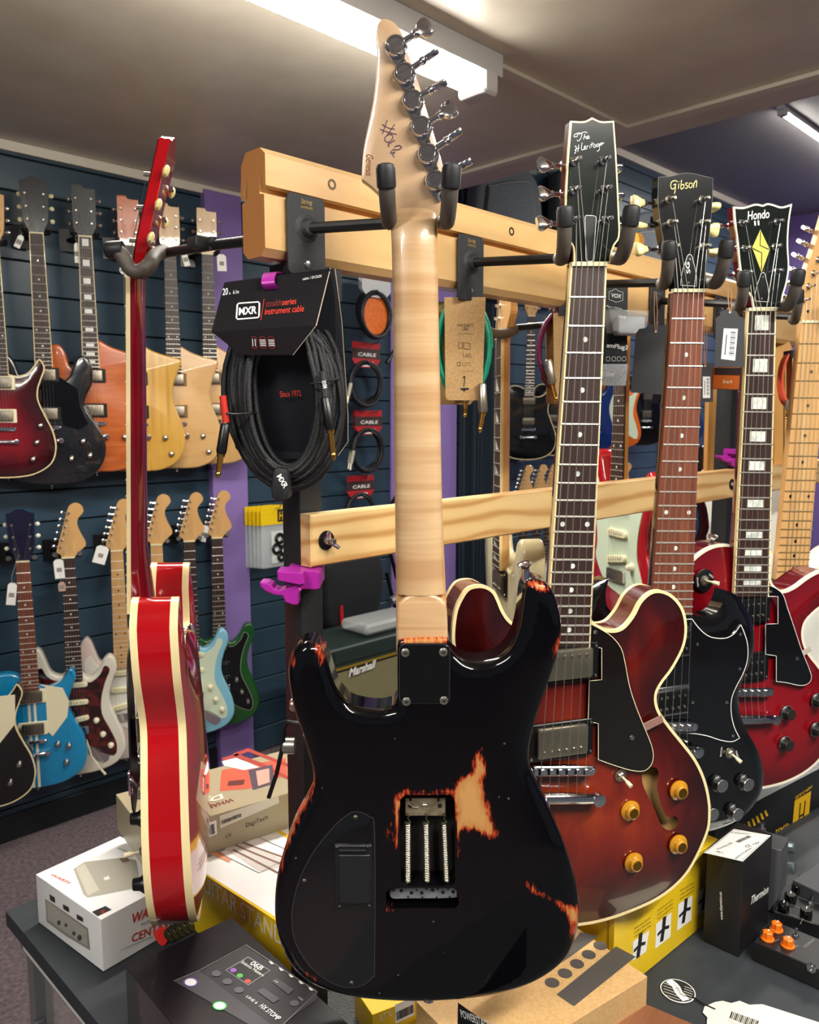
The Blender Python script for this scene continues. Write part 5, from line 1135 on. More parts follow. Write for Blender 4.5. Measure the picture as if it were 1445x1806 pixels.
m = MB(); m.tube([(.03, -.66, .01), (.045, -.72, .02), (.075, -.775, .022)], [.002, .0022, .0022], 8); m.tube([(.075, -.775, .022), (.088, -.795, .022)], [.004, .0045], 8); m.build('tremolo_arm', ivory, g, f)
pricetag(f, (-.033, -.0), 'white price tag left of the tortoiseshell guard guitar neck', white, .034, .072, 3)
pricetag(f, (-.026, -.085), 'small pink sticker tag under the white tag', base('pink_tag', '#c9a295', .6), .024, .035, 3)
g, f = wg('shell white guitar with maple fingerboard behind the cream white one', (206, 973), (238, 1345), .10, 5, 'strat', base('shell_white', '#e0cfc8', .25, coat=1), head='strat', fbm=maple, guard=SGUARD, guardm=base('white_guard', '#e6e4dd', .3), pus='sss', bridge='block', knobs=(((.065, -.60), kw), ((.085, -.655), kw))); wallhook(f, 'black wall hanger of the shell white guitar')
pricetag(f, (-.045, .03), 'white price tag with small barcode tilted left of the maple neck', white, .046, .07, -18, .03)
g, f = wg('shell pink guitar half hidden by the red guitar', (276, 962), (312, 1318), .12, 5, 'strat', base('shell_pink', '#ecc6bd', .25, coat=1), head='strat', fbm=maple, guard=SGUARD, guardm=base('white_guard', '#e6e4dd', .3), pus='sss', bridge='block'); wallhook(f, 'black wall hanger of the shell pink guitar')
g, f = wg('pale blue guitar with mint guard on the lower row', (334, 956), (380, 1303), .12, 8, 'strat', base('daphne_blue', '#86c5dc', .25, coat=1), head='strat', fbm=rosew, guard=SGUARD, guardm=mint, pus='hss', bridge='block', knobs=(((.065, -.60), kw), ((.085, -.655), kw), ((.11, -.70), kw))); wallhook(f, 'black wall hanger of the pale blue guitar')
m = MB(); m.prism(cr([(.03, -.715), (.055, -.70), (.10, -.735), (.095, -.76), (.07, -.76)], 3), -.012, -.0095, .0008, 0, 1); m.build('jack_plate', chrome, g, f)
g, f = wg('dark green guitar with black guard against the purple pillar', (383, 950), (424, 1290), .11, 8, 'strat', base('racing_green', '#14521c', .2, coat=1), head='strat', fbm=rosew, guard=SGUARD, guardm=blackp, gedge=base('guard_rim_grey', '#aab0a8', .4), pus='sss', pum=blackp, bridge='block', knobs=(((.065, -.60), kc), ((.085, -.655), kc), ((.11, -.70), kc))); wallhook(f, 'black wall hanger of the dark green guitar')
pricetag(f, (-.045, .06), 'white price tag beside the tuners of the dark green guitar', white, .03, .07, -15)

# far part of the same wall: two rows, smaller in the photo
navyg = base('deep_blue_gloss', '#122a6a', .15, coat=1); orangeg = base('orange_gloss', '#d8651a', .2, coat=1); bkg = base('black_gloss2', '#0b0b0d', .12, coat=1); redg = base('candy_red', '#a81420', .15, coat=1)
G2 = 'guitars on the far part of the slat wall'
for lab, x, y0, y1, mat, yaw, sh, hd, kk in (
   ('black guitar with cream edge seen nearly side-on far behind', 938, 558, 812, bkg, -38, 'lp', 'gibson', dict(bind=cream)),
   ('second black cream-edged guitar seen nearly side-on far behind', 986, 560, 815, bkg, -34, 'lp', 'gibson', dict(bind=cream)),
   ('deep blue guitar far behind between the semi-hollow neck and a rosewood neck', 1058, 570, 802, navyg, 10, 'strat', 'strat', dict()),
   ('orange guitar far behind next to the deep blue one', 1108, 574, 801, orangeg, 10, 'strat', 'strat', dict(guard=SGUARD, guardm=mint)),
   ('plain black guitar far behind the black paper tag', 1152, 578, 805, bkg, 10, 'strat', 'strat', dict()),
   ('midnight blue guitar far behind the reddish fingerboard', 1222, 585, 800, base('midnight_blue', '#16315c', .15, coat=1), 10, 'dc', 'gibson', dict()),
   ('dark red guitar far behind beside the pearl inlay neck', 1302, 592, 796, base('deep_red_gloss', '#7a1018', .15, coat=1), -20, 'lp', 'gibson', dict(bind=cream))):
    g, f = wg(lab, (x, y0), (x+5, y1), .13, yaw, sh, mat, head=hd, grp=G2, full=False, **kk)
for lab, x, y0, y1, mat, kk in (
   ('sunburst guitar low on the far wall left of the semi-hollow neck', 925, 880, 1120, base('tobacco', '#6a3818', .2, coat=1), dict()),
   ('white guitar low on the far wall beside the cream body', 950, 878, 1118, owhite, dict()),
   ('natural guitar low on the far wall just left of the semi-hollow neck', 970, 876, 1116, pale2, dict()),
   ('red guitar low on the far wall right of the semi-hollow neck', 1100, 868, 1095, redg, dict()),
   ('dark blue guitar low on the far wall behind the reddish fingerboard', 1250, 862, 1072, navyg, dict())):
    g, f = wg(lab, (x, y0), (x+5, y1), .14, 10, 'strat', mat, head='strat', grp=G2, full=False, guard=SGUARD, guardm=mint, **kk)

MERGE = False
# --- cherry guitar at the left, seen from its edge
n_ = V((-math.cos(R(12.3)), -math.sin(R(12.3)), 0)); u_ = UP.cross(n_)
RF = Fr(onY(226, 494, 1.09), u_, (UP-n_*.036).normalized())
cherry = base('cherry_gloss', '#a80812', .12, coat=1)
T, N, L, b = nt(cherry)
rg = guitar('cherry red double-cutaway hollow guitar seen edge-on at the left', RF, 'dc', MC['cherry_gloss'], head='gibson', headm=cherry, neckm=base('cherry_neck2', '#7a0a1c', .12, coat=1), face=blackp, bind=None, top='carve', th=.052, wface=.018, scale=.628, buttons=MC['cream_button'], grp='guitars hung on the rack', fbbind=True, knobs=(((.11, -.67), blackp), ((.13, -.745), blackp)), backm=cherry)
rg.scale = (1.03, 1.03, 1.03)
ob = cr(DC, 4, True, (0, len(DC)-1))
binding(rg, RF, ob, -.018, 'binding', .003, .008); 
binding(rg, RF, ob, -.018-.052+.007, 'back_binding', .003, .009)
m = MB(); m.prism(cr([(.03, -.46), (.075, -.49), (.10, -.56), (.12, -.64), (.10, -.665), (.05, -.64)], 3, True, (0, 5)), -.003, -.001, .0003, 0, 1); p_ = m.build('pickguard', blackp, rg, RF, 20)
m = MB(); m.bbox((.128, -.615, -.003), (.012, .03, .004), .002); m.tube([(.128, -.61, -.004), (.150, -.612, -.016)], .003, 8); m.build('guard_bracket', chrome, p_, RF, 30)
toggle(rg, RF, (.135, -.70), -.014, ivory, (.15, -.1), .02, .003)
def tiltback(o, k):
    if o.type == 'MESH' and not o.get('tb'):
        o['tb'] = 1
        for v in o.data.vertices:
            if v.co.y > .006: v.co.z -= (v.co.y-.006)*k
    for c in o.children: tiltback(c, k)
def setback(o):
    if o.type == 'MESH' and not o.get('sb'):
        o['sb'] = 1
        for v in o.data.vertices:
            if v.co.y < -.42: v.co.z -= (-.42-v.co.y)*.066
    for c in o.children: setback(c)
for c in rg.children:
    if c.name.startswith(('headstock', 'strings')): tiltback(c, .22)
DEFER_SETBACK = rg
strapbtn(rg, RF, V((.02, -.455, -.066)), V((.2, .2, -1)), chrome, 1.1)
setback(rg)
# its hanger reaches out of the far side of the rail
t = thing('guitar_hanger', 'black hanger on the far side of the rail with grey yoke holding the cherry guitar', 'hanger', rf, 'wall hangers on the top rail')
m = MB(); m.prism(rrect(.03, RZ0+.030, .052, .086, .006, 3), -.0502, -.0475, .0005, 0, 1); m.build('plate', hangm, t, rf)
a_ = rf.I @ onY(447, 424, .955); e_ = onY(292, 446, 1.10); b_ = rf.I @ e_
m = MB(); m.tube([V((.03, RZ0+.04, -.05)), a_, a_.lerp(b_, .45)+V((0, .001, 0)), b_], .0062, 12); m.build('arm', base('arm_paint', '#1a1c1e', .45), t, rf)
jc = a_.lerp(b_, .42); m = MB(); m.bbox((rf.I @ onY(356, 425, 1.03))+V((0, -.003, 0)), (.03, .014, .024), .003, 2); m.tube([jc+V((0, -.004, 0)), jc+V((0, .010, 0))], .006, 10); m.build('yoke_joint', hangm, t, rf)
for dY, ex in ((-.055, 0), (.05, 8)):
    pts = [(289, 443), (272, 452), (262, 468), (247, 478), (232, 476), (222, 462), (213, 448), (203, 441), (192, 441)]
    path = [rf.I @ onY(x+ex*(i/8), y+ex*.9*(i/8), 1.10+dY*min(1, i/2)) for i, (x, y) in enumerate(pts)]
    path = [V(p) for p in cr(path, 3, False)]; m = MB(); m.tube(path, .0092, 14); y_ = m.build('yoke_prong', rubber, t, rf)
    e = path[-1]; d = (path[-1]-path[-3]).normalized(); m = MB(); m.lathe([(.010, -.018), (.0108, -.016), (.0108, .001), (.0088, .004), (.004, .006)], e, d, 16); m.build('end_cap', capm, y_, rf)

# --- guitars hung from the far side of the rail, seen beyond it
def farhung(lab, x, y, Y, yaw, shape, bodym, scale_to, **k):
    f = frame(x, y, Y, yaw); g = guitar(lab, f, shape, bodym, grp='guitars hung on the far side of the rack', **k); return g, f
g, f = farhung('cream guitar with shark-fin inlays seen edge-on behind the rail', 880, 598, 1.55, -82, 'strat', base('cream_gloss', '#ded3a8', .2, coat=1), 0, head='strat', fbm=rosew, inlay='shark', fbbind=True)
def farhook(f, lab):
    t = thing('guitar_hanger', lab, 'hanger', f, 'hangers on the far side of the rail')
    p = f.M @ V((0, .02, -.02)); s_ = (p-SR).dot(D1); r0 = f.I @ (SR+D1*(s_+.0)+UP*(p.z-SR.z)+RN*-.048); q = f.I @ p
    m = MB(); m.tube([r0, q], .0062, 10); m.build('arm', base('arm_paint', '#1a1c1e', .45), t, f)
    for s_ in (-1, 1):
        path = [V(p) for p in cr([V((s_*.006, .02, -.02)), V((s_*.028, .014, -.022)), V((s_*.034, .006, .004)), V((s_*.036, .010, .028)), V((s_*.037, .030, .045))], 4, False)]
        m = MB(); m.tube(path, .0092, 12); y_ = m.build('yoke_prong', rubber, t, f); m = MB(); d = (path[-1]-path[-2]).normalized(); m.lathe([(.0104, -.014), (.0104, .002), (.006, .005)], path[-1], d, 14); m.build('end_cap', capm, y_, f)
farhook(f, 'padded hanger behind the rail holding the cream guitar')
g, f = farhung('candy red guitar with mint guard hanging behind the rail', 1096, 560, 1.98, -72, 'strat', redg, 0, head='strat', guard=SGUARD, guardm=mint, pus='sss', bridge='block', knobs=(((.065, -.60), kw),), neckm=wood('amber_maple', '#c98f3a', '#b97d2c', (60, 6, 60), .3, coat=.6))
farhook(f, 'padded hanger behind the rail holding the candy red guitar')
g, f = farhung('black guitar with white guard behind the reddish and pearl-inlay necks', 1330, 578, 2.25, -30, 'strat', bkg, 0, head='strat', guard=SGUARD, guardm=MC['white_guard'], pus='sss', bridge='block')
farhook(f, 'padded hanger behind the rail holding the black guitar with white guard')
# ------------------------------------------------------------------ counter
def proj(p):
    q = V(p)-EYE; dep = q.y*cp-q.z*sp; return (CX+FPX*q.x/dep, CY-FPX*(q.z*cp+q.y*sp)/dep)
ZT = .80
C0 = onZ(10, 1606, ZT); ca, cb = C0.dot(D1), C0.dot(D2)
cf = Fr(D1*ca+D2*cb, D2, UP)          # front face: u along the short side, v up, w towards the camera
ct = thing('shop_counter', 'glass-fronted display counter with dark slate-grey top and aluminium frame', 'counter', cf)
topm = speck('slate_laminate', '#282c31', '#2e3338', 25, .6, .35, .65)
m = MB(); m.box((1.15, ZT-.0135, -1.7), (2.3, .025, 3.4)); m.build('counter_top', topm, ct, cf, 0)
m = MB(); m.box((1.16, ZT-.046, -1.7), (2.27, .035, 3.37)); m.build('edge_band', base('white_laminate', '#d9d8d2', .5), ct, cf, 0)
alu = base('aluminium', '#a9adb0', .35, .9)
for u_0 in (.035, 1.1, 2.2):
    m = MB(); m.box((u_0, .37, -.035), (.028, .74, .028)); m.build('frame_post', alu, ct, cf, 0)
m = MB(); m.box((1.1, .735, -.026), (2.2, .018, .014)); m.build('frame_rail', alu, ct, cf, 0); m = MB(); m.box((1.1, .02, -.026), (2.2, .03, .014)); m.build('frame_rail', alu, ct, cf, 0)
m = MB(); m.box((.57, .37, -.036), (1.03, .70, .004)); m.build('glass_pane', base('glass', '#eef3f0', .03, trans=.9, alpha=.35), ct, cf, 0)
m = MB(); m.box((1.1, .40, -.35), (2.15, .006, .60)); m.build('glass_shelf', base('shelf_glass', '#c8d8d0', .05, alpha=.5), ct, cf, 0)
m = MB(); m.box((1.15, .37, -1.6), (2.2, .74, .02)); m.box((1.15, .01, -.85), (2.2, .02, 1.5)); m.build('cabinet_back', base('pale_cabinet', '#c9cbbf', .6), ct, cf, 0)
m = MB()
for zz in (.62, .52): m.lathe([(.006, 0), (.006, .010), (.003, .012)], (.052, zz, -.03), (0, 0, 1), 12)
m.box((.07, .60, -.032), (.05, .014, .012)); m.build('door_lock', chrome, ct, cf, 30)
m = MB(); m.lathe([(.028, 0), (.03, .002), (.03, .10), (.027, .10), (.026, .003)], (.34, .406, -.16), (0, 1, 0), 20); tag(m.build('glass_slide', base('slide_glass', '#dfeee6', .05, alpha=.4), fr=cf), 'clear glass tube standing on the shelf inside the glass counter', 'glass')

# ------------------------------------------------------------------ boxes: top corner pixels, bottom pixel of the first corner
class Box:
    def __init__(s, name, label, cat, O_, A_, B_, bot=None, z0=ZT, h=None, mats=None, group=None, r=.001):
        """O near corner of the lid, A and B its neighbours (pixels); faces: lid frame T, side frames SA (under O-A) and SB (under O-B)"""
        if h is None:
            g_ = onZ(*bot, z0); zt = g_.z; d = ray(*O_); k = ((g_.x-EYE.x)**2+(g_.y-EYE.y)**2)**.5/(d.x**2+d.y**2)**.5; zt = EYE.z+d.z*k
        else: zt = z0+h
        o = onZ(*O_, zt); a = onZ(*A_, zt); b = onZ(*B_, zt)
        da = a-o; db = b-o; LA = da.length; ea = da.normalized(); eb = db-ea*db.dot(ea); LB = eb.length; eb.normalize()
        s.LA, s.LB, s.h, s.o = LA, LB, zt-z0, o
        if ea.cross(eb).z < 0: s.T = Fr(o+ea*LA, -ea, eb); s.flip = True; 
        else: s.T = Fr(o, ea, eb); s.flip = False
        if s.T.n.z < 0: raise Exception('lid '+name)
        s.root = thing(name, label, cat, Fr(V((o.x, o.y, z0))+(ea*LA+eb*LB)/2, s.T.u, s.T.v), group)
        f = FRAMES[s.root.name]
        m = MB(); m.bbox((0, 0, (zt-z0)/2), (LA, LB, zt-z0), r, 2)
        s.body = m.build('body', mats, s.root, f, 30)
        def side(p, q):
            u = q-p; F_ = Fr(p, u, UP)
            if F_.n.dot(EYE-p) < 0: F_ = Fr(q, -u, UP)
            return F_
        s.SA = side(o, o+ea*LA); s.SB = side(o, o+eb*LB); s.ea, s.eb = ea, eb
    def panel(s, F_, pts, mat, name='print', w=.0004, corners=None):
        m = MB(); m.poly(ccw(F_.uvs(pts, w)), w); return m.build(name, mat, s.body, F_, 0)
    def txt(s, F_, items, mat, w=.0008, name='lettering'):
        m = MB()
        for it in items:
            sv, a, b, h = it[:4]; sh = it[4] if len(it) > 4 else 0; bo = it[5] if len(it) > 5 else 0
            addtext(m, sv, F_.uv(*a, w), F_.uv(*b, w), w, h, sh, bo)
        return m.build(name, mat, s.body, F_, 0)
    def bars(s, F_, a, b, hh, mat, n=22, w=.0009, name='barcode'):
        """barcode from pixel a to pixel b (baseline), height hh metres"""
        pa, pb = V(F_.uv(*a, w)), V(F_.uv(*b, w)); d = (pb-pa); L_ = d.length; d.normalize(); nn = V((-d.y, d.x)); m = MB(); rnd = random.Random(3); x = 0
        while x < L_:
            wd = L_/n*rnd.uniform(.2, .8); q = [pa+d*x, pa+d*min(L_, x+wd), pa+d*min(L_, x+wd)+nn*hh, pa+d*x+nn*hh]; m.poly([tuple(p) for p in q], w); x += wd+L_/n*rnd.uniform(.2, .7)
        return m.build(name, mat, s.body, F_, 0)
pr = lambda n, c: base('print_'+n, c, .5)
redp, blackpr, greyp, whitep = pr('red', '#c93a24'), pr('black', '#1d1d1f'), pr('grey', '#8f8a84'), pr('white', '#f0f0ee')
cardw = base('white_card', '#f1f0ee', .4, coat=.2)
Z3 = lambda x, y: (x/2.58, 1300+y/2.58)
# white pedal box
B = Box('pedal_box', 'white overdrive pedal box with red lettering on the counter corner', 'box', (178, 1622), (63, 1542), (330, 1541), (182, 1714), mats=cardw)
T_ = B.T
B.panel(T_, [Z3(*p) for p in ((335, 600), (385, 568), (560, 548), (620, 560), (640, 680), (600, 690), (400, 730), (380, 715))], pr('pedal_grey', '#a9a496')); B.panel(T_, [Z3(*p) for p in ((345, 598), (385, 575), (452, 695), (400, 722))], pr('pedal_light', '#c3beae'), w=.0006)
B.panel(T_, [Z3(*p) for p in ((540, 552), (580, 548), (590, 565), (560, 572))], pr('pedal_brown', '#6e5a46'), w=.0007); B.panel(T_, [Z3(*p) for p in ((470, 640), (495, 630), (500, 645), (478, 652))], pr('pedal_light2', '#e8e6e0'), w=.0007)
B.txt(T_, [('WARM', Z3(228, 628), Z3(310, 668), .0055, .2)], redp)
B.panel(T_, [Z3(*p) for p in ((418, 795), (480, 768), (508, 785), (445, 815))], blackpr); B.txt(T_, [('5', Z3(452, 795), Z3(470, 803), .006)], redp, .001)
B.txt(T_, [('audio', Z3(535, 505), Z3(580, 525), .003), ], blackpr)
S_ = B.SA
B.panel(S_, [Z3(*p) for p in ((205, 735), (300, 800), (400, 870), (410, 970), (300, 905), (212, 840))], pr('pedal_side', '#8f8b82')); B.panel(S_, [Z3(*p) for p in ((212, 745), (300, 808), (395, 878), (400, 955), (300, 890), (218, 830))], pr('pedal_side2', '#a9a59b'), w=.0006)
for q in (((225, 715), (248, 730), (250, 755), (228, 742)), ((286, 760), (312, 775), (314, 798), (288, 782)), ((348, 805), (376, 822), (378, 842), (350, 828))): B.panel(S_, [Z3(*p) for p in q], pr('knob_print', '#3a2c28'), w=.0008)
for cx_, cy_, r_ in ((268, 845, 9), (300, 856, 7), (336, 893, 8), (362, 913, 11)): B.panel(S_, [Z3(cx_+r_*math.cos(t*.785), cy_+r_*1.3*math.sin(t*.785)) for t in range(8)], pr('hole_print', '#4e4a46'), w=.0009)
S_ = B.SB
B.txt(S_, [('WARM', Z3(600, 850), Z3(735, 790), .0150, .15, .01), ('CENTAVO', Z3(598, 935), Z3(800, 852), .0125, 0, .005)], redp); B.txt(S_, [('AUDIO', Z3(640, 860), Z3(705, 832), .0045), ('OVERDRIVE PEDAL', Z3(545, 975), Z3(690, 910), .0022)], greyp)
# yellow stand box under the tan box
yel = base('yellow_card', '#e8c21c', .4, coat=.2)
B2 = Box('stand_box', 'large yellow guitar stand box with white lid, under the tan pedal box', 'box', (337, 1527), (500, 1632), (530, 1428), (337, 1640), mats=yel)
B2.panel(B2.T, [(340, 1526), (512, 1633), (650, 1550), (528, 1440)], whitep); T_ = B2.T
B2.panel(T_, [Z3(*p) for p in ((1010, 500), (1110, 470), (1290, 560), (1280, 590), (1190, 615))], pr('photo_grey', '#cfcac4'), w=.0007)
for k, q in enumerate((((1080, 470), (1160, 500), (1330, 560)), ((1070, 490), (1150, 525), (1310, 590)), ((1060, 512), (1140, 552), (1280, 625)))):
    m = MB(); m.ribbon(T_.uvs([Z3(*p) for p in q], .0009), .004, .0009); m.build('print', pr('neck_print', '#7a5a4a'), B2.body, T_, 0)
B2.panel(T_, [Z3(*p) for p in ((935, 525), (1000, 520), (1055, 560), (1040, 570), (985, 545))], pr('hand_print', '#d99a78'), w=.001)
m = MB(); m.ribbon(T_.uvs([Z3(1140, 440), Z3(1290, 505), Z3(1335, 535)], .001), .0012, .001); m.ribbon(T_.uvs([Z3(985, 520), Z3(1180, 618), Z3(1290, 560)], .001), .0012, .001); m.build('line_print', pr('line', '#5c6a62'), B2.body, T_, 0)
B2.panel(T_, [Z3(*p) for p in ((1225, 408), (1245, 405), (1335, 460), (1335, 478))], pr('yellow_line', '#e8c21c'), w=.001)
B2.txt(B2.SA, [('GUITAR STAND', (345, 1561), (500, 1670), .026, 0, .01)], pr('pale_yellow', '#f2ead0'))
# tan pedal box on it
zt2 = B2.o.z
B3 = Box('pedal_box', 'olive-tan pitch pedal box lying on the yellow stand box', 'box', (258, 1473), (578, 1378), (207, 1400), h=.062, z0=zt2+.001, mats=base('olive_card', '#a3977a', .45, coat=.2))
T_, S_ = B3.T, B3.SA
B3.panel(T_, [Z3(*p) for p in ((1010, 150), (1300, 95), (1308, 170), (1130, 235), (1000, 245), (1005, 180))], pr('pedal_red', '#e0563f')); B3.panel(T_, [Z3(*p) for p in ((1130, 150), (1240, 125), (1250, 210), (1150, 240))], pr('pedal_dark', '#4c3f4c'), w=.0007); B3.panel(T_, [Z3(*p) for p in ((1165, 155), (1225, 142), (1228, 205), (1175, 222))], pr('pedal_rose', '#e79a8a'), w=.0009)
B3.panel(T_, [Z3(*p) for p in ((1040, 200), (1115, 192), (1110, 215), (1035, 222))], pr('print_dk', '#5c2620'), w=.0009)
for q in (((1010, 95), (1080, 75), (1200, 120), (1335, 190), (1335, 205), (1190, 135), (1075, 92), (1015, 108)), ((1060, 75), (1130, 50), (1335, 130), (1335, 145), (1130, 66), (1070, 88))): B3.panel(T_, [Z3(*p) for p in q], pr('stripe_red', '#a23a30'), w=.0005)
B3.panel(T_, [Z3(*p) for p in ((1010, 110), (1075, 94), (1180, 137), (1110, 150), (1020, 130))], whitep, w=.0006)
B3.txt(T_, [('WHAMMY', Z3(1050, 278), Z3(872, 335), .012, .25, .02)], pr('maroon', '#7c2b28')); B3.txt(T_, [('DT', Z3(1010, 258), Z3(885, 300), .016, .2, .03)], pr('cream', '#e6dfcc'), .0006)
B3.panel(S_, [Z3(*p) for p in ((890, 412), (985, 378), (988, 440), (893, 480))], whitep, w=.0005); B3.bars(S_, Z3(897, 470), Z3(980, 438), .017, blackpr)
B3.panel(S_, [Z3(*p) for p in ((1000, 358), (1268, 265), (1270, 300), (1003, 415))], pr('label_pale', '#d8d3c2'), w=.0005); B3.bars(S_, Z3(1010, 398), Z3(1100, 362), .006, blackpr, 30)
B3.txt(S_, [('DigiTech', Z3(1120, 412), Z3(1220, 372), .0075, .1), ('CE', Z3(1028, 462), Z3(1055, 448), .0055), ('PITCH SHIFTER', Z3(1010, 385), Z3(1090, 355), .002)], pr('dark_tan', '#4c4536'), .0009)
# black multi effects box
B4 = Box('pedal_box', 'black multi-effects pedal box with printed screen and buttons', 'box', (221, 1705), (409, 1618), (470, 1895), h=.115, mats=base('black_card', '#19161a', .3, coat=.5))
T_ = B4.T
B4.panel(T_, [Z3(*p) for p in ((790, 1110), (905, 1062), (1120, 945), (1440, 1150), (1445, 1190), (1290, 1306), (1200, 1306))], pr('device', '#1f1c21')); B4.panel(T_, [Z3(*p) for p in ((790, 1110), (905, 1062), (1230, 1306), (1130, 1306))], pr('device_band', '#3a363c'), w=.0006)
B4.panel(T_, [Z3(*p) for p in ((1025, 1060), (1130, 998), (1232, 1062), (1130, 1130))], pr('screen_rim', '#8c8a8c'), w=.0008); B4.panel(T_, [Z3(*p) for p in ((1031, 1060), (1130, 1003), (1225, 1062), (1130, 1124))], pr('screen', '#121113'), w=.001)
for (x, y), c in (((868, 1115), '#c9a8d8'), ((1000, 1222), '#a8d8a8')):
    for r_, cc, ww in ((34, {'#c9a8d8': '#6a48a0', '#a8d8a8': '#2fae3e'}[c], .0009), (27, '#d9d9d6', .0011)): B4.panel(T_, [Z3(x+r_*math.cos(t*.524), y+r_*.62*math.sin(t*.524)) for t in range(12)], pr('led'+cc, cc), w=ww)
for x, y, cc in ((1062, 1060, '#9a5ac0'), (1092, 1085, '#5ab84a'), (1128, 1110, '#d0453a')): B4.panel(T_, [Z3(x+15*math.cos(t*.785), y+10*math.sin(t*.785)) for t in range(8)], pr('dot'+cc, cc), w=.0013)
B4.txt(T_, [('06B', Z3(1135, 1032), Z3(1185, 1062), .0075, 0, .02), ('Soloma Matters', Z3(1095, 1025), Z3(1195, 1090), .0045, 0, .01), ('HX STOMP', Z3(1178, 1225), Z3(1262, 1290), .0065, .1, .01), ('LINE 6', Z3(1118, 1182), Z3(1165, 1215), .0038)], whitep, .0014)
B4.txt(T_, [('VOL', Z3(1355, 1185), Z3(1378, 1200), .002), ('TAP', Z3(1245, 1108), Z3(1262, 1120), .002)], whitep, .0014)
for x, y in ((985, 1075), (1035, 1112), (1088, 1150), (1340, 1210)): B4.panel(T_, [Z3(x+22*math.cos(t*.524), y+14*math.sin(t*.524)) for t in range(12)], pr('knob_pr', '#55525a'), w=.0012)
for q in (((1235, 1110), (1262, 1098), (1340, 1150), (1312, 1170)), ((1168, 1155), (1198, 1140), (1275, 1190), (1245, 1210))): B4.panel(T_, [Z3(*p) for p in q], pr('btn_pr', '#4a474d'), w=.0012)
for k in range(5): x, y = 1235+45*k, 1027+30*k; B4.panel(T_, [Z3(x-12, y-8), Z3(x+2, y-8), Z3(x+12, y+6), Z3(x-2, y+6)], whitep, w=.0012)
m = MB(); m.ribbon(T_.uvs([Z3(790, 1110), Z3(905, 1062), Z3(1120, 945), Z3(1445, 1160), Z3(1290, 1306)], .0015), .0008, .0015); m.build('line_print', greyp, B4.body, T_, 0)
# small yellow box under the black guitar
B6 = Box('string_box', 'small yellow box with barcode under the black guitar', 'box', (657, 1790), (736, 1759), (600, 1752), h=.05, mats=yel)
B6.panel(B6.SA, [(697, 1772), (731, 1758), (731, 1790), (697, 1806)], whitep); B6.bars(B6.SA, (700, 1800), (730, 1786), .012, blackpr)
B6.txt(B6.SA, [('RTX', (671, 1803), (692, 1792), .010)], pr('pale_yellow', '#f2ead0'))
# kraft amp box
kraft = speck('kraft_card', '#c29a64', '#cba570', 300, .7)
B5 = Box('amp_box', 'brown kraft power amp box with five dark printed circles', 'box', (734, 1766), (1005, 1627), (905, 1868), h=.085, mats=kraft)
Z8 = lambda x, y: (940+x/2.861, 1420+y/2.861)
T_ = B5.T; dk = pr('charcoal', '#4f4b47')
B5.panel(T_, [Z8(*p) for p in ((120, 955), (420, 712), (520, 765), (208, 1015))], dk); B5.panel(T_, [Z8(*p) for p in ((150, 760), (240, 640), (330, 660), (190, 765), (60, 850))], dk)
for x, y in ((98, 895), (163, 848), (224, 800), (283, 753), (341, 708)):
    c = V(T_.uv(*Z8(x, y), .0006)); m = MB(); m.poly(circ(c.x, c.y, .0092, 24), .0006); m.build('print', dk, B5.body, T_, 0)
B5.panel(B5.SB, [(808, 1768), (990, 1900), (990, 1990), (806, 1860)], pr('black2', '#141315')); B5.txt(B5.SB, [('POWERSTAGE 200', (814, 1794), (880, 1822), .0085, 0, .012)], whitep)
# yellow stand box to the right
B7 = Box('stand_box', 'tall yellow guitar stand box with photos of stand parts, below the sunburst guitar', 'box', (1085, 1608), (1268, 1480), (985, 1560), (1085, 1765), mats=yel)
S_ = B7.SA
for a, b, c, d in (((505, 690), (588, 632), (572, 740), (505, 785)), ((622, 600), (700, 540), (695, 665), (618, 725)), ((735, 500), (806, 455), (800, 580), (728, 635)), ((838, 432), (900, 395), (890, 520), (832, 552))):
    B7.panel(S_, [Z8(*a), Z8(*b), Z8(*c), Z8(*d)], whitep)
    x, y = (a[0]+c[0])/2, (a[1]+c[1])/2; m = MB(); m.ribbon(S_.uvs([Z8(x+8, y-70), Z8(x+2, y-10), Z8(x-8, y+55)], .001), .009, .001); m.ribbon(S_.uvs([Z8(x-28, y+22), Z8(x+4, y-12), Z8(x+30, y-20)], .001), .005, .0011); m.build('photo_print', blackpr, B7.body, S_, 0)
    B7.txt(S_, [('stand height lock', Z8(a[0]+8, a[1]-22), Z8(b[0]+8, b[1]-22), .0028), ('rubber foot grip', Z8(a[0]+8, a[1]-42), Z8(b[0]+8, b[1]-42), .0028), ('fold and carry', Z8(a[0]+8, a[1]-62), Z8(b[0]+8, b[1]-62), .0028)], blackpr)
m = MB(); m.ribbon(B7.SB.uvs([(1073, 1612), (1073, 1700)], .001), .002, .001); m.build('line_print', pr('gold_line', '#a8861a'), B7.body, B7.SB, 0)
# tall black box with white label lid
B8 = Box('pedal_box', 'tall black pedal box with white printed lid, standing upright', 'box', (1312, 1521), (1363, 1471), (1239, 1504), (1314, 1691), mats=base('matt_black_card', '#161416', .45))
T_ = B8.T; B8.panel(T_, [Z8(*p) for p in ((862, 240), (1015, 120), (1203, 153), (1060, 284))], pr('label', '#e9e9e4'))
B8.bars(T_, Z8(1040, 190), Z8(1105, 160), .006, blackpr, 24, .0012); B8.txt(T_, [('THERMION', Z8(1000, 140), Z8(1100, 148), .003), ('A881-S', Z8(925, 235), Z8(960, 243), .004), ('Thermion 235', Z8(935, 225), Z8(1010, 192), .0035, .2), ('CE', Z8(1085, 215), Z8(1105, 205), .006), ('EFFECTS PEDAL', Z8(1030, 270), Z8(1110, 215), .003), ('12V', Z8(1120, 200), Z8(1150, 190), .004)], blackpr, .0012)
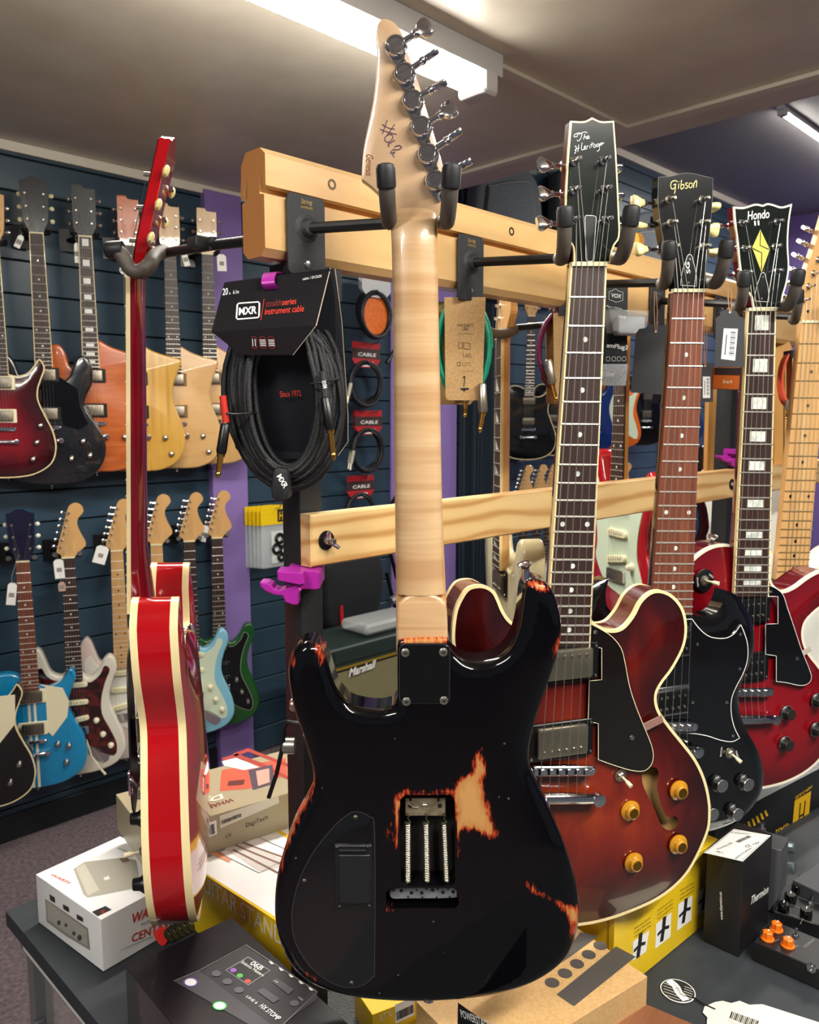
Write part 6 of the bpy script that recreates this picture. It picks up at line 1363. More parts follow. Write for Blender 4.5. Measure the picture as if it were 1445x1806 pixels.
m = MB(); m.ribbon(T_.uvs([Z8(*p) for p in ((870, 238), (1016, 126), (1192, 156), (1058, 276))], .0012), .0006, .0012, True); m.build('line_print', blackpr, B8.body, T_, 0)
B8.txt(B8.SA, [('Thermion', Z8(1100, 502), Z8(1188, 440), .0125, .25, .015)], whitep); B8.txt(B8.SB, [('www.thermion.eu', Z8(960, 580), Z8(953, 440), .0045, 0, .01)], whitep)
# pedals
def pedal(name, label, O_, A_, B_, bot, mats, h=None, group=None): return Box(name, label, 'pedal', O_, A_, B_, bot, h=h, mats=mats, group=group, r=.002)
pb_ = base('pedal_black', '#17171a', .4, coat=.2)
P1 = pedal('effects_pedal', 'small black pedal with three orange pointer knobs', (1330, 1660), (1500, 1733), (1362, 1622), (1330, 1694), pb_)
org = base('orange_knob', '#e87212', .4)
def flutedknob(par, T_, px_, r, h, mat, n=7):
    c = T_.uv(*px_, .004); m = MB(); m.lathe([(r, 0), (r*1.02, .002), (r*.95, .003)], (*c, .0005), (0, 0, 1), 24)
    pts = [(c[0]+r*(.82 if k % 2 else .66)*math.cos(math.pi*k/n), c[1]+r*(.82 if k % 2 else .66)*math.sin(math.pi*k/n)) for k in range(2*n)]
    m.prism(pts, .003, h, .001, 0, 1); k_ = m.build('knob', mat, par, T_, 30); m = MB(); m.box((c[0], c[1]+r*.35, h+.0003), (.001, r*.6, .0004)); m.build('pointer', white, k_, T_, 0); return k_
for p in ((1230, 620), (1185, 665), (1288, 700)): flutedknob(P1.root, P1.T, Z8(*p), .0095, .013, org)
c = P1.T.uv(*Z8(1328, 660), .001); m = MB(); m.lathe([(.005, 0), (.005, .002), (.003, .003)], (*c, 0), (0, 0, 1), 6); m.tube([(c[0], c[1], .002), (c[0], c[1]+.002, .012)], [.0015, .002], 8); m.build('switch', chrome, P1.root, P1.T)
P1.txt(P1.T, [('FUZZERLESS', Z8(1375, 720), Z8(1425, 680), .0035), ('DRIVE', Z8(1225, 690), Z8(1245, 678), .0022), ('LEVEL', Z8(1325, 722), Z8(1345, 708), .0022)], greyp)
c = P1.SA.uv(*Z8(1408, 822), .001); m = MB(); m.lathe([(.007, 0), (.007, .003), (.0042, .003), (.0042, .0005)], (*c, 0), (0, 0, 1), 6); m.lathe([(.005, .002), (.005, .004), (.0032, .004), (.003, .001)], (*c, 0), (0, 0, 1), 16); m.build('jack_socket', chrome, P1.root, P1.SA)
P2 = pedal('effects_pedal', 'wide black pedal with shiny black knobs behind the orange-knob pedal', (1366, 1607), (1540, 1660), (1412, 1546), None, pb_, h=.030)
for p in ((1265, 515), (1300, 468), (1335, 422), (1368, 380), (1380, 545), (1440, 455)):
    c = P2.T.uv(*Z8(*p), .006); m = MB(); m.lathe([(.0088, 0), (.0088, .011), (.0078, .0125)], (*c, .0005), (0, 0, 1), 22); k_ = m.build('knob', base('shiny_black', '#060607', .08, coat=1), P2.root, P2.T); m = MB(); m.box((c[0], c[1]+.004, .0133), (.0012, .007, .0004)); m.build('pointer', white, k_, P2.T, 0)
for p in ((1405, 490),): c = P2.T.uv(*Z8(*p), .001); m = MB(); m.lathe([(.005, 0), (.003, .003)], (*c, 0), (0, 0, 1), 6); m.tube([(c[0], c[1], .002), (c[0]+.002, c[1]+.002, .013)], [.0015, .002], 8); m.build('switch', chrome, P2.root, P2.T)
m = MB()
for a, b in (((1240, 535), (1330, 560)), ((1320, 560), (1420, 600)), ((1330, 460), (1445, 500)), ((1365, 410), (1445, 440)), ((1300, 500), (1400, 540)), ((1350, 600), (1410, 480))): m.ribbon(P2.T.uvs([Z8(*a), Z8(*b)], .0008), .0006, .0008)
m.build('line_print', greyp, P2.body, P2.T, 0)
P3 = pedal('effects_pedal', 'upright grey pedal with metal knobs behind the tall black box', (1378, 1500), (1392, 1478), (1320, 1475), None, base('pedal_grey_metal', '#4a4a4e', .4), h=.11)
for p in ((1262, 208), (1232, 250), (1265, 310), (1232, 355)):
    q = onY(*Z8(*p), 1.36); m = MB(); m.lathe([(.010, 0), (.010, .018), (.008, .020)], q, (.75, -.6, .15), 10); m.build('knob', base('zinc_knob', '#8d9a9c', .35, .8), P3.root, Fr(V((0, 0, 0)), V((1, 0, 0)), V((0, 1, 0))))
c = P3.T.uv(1344, 1463, .001); m = MB(); m.lathe([(.007, 0), (.006, .003), (.0035, .004), (.003, .010), (.005, .012)], (*c, 0), (0, 0, 1), 14); m.build('footswitch', chrome, P3.root, P3.T)
P4 = pedal('effects_pedal', 'dark grey wedge pedal at the right edge behind the black knob pedal', (1398, 1552), (1480, 1590), (1432, 1490), None, base('wedge_grey', '#3c3c40', .5), h=.05)
# black long box with yellow marks
B9 = Box('stand_box', 'long black stand box with yellow letter logo behind the pedals', 'box', (1262, 1452), (1480, 1338), (1180, 1408), None, h=.085, mats=base('black_card2', '#141416', .4, coat=.3))
Z7 = lambda x, y: (940+x/2.861, 1000+y/2.861)
S_ = B9.SA; yp = pr('yellow', '#e0ae14')
for k in range(6): x = 1062+k*21; B9.panel(S_, [Z7(x, 1300-k*14), Z7(x+10, 1296-k*14), Z7(x+22, 1335-k*16), Z7(x+12, 1340-k*16)], yp)
B9.panel(S_, [Z7(*p) for p in ((1322, 1180), (1405, 1130), (1388, 1320), (1305, 1370))], yp)
bl = pr('black3', '#141416'); m = MB(); m.ribbon(S_.uvs([Z7(1352, 1190), Z7(1340, 1320)], .0009), .004, .0009); m.ribbon(S_.uvs([Z7(1376, 1178), Z7(1362, 1305)], .0009), .004, .001); m.ribbon(S_.uvs([Z7(1345, 1260), Z7(1370, 1245)], .0009), .004, .0011); m.build('letter_print', bl, B9.body, S_, 0)
B9.txt(S_, [('HERCULES', Z7(1410, 1100), Z7(1325, 1160), .0065, 0, .012), ('GS432', Z7(1292, 1290), Z7(1225, 1330), .010, 0, .012), ('GS', Z7(1282, 1378), Z7(1240, 1398), .014, 0, .012)], yp)
# walnut-sided unit, round label, white tag
B10 = Box('wooden_unit', 'walnut-sided box unit at the bottom edge beside the kraft box', 'unit', (1066, 1802), (1098, 1750), (1300, 1874), None, h=.045, mats=wood('walnut', '#74492f', '#94643f', (6, 60, 60), .4, c3='#83543a'), r=.006)
lf = Fr(onZ(1196, 1748, ZT+.0006), V((.92, -.39, 0)), V((.39, .92, 0)))
t = thing('round_label', 'round black and white maker label lying on the dark counter', 'label', lf)
m = MB(); m.prism(circ(0, 0, .0235, 36, .0235), 0, .0008); b_ = m.build('disc', white, t, lf, 0)
m = MB(); m.poly(circ(0, 0, .0222, 36), .0009); b1 = m.build('disc_print', blackpr, t, lf, 0)
m = MB(); m.ribbon(cr([(-.014, .016), (-.004, .008), (.002, -.004), (.012, -.016)], 5, False), .011, .0011)
for k in range(5): m.ribbon([(-.021+k*.001, .008-k*.006), (-.008+k*.003, .006-k*.006)], .0007, .0011); m.ribbon([(.008, .012-k*.005), (.020, .010-k*.005)], .0007, .0011)
b2 = m.build('band_print', white, t, lf, 0); m = MB(); addtext(m, 'THE', (-.008, .009), (-.002, .005), .0013, .003); addtext(m, 'Pinups', (-.005, .002), (.008, -.011), .0013, .0065, .2); m.build('lettering', blackpr, t, lf, 0)
m = MB(); m.tube([lf.I @ onZ(*q, ZT+.0025) for q in ((1222, 1758), (1236, 1768), (1244, 1772), (1262, 1780))], .0012, 6); m.build('cord', blackp, t, lf)
tf = Fr(onZ(1300, 1790, ZT+.0012), V((.92, -.39, 0)), V((.39, .92, 0)))
t = thing('swing_tag', 'large cream price tag with barcode lying on the dark counter', 'tag', tf)
tp_ = [(1243, 1776), (1240, 1786), (1248, 1795), (1247, 1806), (1260, 1822), (1330, 1900), (1470, 1850), (1470, 1812), (1345, 1772), (1322, 1773), (1305, 1766), (1290, 1770), (1275, 1766), (1262, 1768)]
m = MB(); m.prism(tf.uvs(tp_), 0, .0008); cd_ = m.build('card', base('cream_tag', '#e9e6cf', .6), t, tf, 0); m = MB()
for k in range(16): a = lerp((1288, 1796), (1332, 1814), k/15); b = lerp((1292, 1784), (1338, 1800), k/15); m.ribbon(tf.uvs([a, b], .001), .0011 if k % 3 else .002, .001)
addtext(m, 'Thermion 430 40', tf.uv(1283, 1800, .001), tf.uv(1325, 1818, .001), .001, .003); m.build('barcode', blackpr, cd_, tf, 0)
# plectrums by the white box
for k in range(6):
    red_ = k == 0; x, y = ((288, 1668) if red_ else (296+9*k, 1668-5*k)); pf = frame(x, y, 1.10, 20 if red_ else 62)
    pf = Fr(onZ(x, y, ZT), pf.u, UP*.93-pf.n*.30)
    o = cr([(0, 0), (.007, .006), (.0125, .017), (.011, .024), (0, .0265), (-.011, .024), (-.0125, .017), (-.007, .006)], 4)
    m = MB(); m.prism(o, 0, .003, .001, .001, 1); p_ = m.build('guitar_pick', base('red_pick', '#d8302a', .3) if red_ else base('black_pick', '#1c1f26', .25, coat=1), fr=pf)
    tag(p_, 'red plectrum leaning beside the white pedal box' if red_ else 'black plectrum in the small leaning row by the white pedal box', 'plectrum', 'black plectrums in a row' if not red_ else None)
    if not red_: m = MB(); m.ribbon(cr([(-.006, .019), (0, .012), (.006, .019)], 4, False), .0012, .0031); m.build('pattern_print', base('grey_print', '#9aa2ac', .5), p_, pf, 0)
# ------------------------------------------------------------------ packaged cable hanging at the rack post
PF = frame(490, 560, .86, 0)
Z4 = lambda x, y: (360+x/3.611, 400+y/3.611)
pk = thing('cable_package', 'packaged black instrument cable under a folded black and red card, hung on a purple strap', 'cable', PF)
cardb = base('glossy_black_card', '#17171b', .22, coat=.6)
def quadsheet(mb, pts, th=.0006):
    """card through 3-D points, with a little thickness"""
    P3 = [V(p) for p in pts]; n = (P3[1]-P3[0]).cross(P3[2]-P3[0]).normalized()
    if n.z < 0: P3 = P3[::-1]; n = -n
    k = len(P3); mb.add(P3+[p-n*th for p in P3], [tuple(range(k)), tuple(range(2*k-1, k-1, -1))]+[(i, k+i, k+(i+1) % k, (i+1) % k) for i in range(k)]); return n
TL, BR, BL = PF.at(396, 498, 0), PF.at(558, 574, .030), PF.at(373, 585, .030)
_a, _b, _c = PF.M@TL, PF.M@BR, PF.M@BL; TR = PF.I @ hit(583, 473, _c, (_b-_c).cross(_a-_c).normalized())
FL, FR_ = PF.at(425, 626, .016), PF.at(517, 626, .016)
m = MB(); quadsheet(m, [TL, BL, BR, TR]); quadsheet(m, [BL, FL, FR_, BR]); fc = m.build('card_sleeve', cardb, pk, PF, 0)
bw_ = [PF.at(x, y, w) for x, y, w in ((402, 498, -.002), (590, 474, -.002), (602, 566, -.020), (613, 732, -.036), (613, 779, -.040), (596, 803, -.042), (440, 815, -.042), (415, 790, -.041), (402, 600, -.022))]
m = MB(); k = len(bw_); m.add(bw_, [tuple(range(k))]); m.add([p+V((0, 0, -.0006)) for p in bw_], [tuple(range(k))]); inner = base('dark_navy_card', '#0b0f18', .5); m.build('back_card', inner, pk, PF, 0)
m = MB(); m.tube([p+V((.0005, 0, 0)) for p in bw_[1:6]], .0005, 5); m.tube([TR, BR], .0005, 5); m.tube([BR, FR_], .0004, 5); m.build('card_edge', base('raw_card_edge', '#c9b8a0', .7), fc, PF)
CFm = Fr(PF.M@BL, (PF.M@BR)-(PF.M@BL), (PF.M@TL)-(PF.M@BL)); redl = pr('cable_red', '#e23b2c')
def ct_(items, mat, w=.0006, nm='lettering', fr_=CFm, par=fc):
    m = MB()
    for it in items: addtext(m, it[0], fr_.uv(*Z4(*it[1]), w), fr_.uv(*Z4(*it[2]), w), w, it[3], it[4] if len(it) > 4 else 0, it[5] if len(it) > 5 else 0)
    return m.build(nm, mat, par, fr_, 0)
ct_([('MXR', (220, 562), (335, 550), .0090, .1, .03), ('20', (118, 436), (155, 430), .0085, .25, .01), ('6.1m', (185, 428), (222, 424), .0050, .25), ('cable / DCIS20', (628, 340), (750, 320), .0032, .25), ('ft', (160, 432), (170, 430), .003, .2)], whitep)
ct_([('series', (497, 500), (590, 490), .0080, .25, .005), ('instrument cable', (385, 560), (637, 538), .0080, .25, .003)], redl); ct_([('stealth', (392, 510), (495, 500), .0080, .25, .003)], pr('dim_red', '#7a2320'))
m = MB(); o = [CFm.uv(*Z4(*p), .0006) for p in ((212, 495), (222, 487), (345, 478), (353, 486), (350, 570), (342, 578), (214, 588), (206, 580))]; m.ribbon(o, .0016, .0006, True); m.build('logo_frame', whitep, fc, CFm, 0)
m = MB(); m.ribbon([CFm.uv(*Z4(383, 458), .0006), CFm.uv(*Z4(362, 595), .0006)], .0005, .0006); m.build('line_print', redl, fc, CFm, 0)
LFm = Fr(PF.M@FL, (PF.M@FR_)-(PF.M@FL), (PF.M@((BL+BR)/2))-(PF.M@((FL+FR_)/2)))
for x in (318, 375, 430):
    m = MB(); c = LFm.uv(*Z4(x, 737), .0006); o = rrect(c[0], c[1], .0062, .013, .003, 3); m.ribbon(o, .0004, .0006, True); m.build('icon_ring', redl, fc, LFm, 0)
    m = MB(); c = c if isinstance(c, tuple) else tuple(c)
    for j in range(2 if x == 318 else 4):
        if x == 318: m.ribbon([(c[0]-.0014+j*.0026, c[1]-.004), (c[0]-.0010+j*.0026, c[1]+.004)], .0010, .0008)
        else: m.ribbon([(c[0]-.0030, c[1]+.0028-j*.0020), (c[0]+.0030, c[1]+.0028-j*.0020)], .0012, .0008)
    m.build('icon_print', whitep, fc, LFm, 0)
BF = Fr(PF.M@PF.at(510, 720, -.034), V((1, 0, 0)), (PF.M@bw_[1])-(PF.M@bw_[4])*1.0)
BF = Fr(PF.M@((bw_[3]+bw_[8])/2), (PF.M@bw_[3])-(PF.M@bw_[8])-V((0, 0, ((PF.M@bw_[3])-(PF.M@bw_[8])).z)), (PF.M@bw_[1])-(PF.M@bw_[4]))
BF.o = BF.o  # text plane slightly in front of the back card
m = MB(); a, b = BF.uv(*Z4(485, 1085), .012), BF.uv(*Z4(625, 1078), .012); addtext(m, 'Since 1972.', a, b, .012, .0066); m.build('lettering', redl, pk, BF, 0)
braid = base('braided_cable', '#17181b', .55)
T, N, L, b = nt(braid); tc = N.new('ShaderNodeTexCoord'); vv = N.new('ShaderNodeTexVoronoi'); vv.inputs['Scale'].default_value = 900; L.new(tc.outputs['Object'], vv.inputs[0]); bp = N.new('ShaderNodeBump'); bp.inputs['Strength'].default_value = .6; bp.inputs['Distance'].default_value = .0006; L.new(vv.outputs['Distance'], bp.inputs['Height']); L.new(bp.outputs[0], b.inputs['Normal'])
ctr = PF.at(500, 700, 0); rnd = random.Random(5); path = []; loops = 19
LV = [((i*5) % 13)/12 for i in range(loops)]; LW = [-.016+.024*((i*.618) % 1) for i in range(loops)]
for k in range(loops*36):
    t = k/36; i_ = int(t); fq = t-i_; e_ = max(0, (fq-.8)/.2); e_ = e_*e_*(3-2*e_); j_ = min(i_+1, loops-1)
    g_ = LV[i_]*(1-e_)+LV[j_]*e_; ww = LW[i_]*(1-e_)+LW[j_]*e_; th = math.pi/2+2*math.pi*t
    ra = .0335+.030*g_; rb = .074+.025*g_; sx = ra*math.cos(th)*(1+.03*math.sin(3*th+i_)); sy = rb*math.sin(th)
    path.append(ctr+V((sx-.0035*sy/.1, sy, ww+.003*math.sin(2*th+i_*1.7)+(-.012 if sy > .068 else 0))))
m = MB(); m.tube(path, .0033, 7); m.build('cable', braid, pk, PF, 60)
gp = base('gold_plug', '#d9b25a', .2, 1)
def jack(par, fr, a, b, c, r=.0052, barrel=blackp, tip=gp, sleeve=None, sl=None, extra=1.0):
    """plug: barrel from a to b, gold pin from b to c"""
    a, b, c = V(a), V(b), V(c); d = (c-b).normalized(); LP = (c-b).length
    m = MB(); m.tube([a, a.lerp(b, .05), a.lerp(b, .9), b], [r*.75, r, r*1.08, r*.95], 10); j = m.build('plug', barrel, par, fr, 40)
    m = MB(); m.lathe([(.0042, -.001), (.0042, .003), (.0031, .004), (.0031, LP*.72), (.0022, LP*.75), (.0032, LP*.80), (.0030, LP*.88), (.0012, LP)], b, d, 12); m.build('plug_tip', tip, j, fr, 50)
    if sleeve: m = MB(); m.tube([V(sl[0]), V(sl[1])], r*.72, 10); m.build('sleeve', sleeve, j, fr)
    return j
jack(pk, PF, PF.at(398, 747, .018), PF.at(390, 800, .018), PF.at(384, 843, .018), sleeve=base('red_sleeve', '#c2271c', .4), sl=(PF.at(393, 698, .018), PF.at(399, 745, .018)))
jk = jack(pk, PF, PF.at(573, 700, .018), PF.at(583, 758, .018), PF.at(589, 812, .018), sleeve=base('heat_shrink', '#2a2b2e', .5), sl=(PF.at(569, 655, .018), PF.at(574, 702, .018)))
m = MB(); c0 = Z4(762, 1030); addtext(m, 'MXR', PF.uv(*Z4(785, 1025), .024), PF.uv(*Z4(775, 975), .024), .024, .0042, 0, .02); m.build('lettering', whitep, jk, PF, 0)
zt = base('zip_tie', '#0d0d0f', .4)
for a, b in (((392, 729), (443, 728)), ((547, 678), (593, 668))): 
    m = MB(); p, q = PF.at(*a, .020), PF.at(*b, .020); m.tube([p+V((0, 0, -.03)), p, p.lerp(q, .5)+V((0, -.001, .003)), q, q+V((0, 0, -.03))], .0012, 6); m.build('zip_tie', zt, pk, PF)
m = MB(); c = PF.at(497, 848, 0); q = [(-.008, -.017), (.008, -.018), (.010, .010), (.004, .015), (-.006, .012)]; k = len(m.v); m.prism(cr([(c.x+a, c.y+b) for a, b in q], 3), -.020, .018, .004, .004, 2); w_ = m.build('hook_strap', base('strap_black', '#121316', .6), pk, PF, 40)
m = MB(); addtext(m, 'MXR', PF.uv(488, 840, .0185), PF.uv(501, 862, .0185), .0185, .0055, 0, .03); m.build('lettering', whitep, w_, PF, 0)
# purple printed parts
pur = base('purple_print_plastic', '#a8219a', .35, coat=.3)
t = thing('cable_strap', 'small purple strap hook through the slot of the black cable card', 'hook', PF)
m = MB(); path = [PF.at(x, y, w) for x, y, w in ((468, 511, .008), (462, 503, .012), (462, 493, .008), (466, 484, -.006), (473, 484, -.05), (500, 486, -.085))]; path = [V(p) for p in cr(path, 3, False)]
for i in range(len(path)-1): pass
vs = []; [vs.extend([p+V((.0, .0, 0)), p+V((.0135, .0012, 0)), p+V((.0135, .0012+.0012, .0012)), p+V((0, .0012, .0012))]) for p in path]
m.add(vs, [(i*4+j, i*4+(j+1) % 4, i*4+4+(j+1) % 4, i*4+4+j) for i in range(len(path)-1) for j in range(4)]+[(0, 3, 2, 1), (len(vs)-4, len(vs)-3, len(vs)-2, len(vs)-1)]); m.build('strap', pur, t, PF, 0)
def clipparts(t, F_):
    w1, w0_ = .022, -.016
    def pz(name, pts, a, b, par=t, bev=.0012, k=None):
        m = MB(); o = F_.uvs(pts); o = cr(o, k) if k else o; m.prism(o, a, b, bev, bev, 1); return m.build(name, pur, par, F_, 20)
    bs = pz('clip_base', [(508, 1001), (560, 1002), (566, 1005), (566, 1033), (560, 1035), (540, 1034), (508, 1036)], w0_-.03, w1-.004)
    pz('upper_jaw', [(497, 998), (541, 1001), (543, 1020), (536, 1022), (498, 1014)], w1-.02, w1+.012)
    pz('lower_hook', [(466, 1019), (478, 1020), (486, 1024), (490, 1030), (500, 1033), (515, 1029), (530, 1022), (537, 1032), (531, 1040), (531, 1057), (524, 1058), (510, 1053), (505, 1042), (490, 1040), (476, 1034), (467, 1026)], w1-.02, w1+.006)
t = thing('cable_clip', 'purple plastic clip hook on the black post below the lower pine rail', 'hook', frame(530, 1020, .93, 0), 'purple clip hooks on the rack posts'); clipparts(t, FRAMES[t.name])
t2 = copy_tree(t); t2.location = t.location+D1*1.19+UP*.105; t2['label'] = 'purple plastic clip hook on the second post beside the pearl-inlay neck'

# ------------------------------------------------------------------ kraft-card cables below the rail
def cablepack(lab, x, y, Y, rx, ry, cardpts, cmat, colr, plugs, n=6, items=(), yaw=0, backdx=.012, r=.0033, holes=True):
    f = frame(x, y, Y, yaw); t = thing('cable_package', lab, 'cable', f, 'packaged cables hung below the rail')
    m = MB(); path = []
    for k in range(n*24): a = k/24; th = 2*math.pi*a; g_ = (a*.618) % 1; path.append(V((rx*(1-.16*g_)*math.cos(th), ry*(1-.10*g_)*math.sin(th), -.012+.012*math.sin(a*2.3))))
    m.tube(path, r, 8); m.build('cable', colr, t, f, 60)
    m = MB(); m.prism(f.uvs(cardpts, .006), .005, .006); cd_ = m.build('card', cmat, t, f, 0)
    m = MB(); o = [(p[0]+backdx*(-1), p[1]-.006) for p in f.uvs(cardpts, -.024)]; m.prism(o, -.026, -.025); m.build('back_card', cmat, t, f, 0)
    m = MB(); top_ = max(p[1] for p in f.uvs(cardpts, .006)); m.box((0, top_+.004, -.010), (.018, .016, .036)); m.build('hook_tab', blackp, t, f, 0)
    for a, b, c, w in plugs: jack(t, f, f.at(*a, w), f.at(*b, w), f.at(*c, w), r=.0062, barrel=base('satin_nickel', '#bdb5a6', .3, .9))
    m = MB()
    for it in items: addtext(m, it[0], f.uv(*it[1], .0065), f.uv(*it[2], .0065), .0065, it[3])
    if items: m.build('lettering', blackpr, cd_, f, 0)
    return t, f, cd_
green = base('green_cable', '#0f9a78', .35, coat=.3); mar = base('maroon_cable', '#6b1f44', .35, coat=.3)
t, f, cd_ = cablepack('green cable behind a kraft card reading high quality cable', 819, 612, 1.12, .038, .068, [(784, 524), (857, 524), (851, 698), (845, 706), (791, 706), (786, 700)], kraft, green, [((850, 676), (852, 727), (846, 763), .012), ((822, 690), (821, 708), (820, 736), -.01)], items=[('HIGH QUALITY', (807, 576), (835, 576), .0040), ('CABLE', (815, 582.5), (827, 582.5), .0040), ('LENGTH 3M STRAIGHT', (808, 589.5), (834, 589.5), .0012), ('CE', (806, 646), (813, 646), .0060), ('made for music', (815, 641), (830, 641), .0014), ('keep dry and clean', (815, 645), (831, 645), .0014), ('store on a hook', (815, 655), (836, 655), .0014)])
m = MB(); W_ = .0066
m.ribbon(f.uvs([(820, 664), (820, 672), (818, 682)], W_), .0010, W_); m.ribbon(f.uvs([(813, 686), (827, 686)], W_), .0028, W_); m.poly(f.uvs([(816, 686), (822, 686), (819, 692)], W_), W_); m.poly(circ(*f.uv(819, 665, W_), .0016, 8), W_)
m.ribbon(f.uvs([(809, 604), (816, 604), (816, 614), (809, 614)], W_), .0006, W_, True); m.ribbon(f.uvs([(818, 604), (829, 606), (829, 616), (818, 615)], W_), .0007, W_, True); m.ribbon(f.uvs([(816, 623), (819, 631)], W_), .0006, W_); m.ribbon(circ(*f.uv(824, 627, W_), .002, 10), .0006, W_, True); m.ribbon(f.uvs([(829, 622), (827, 632), (832, 632)], W_), .0006, W_, True)
m.build('icon_print', blackpr, cd_, f, 0)
cablepack('maroon cable behind a kraft card left of the semi-hollow neck', 993, 618, 1.30, .040, .062, [(976, 552), (1048, 552), (1044, 706), (978, 706)], kraft, mar, [((967, 634), (975, 677), (982, 708), .012)])
# amp plug blister pack
VF = frame(1090, 590, 1.34, 6); t = thing('blister_pack', 'clear blister pack with grey mini headphone amp hanging right of the semi-hollow neck', 'package', VF)
m = MB(); m.prism(VF.uvs([(1060, 500), (1108, 500), (1106, 642), (1060, 642)]), -.001, 0); bc = m.build('back_card', base('pack_black', '#1d1f24', .3), t, VF, 0)
m = MB(); m.prism(VF.uvs([(1058, 642), (1108, 642), (1104, 680), (1058, 680)]), -.001, .0004); m.build('lower_card', speck('silver_mesh', '#8d8f94', '#b9bbbf', 900, .4, metal=.3), t, VF, 0)
m = MB(); m.bbox((*VF.uv(1110, 575, .012), .012), (.046, .030, .022), .004, 2); m.build('mini_amp', base('amp_silver', '#a6a8ac', .4, .3), t, VF)
m = MB(); o = VF.uvs([(1062, 548), (1134, 552), (1128, 592), (1070, 588)]); m.prism(o, .001, .030, .004, 0, 2); m.build('blister', base('clear_blister', '#e8ecee', .08, alpha=.22), t, VF)
m = MB(); addtext(m, 'VOX', VF.uv(1078, 524, .001), VF.uv(1096, 526, .001), .001, .0062, 0, .02); m.ribbon(VF.uvs([(1074, 528), (1075, 514), (1080, 513), (1086, 509), (1092, 514), (1099, 515), (1099, 530), (1087, 533)], .001), .0006, .001, True); addtext(m, 'Plug in. Chill Out.', VF.uv(1070, 541, .001), VF.uv(1098, 547, .001), .001, .003); addtext(m, 'amPlug3', VF.uv(1070, 612, .001), VF.uv(1107, 617, .001), .001, .0072, 0, .01); addtext(m, 'VOX', VF.uv(1090, 560, .0301), VF.uv(1104, 562, .0301), .0301, .004)
for x in (1073, 1083, 1092, 1101): m.ribbon(rrect(*VF.uv(x, 633, .001), .0058, .0068, .001, 1), .0005, .001, True)
addtext(m, 'S Silver', VF.uv(1062, 664, .001), VF.uv(1084, 664, .001), .001, .0075, .2, .01); m.build('lettering', whitep, bc, VF, 0)
def scallop(lab, pts, Y, yaw, mat, sticker=None, hole=None, string=None, top_=.05):
    f = frame(*pts[0], Y, yaw); t = thing('swing_tag', lab, 'tag', f, 'black scalloped price tags'); m = MB(); m.prism(f.uvs(pts), -.0006, 0); c = m.build('card', mat, t, f, 0)
    if sticker:
        m = MB(); m.poly(ccw([f.uv(*sticker[i], .0004) for i in (0, 1, 3, 2)]), .0004); st = m.build('sticker', whitep, c, f, 0)
        m = MB(); a, b, d, e = [V(q) for q in f.uvs(sticker, .0006)]
        for k in range(14): p = a.lerp(b, .30+.0)+(d-a)*0; u0 = .55; q1 = a.lerp(d, .12+.055*k); r1 = b.lerp(e, .12+.055*k); m.ribbon([tuple(q1.lerp(r1, .52)), tuple(q1.lerp(r1, .88))], .0008 if k % 3 else .0016, .0006)
        m.ribbon([tuple(a.lerp(b, .25).lerp(d.lerp(e, .25), .2)), tuple(a.lerp(b, .25).lerp(d.lerp(e, .25), .85))], .0014, .0006); m.build('barcode', blackpr, c, f, 0)
    m = MB(); h_ = f.at(*hole, .001); m.poly(circ(h_.x, h_.y, .0022, 12), .0007); m.build('hole_ring', base('hole_paper', '#cfc9bd', .6), c, f, 0)
    m = MB()
    for sx in (-.0012, .0012): m.tube([h_+V((sx, 0, 0)), h_+V((sx*2, top_*.5, -.004)), h_+V((sx, top_, -.010))], .0007, 5)
    m.build('string', base('amber_string', '#a5713c', .6), t, f); return t
blkc = base('black_tag_card', '#26272b', .55)
scallop('blank black scalloped tag left of the reddish fingerboard', [(1122, 588), (1128, 580), (1137, 579), (1146, 573), (1156, 571), (1168, 575), (1176, 573), (1184, 578), (1184, 697), (1113, 692)], 1.24, 0, blkc, None, (1157, 584), top_=.06)
scallop('black scalloped tag with white barcode sticker left of the pearl-inlay neck', [(1263, 560), (1271, 556), (1276, 548), (1287, 545), (1299, 549), (1304, 557), (1314, 562), (1313, 648), (1261, 646)], 1.22, 0, blkc, [(1277, 579), (1302, 580), (1272, 633), (1297, 636)], (1288, 550), top_=.045)
scallop('dark tag with white sticker half hidden behind the reddish fingerboard', [(1232, 640), (1259, 640), (1258, 709), (1230, 709)], 1.60, 0, blkc, [(1240, 664), (1253, 664), (1240, 702), (1253, 702)], (1244, 645), top_=.10)
SF = frame(1280, 668, 1.36, 0); t = thing('blister_pack', 'small orange clip tuner pack below the black barcode tag', 'package', SF)
m = MB(); m.prism(SF.uvs([(1257, 648), (1308, 648), (1304, 688), (1255, 686)]), -.001, .006, .001, 0, 1); c = m.build('box', base('pack_orange', '#b85a1c', .25, coat=.5), t, SF, 0); m = MB(); m.prism(SF.uvs([(1259, 649), (1307, 649), (1306, 662), (1258, 661)]), .006, .0068); m.build('pack_band', base('pack_dark', '#2a1c18', .3), c, SF, 0)
m = MB(); addtext(m, 'Snark', SF.uv(1275, 676, .007), SF.uv(1292, 676, .007), .007, .006, .1); m.build('lettering', pr('lt', '#f0d8b0'), c, SF, 0)
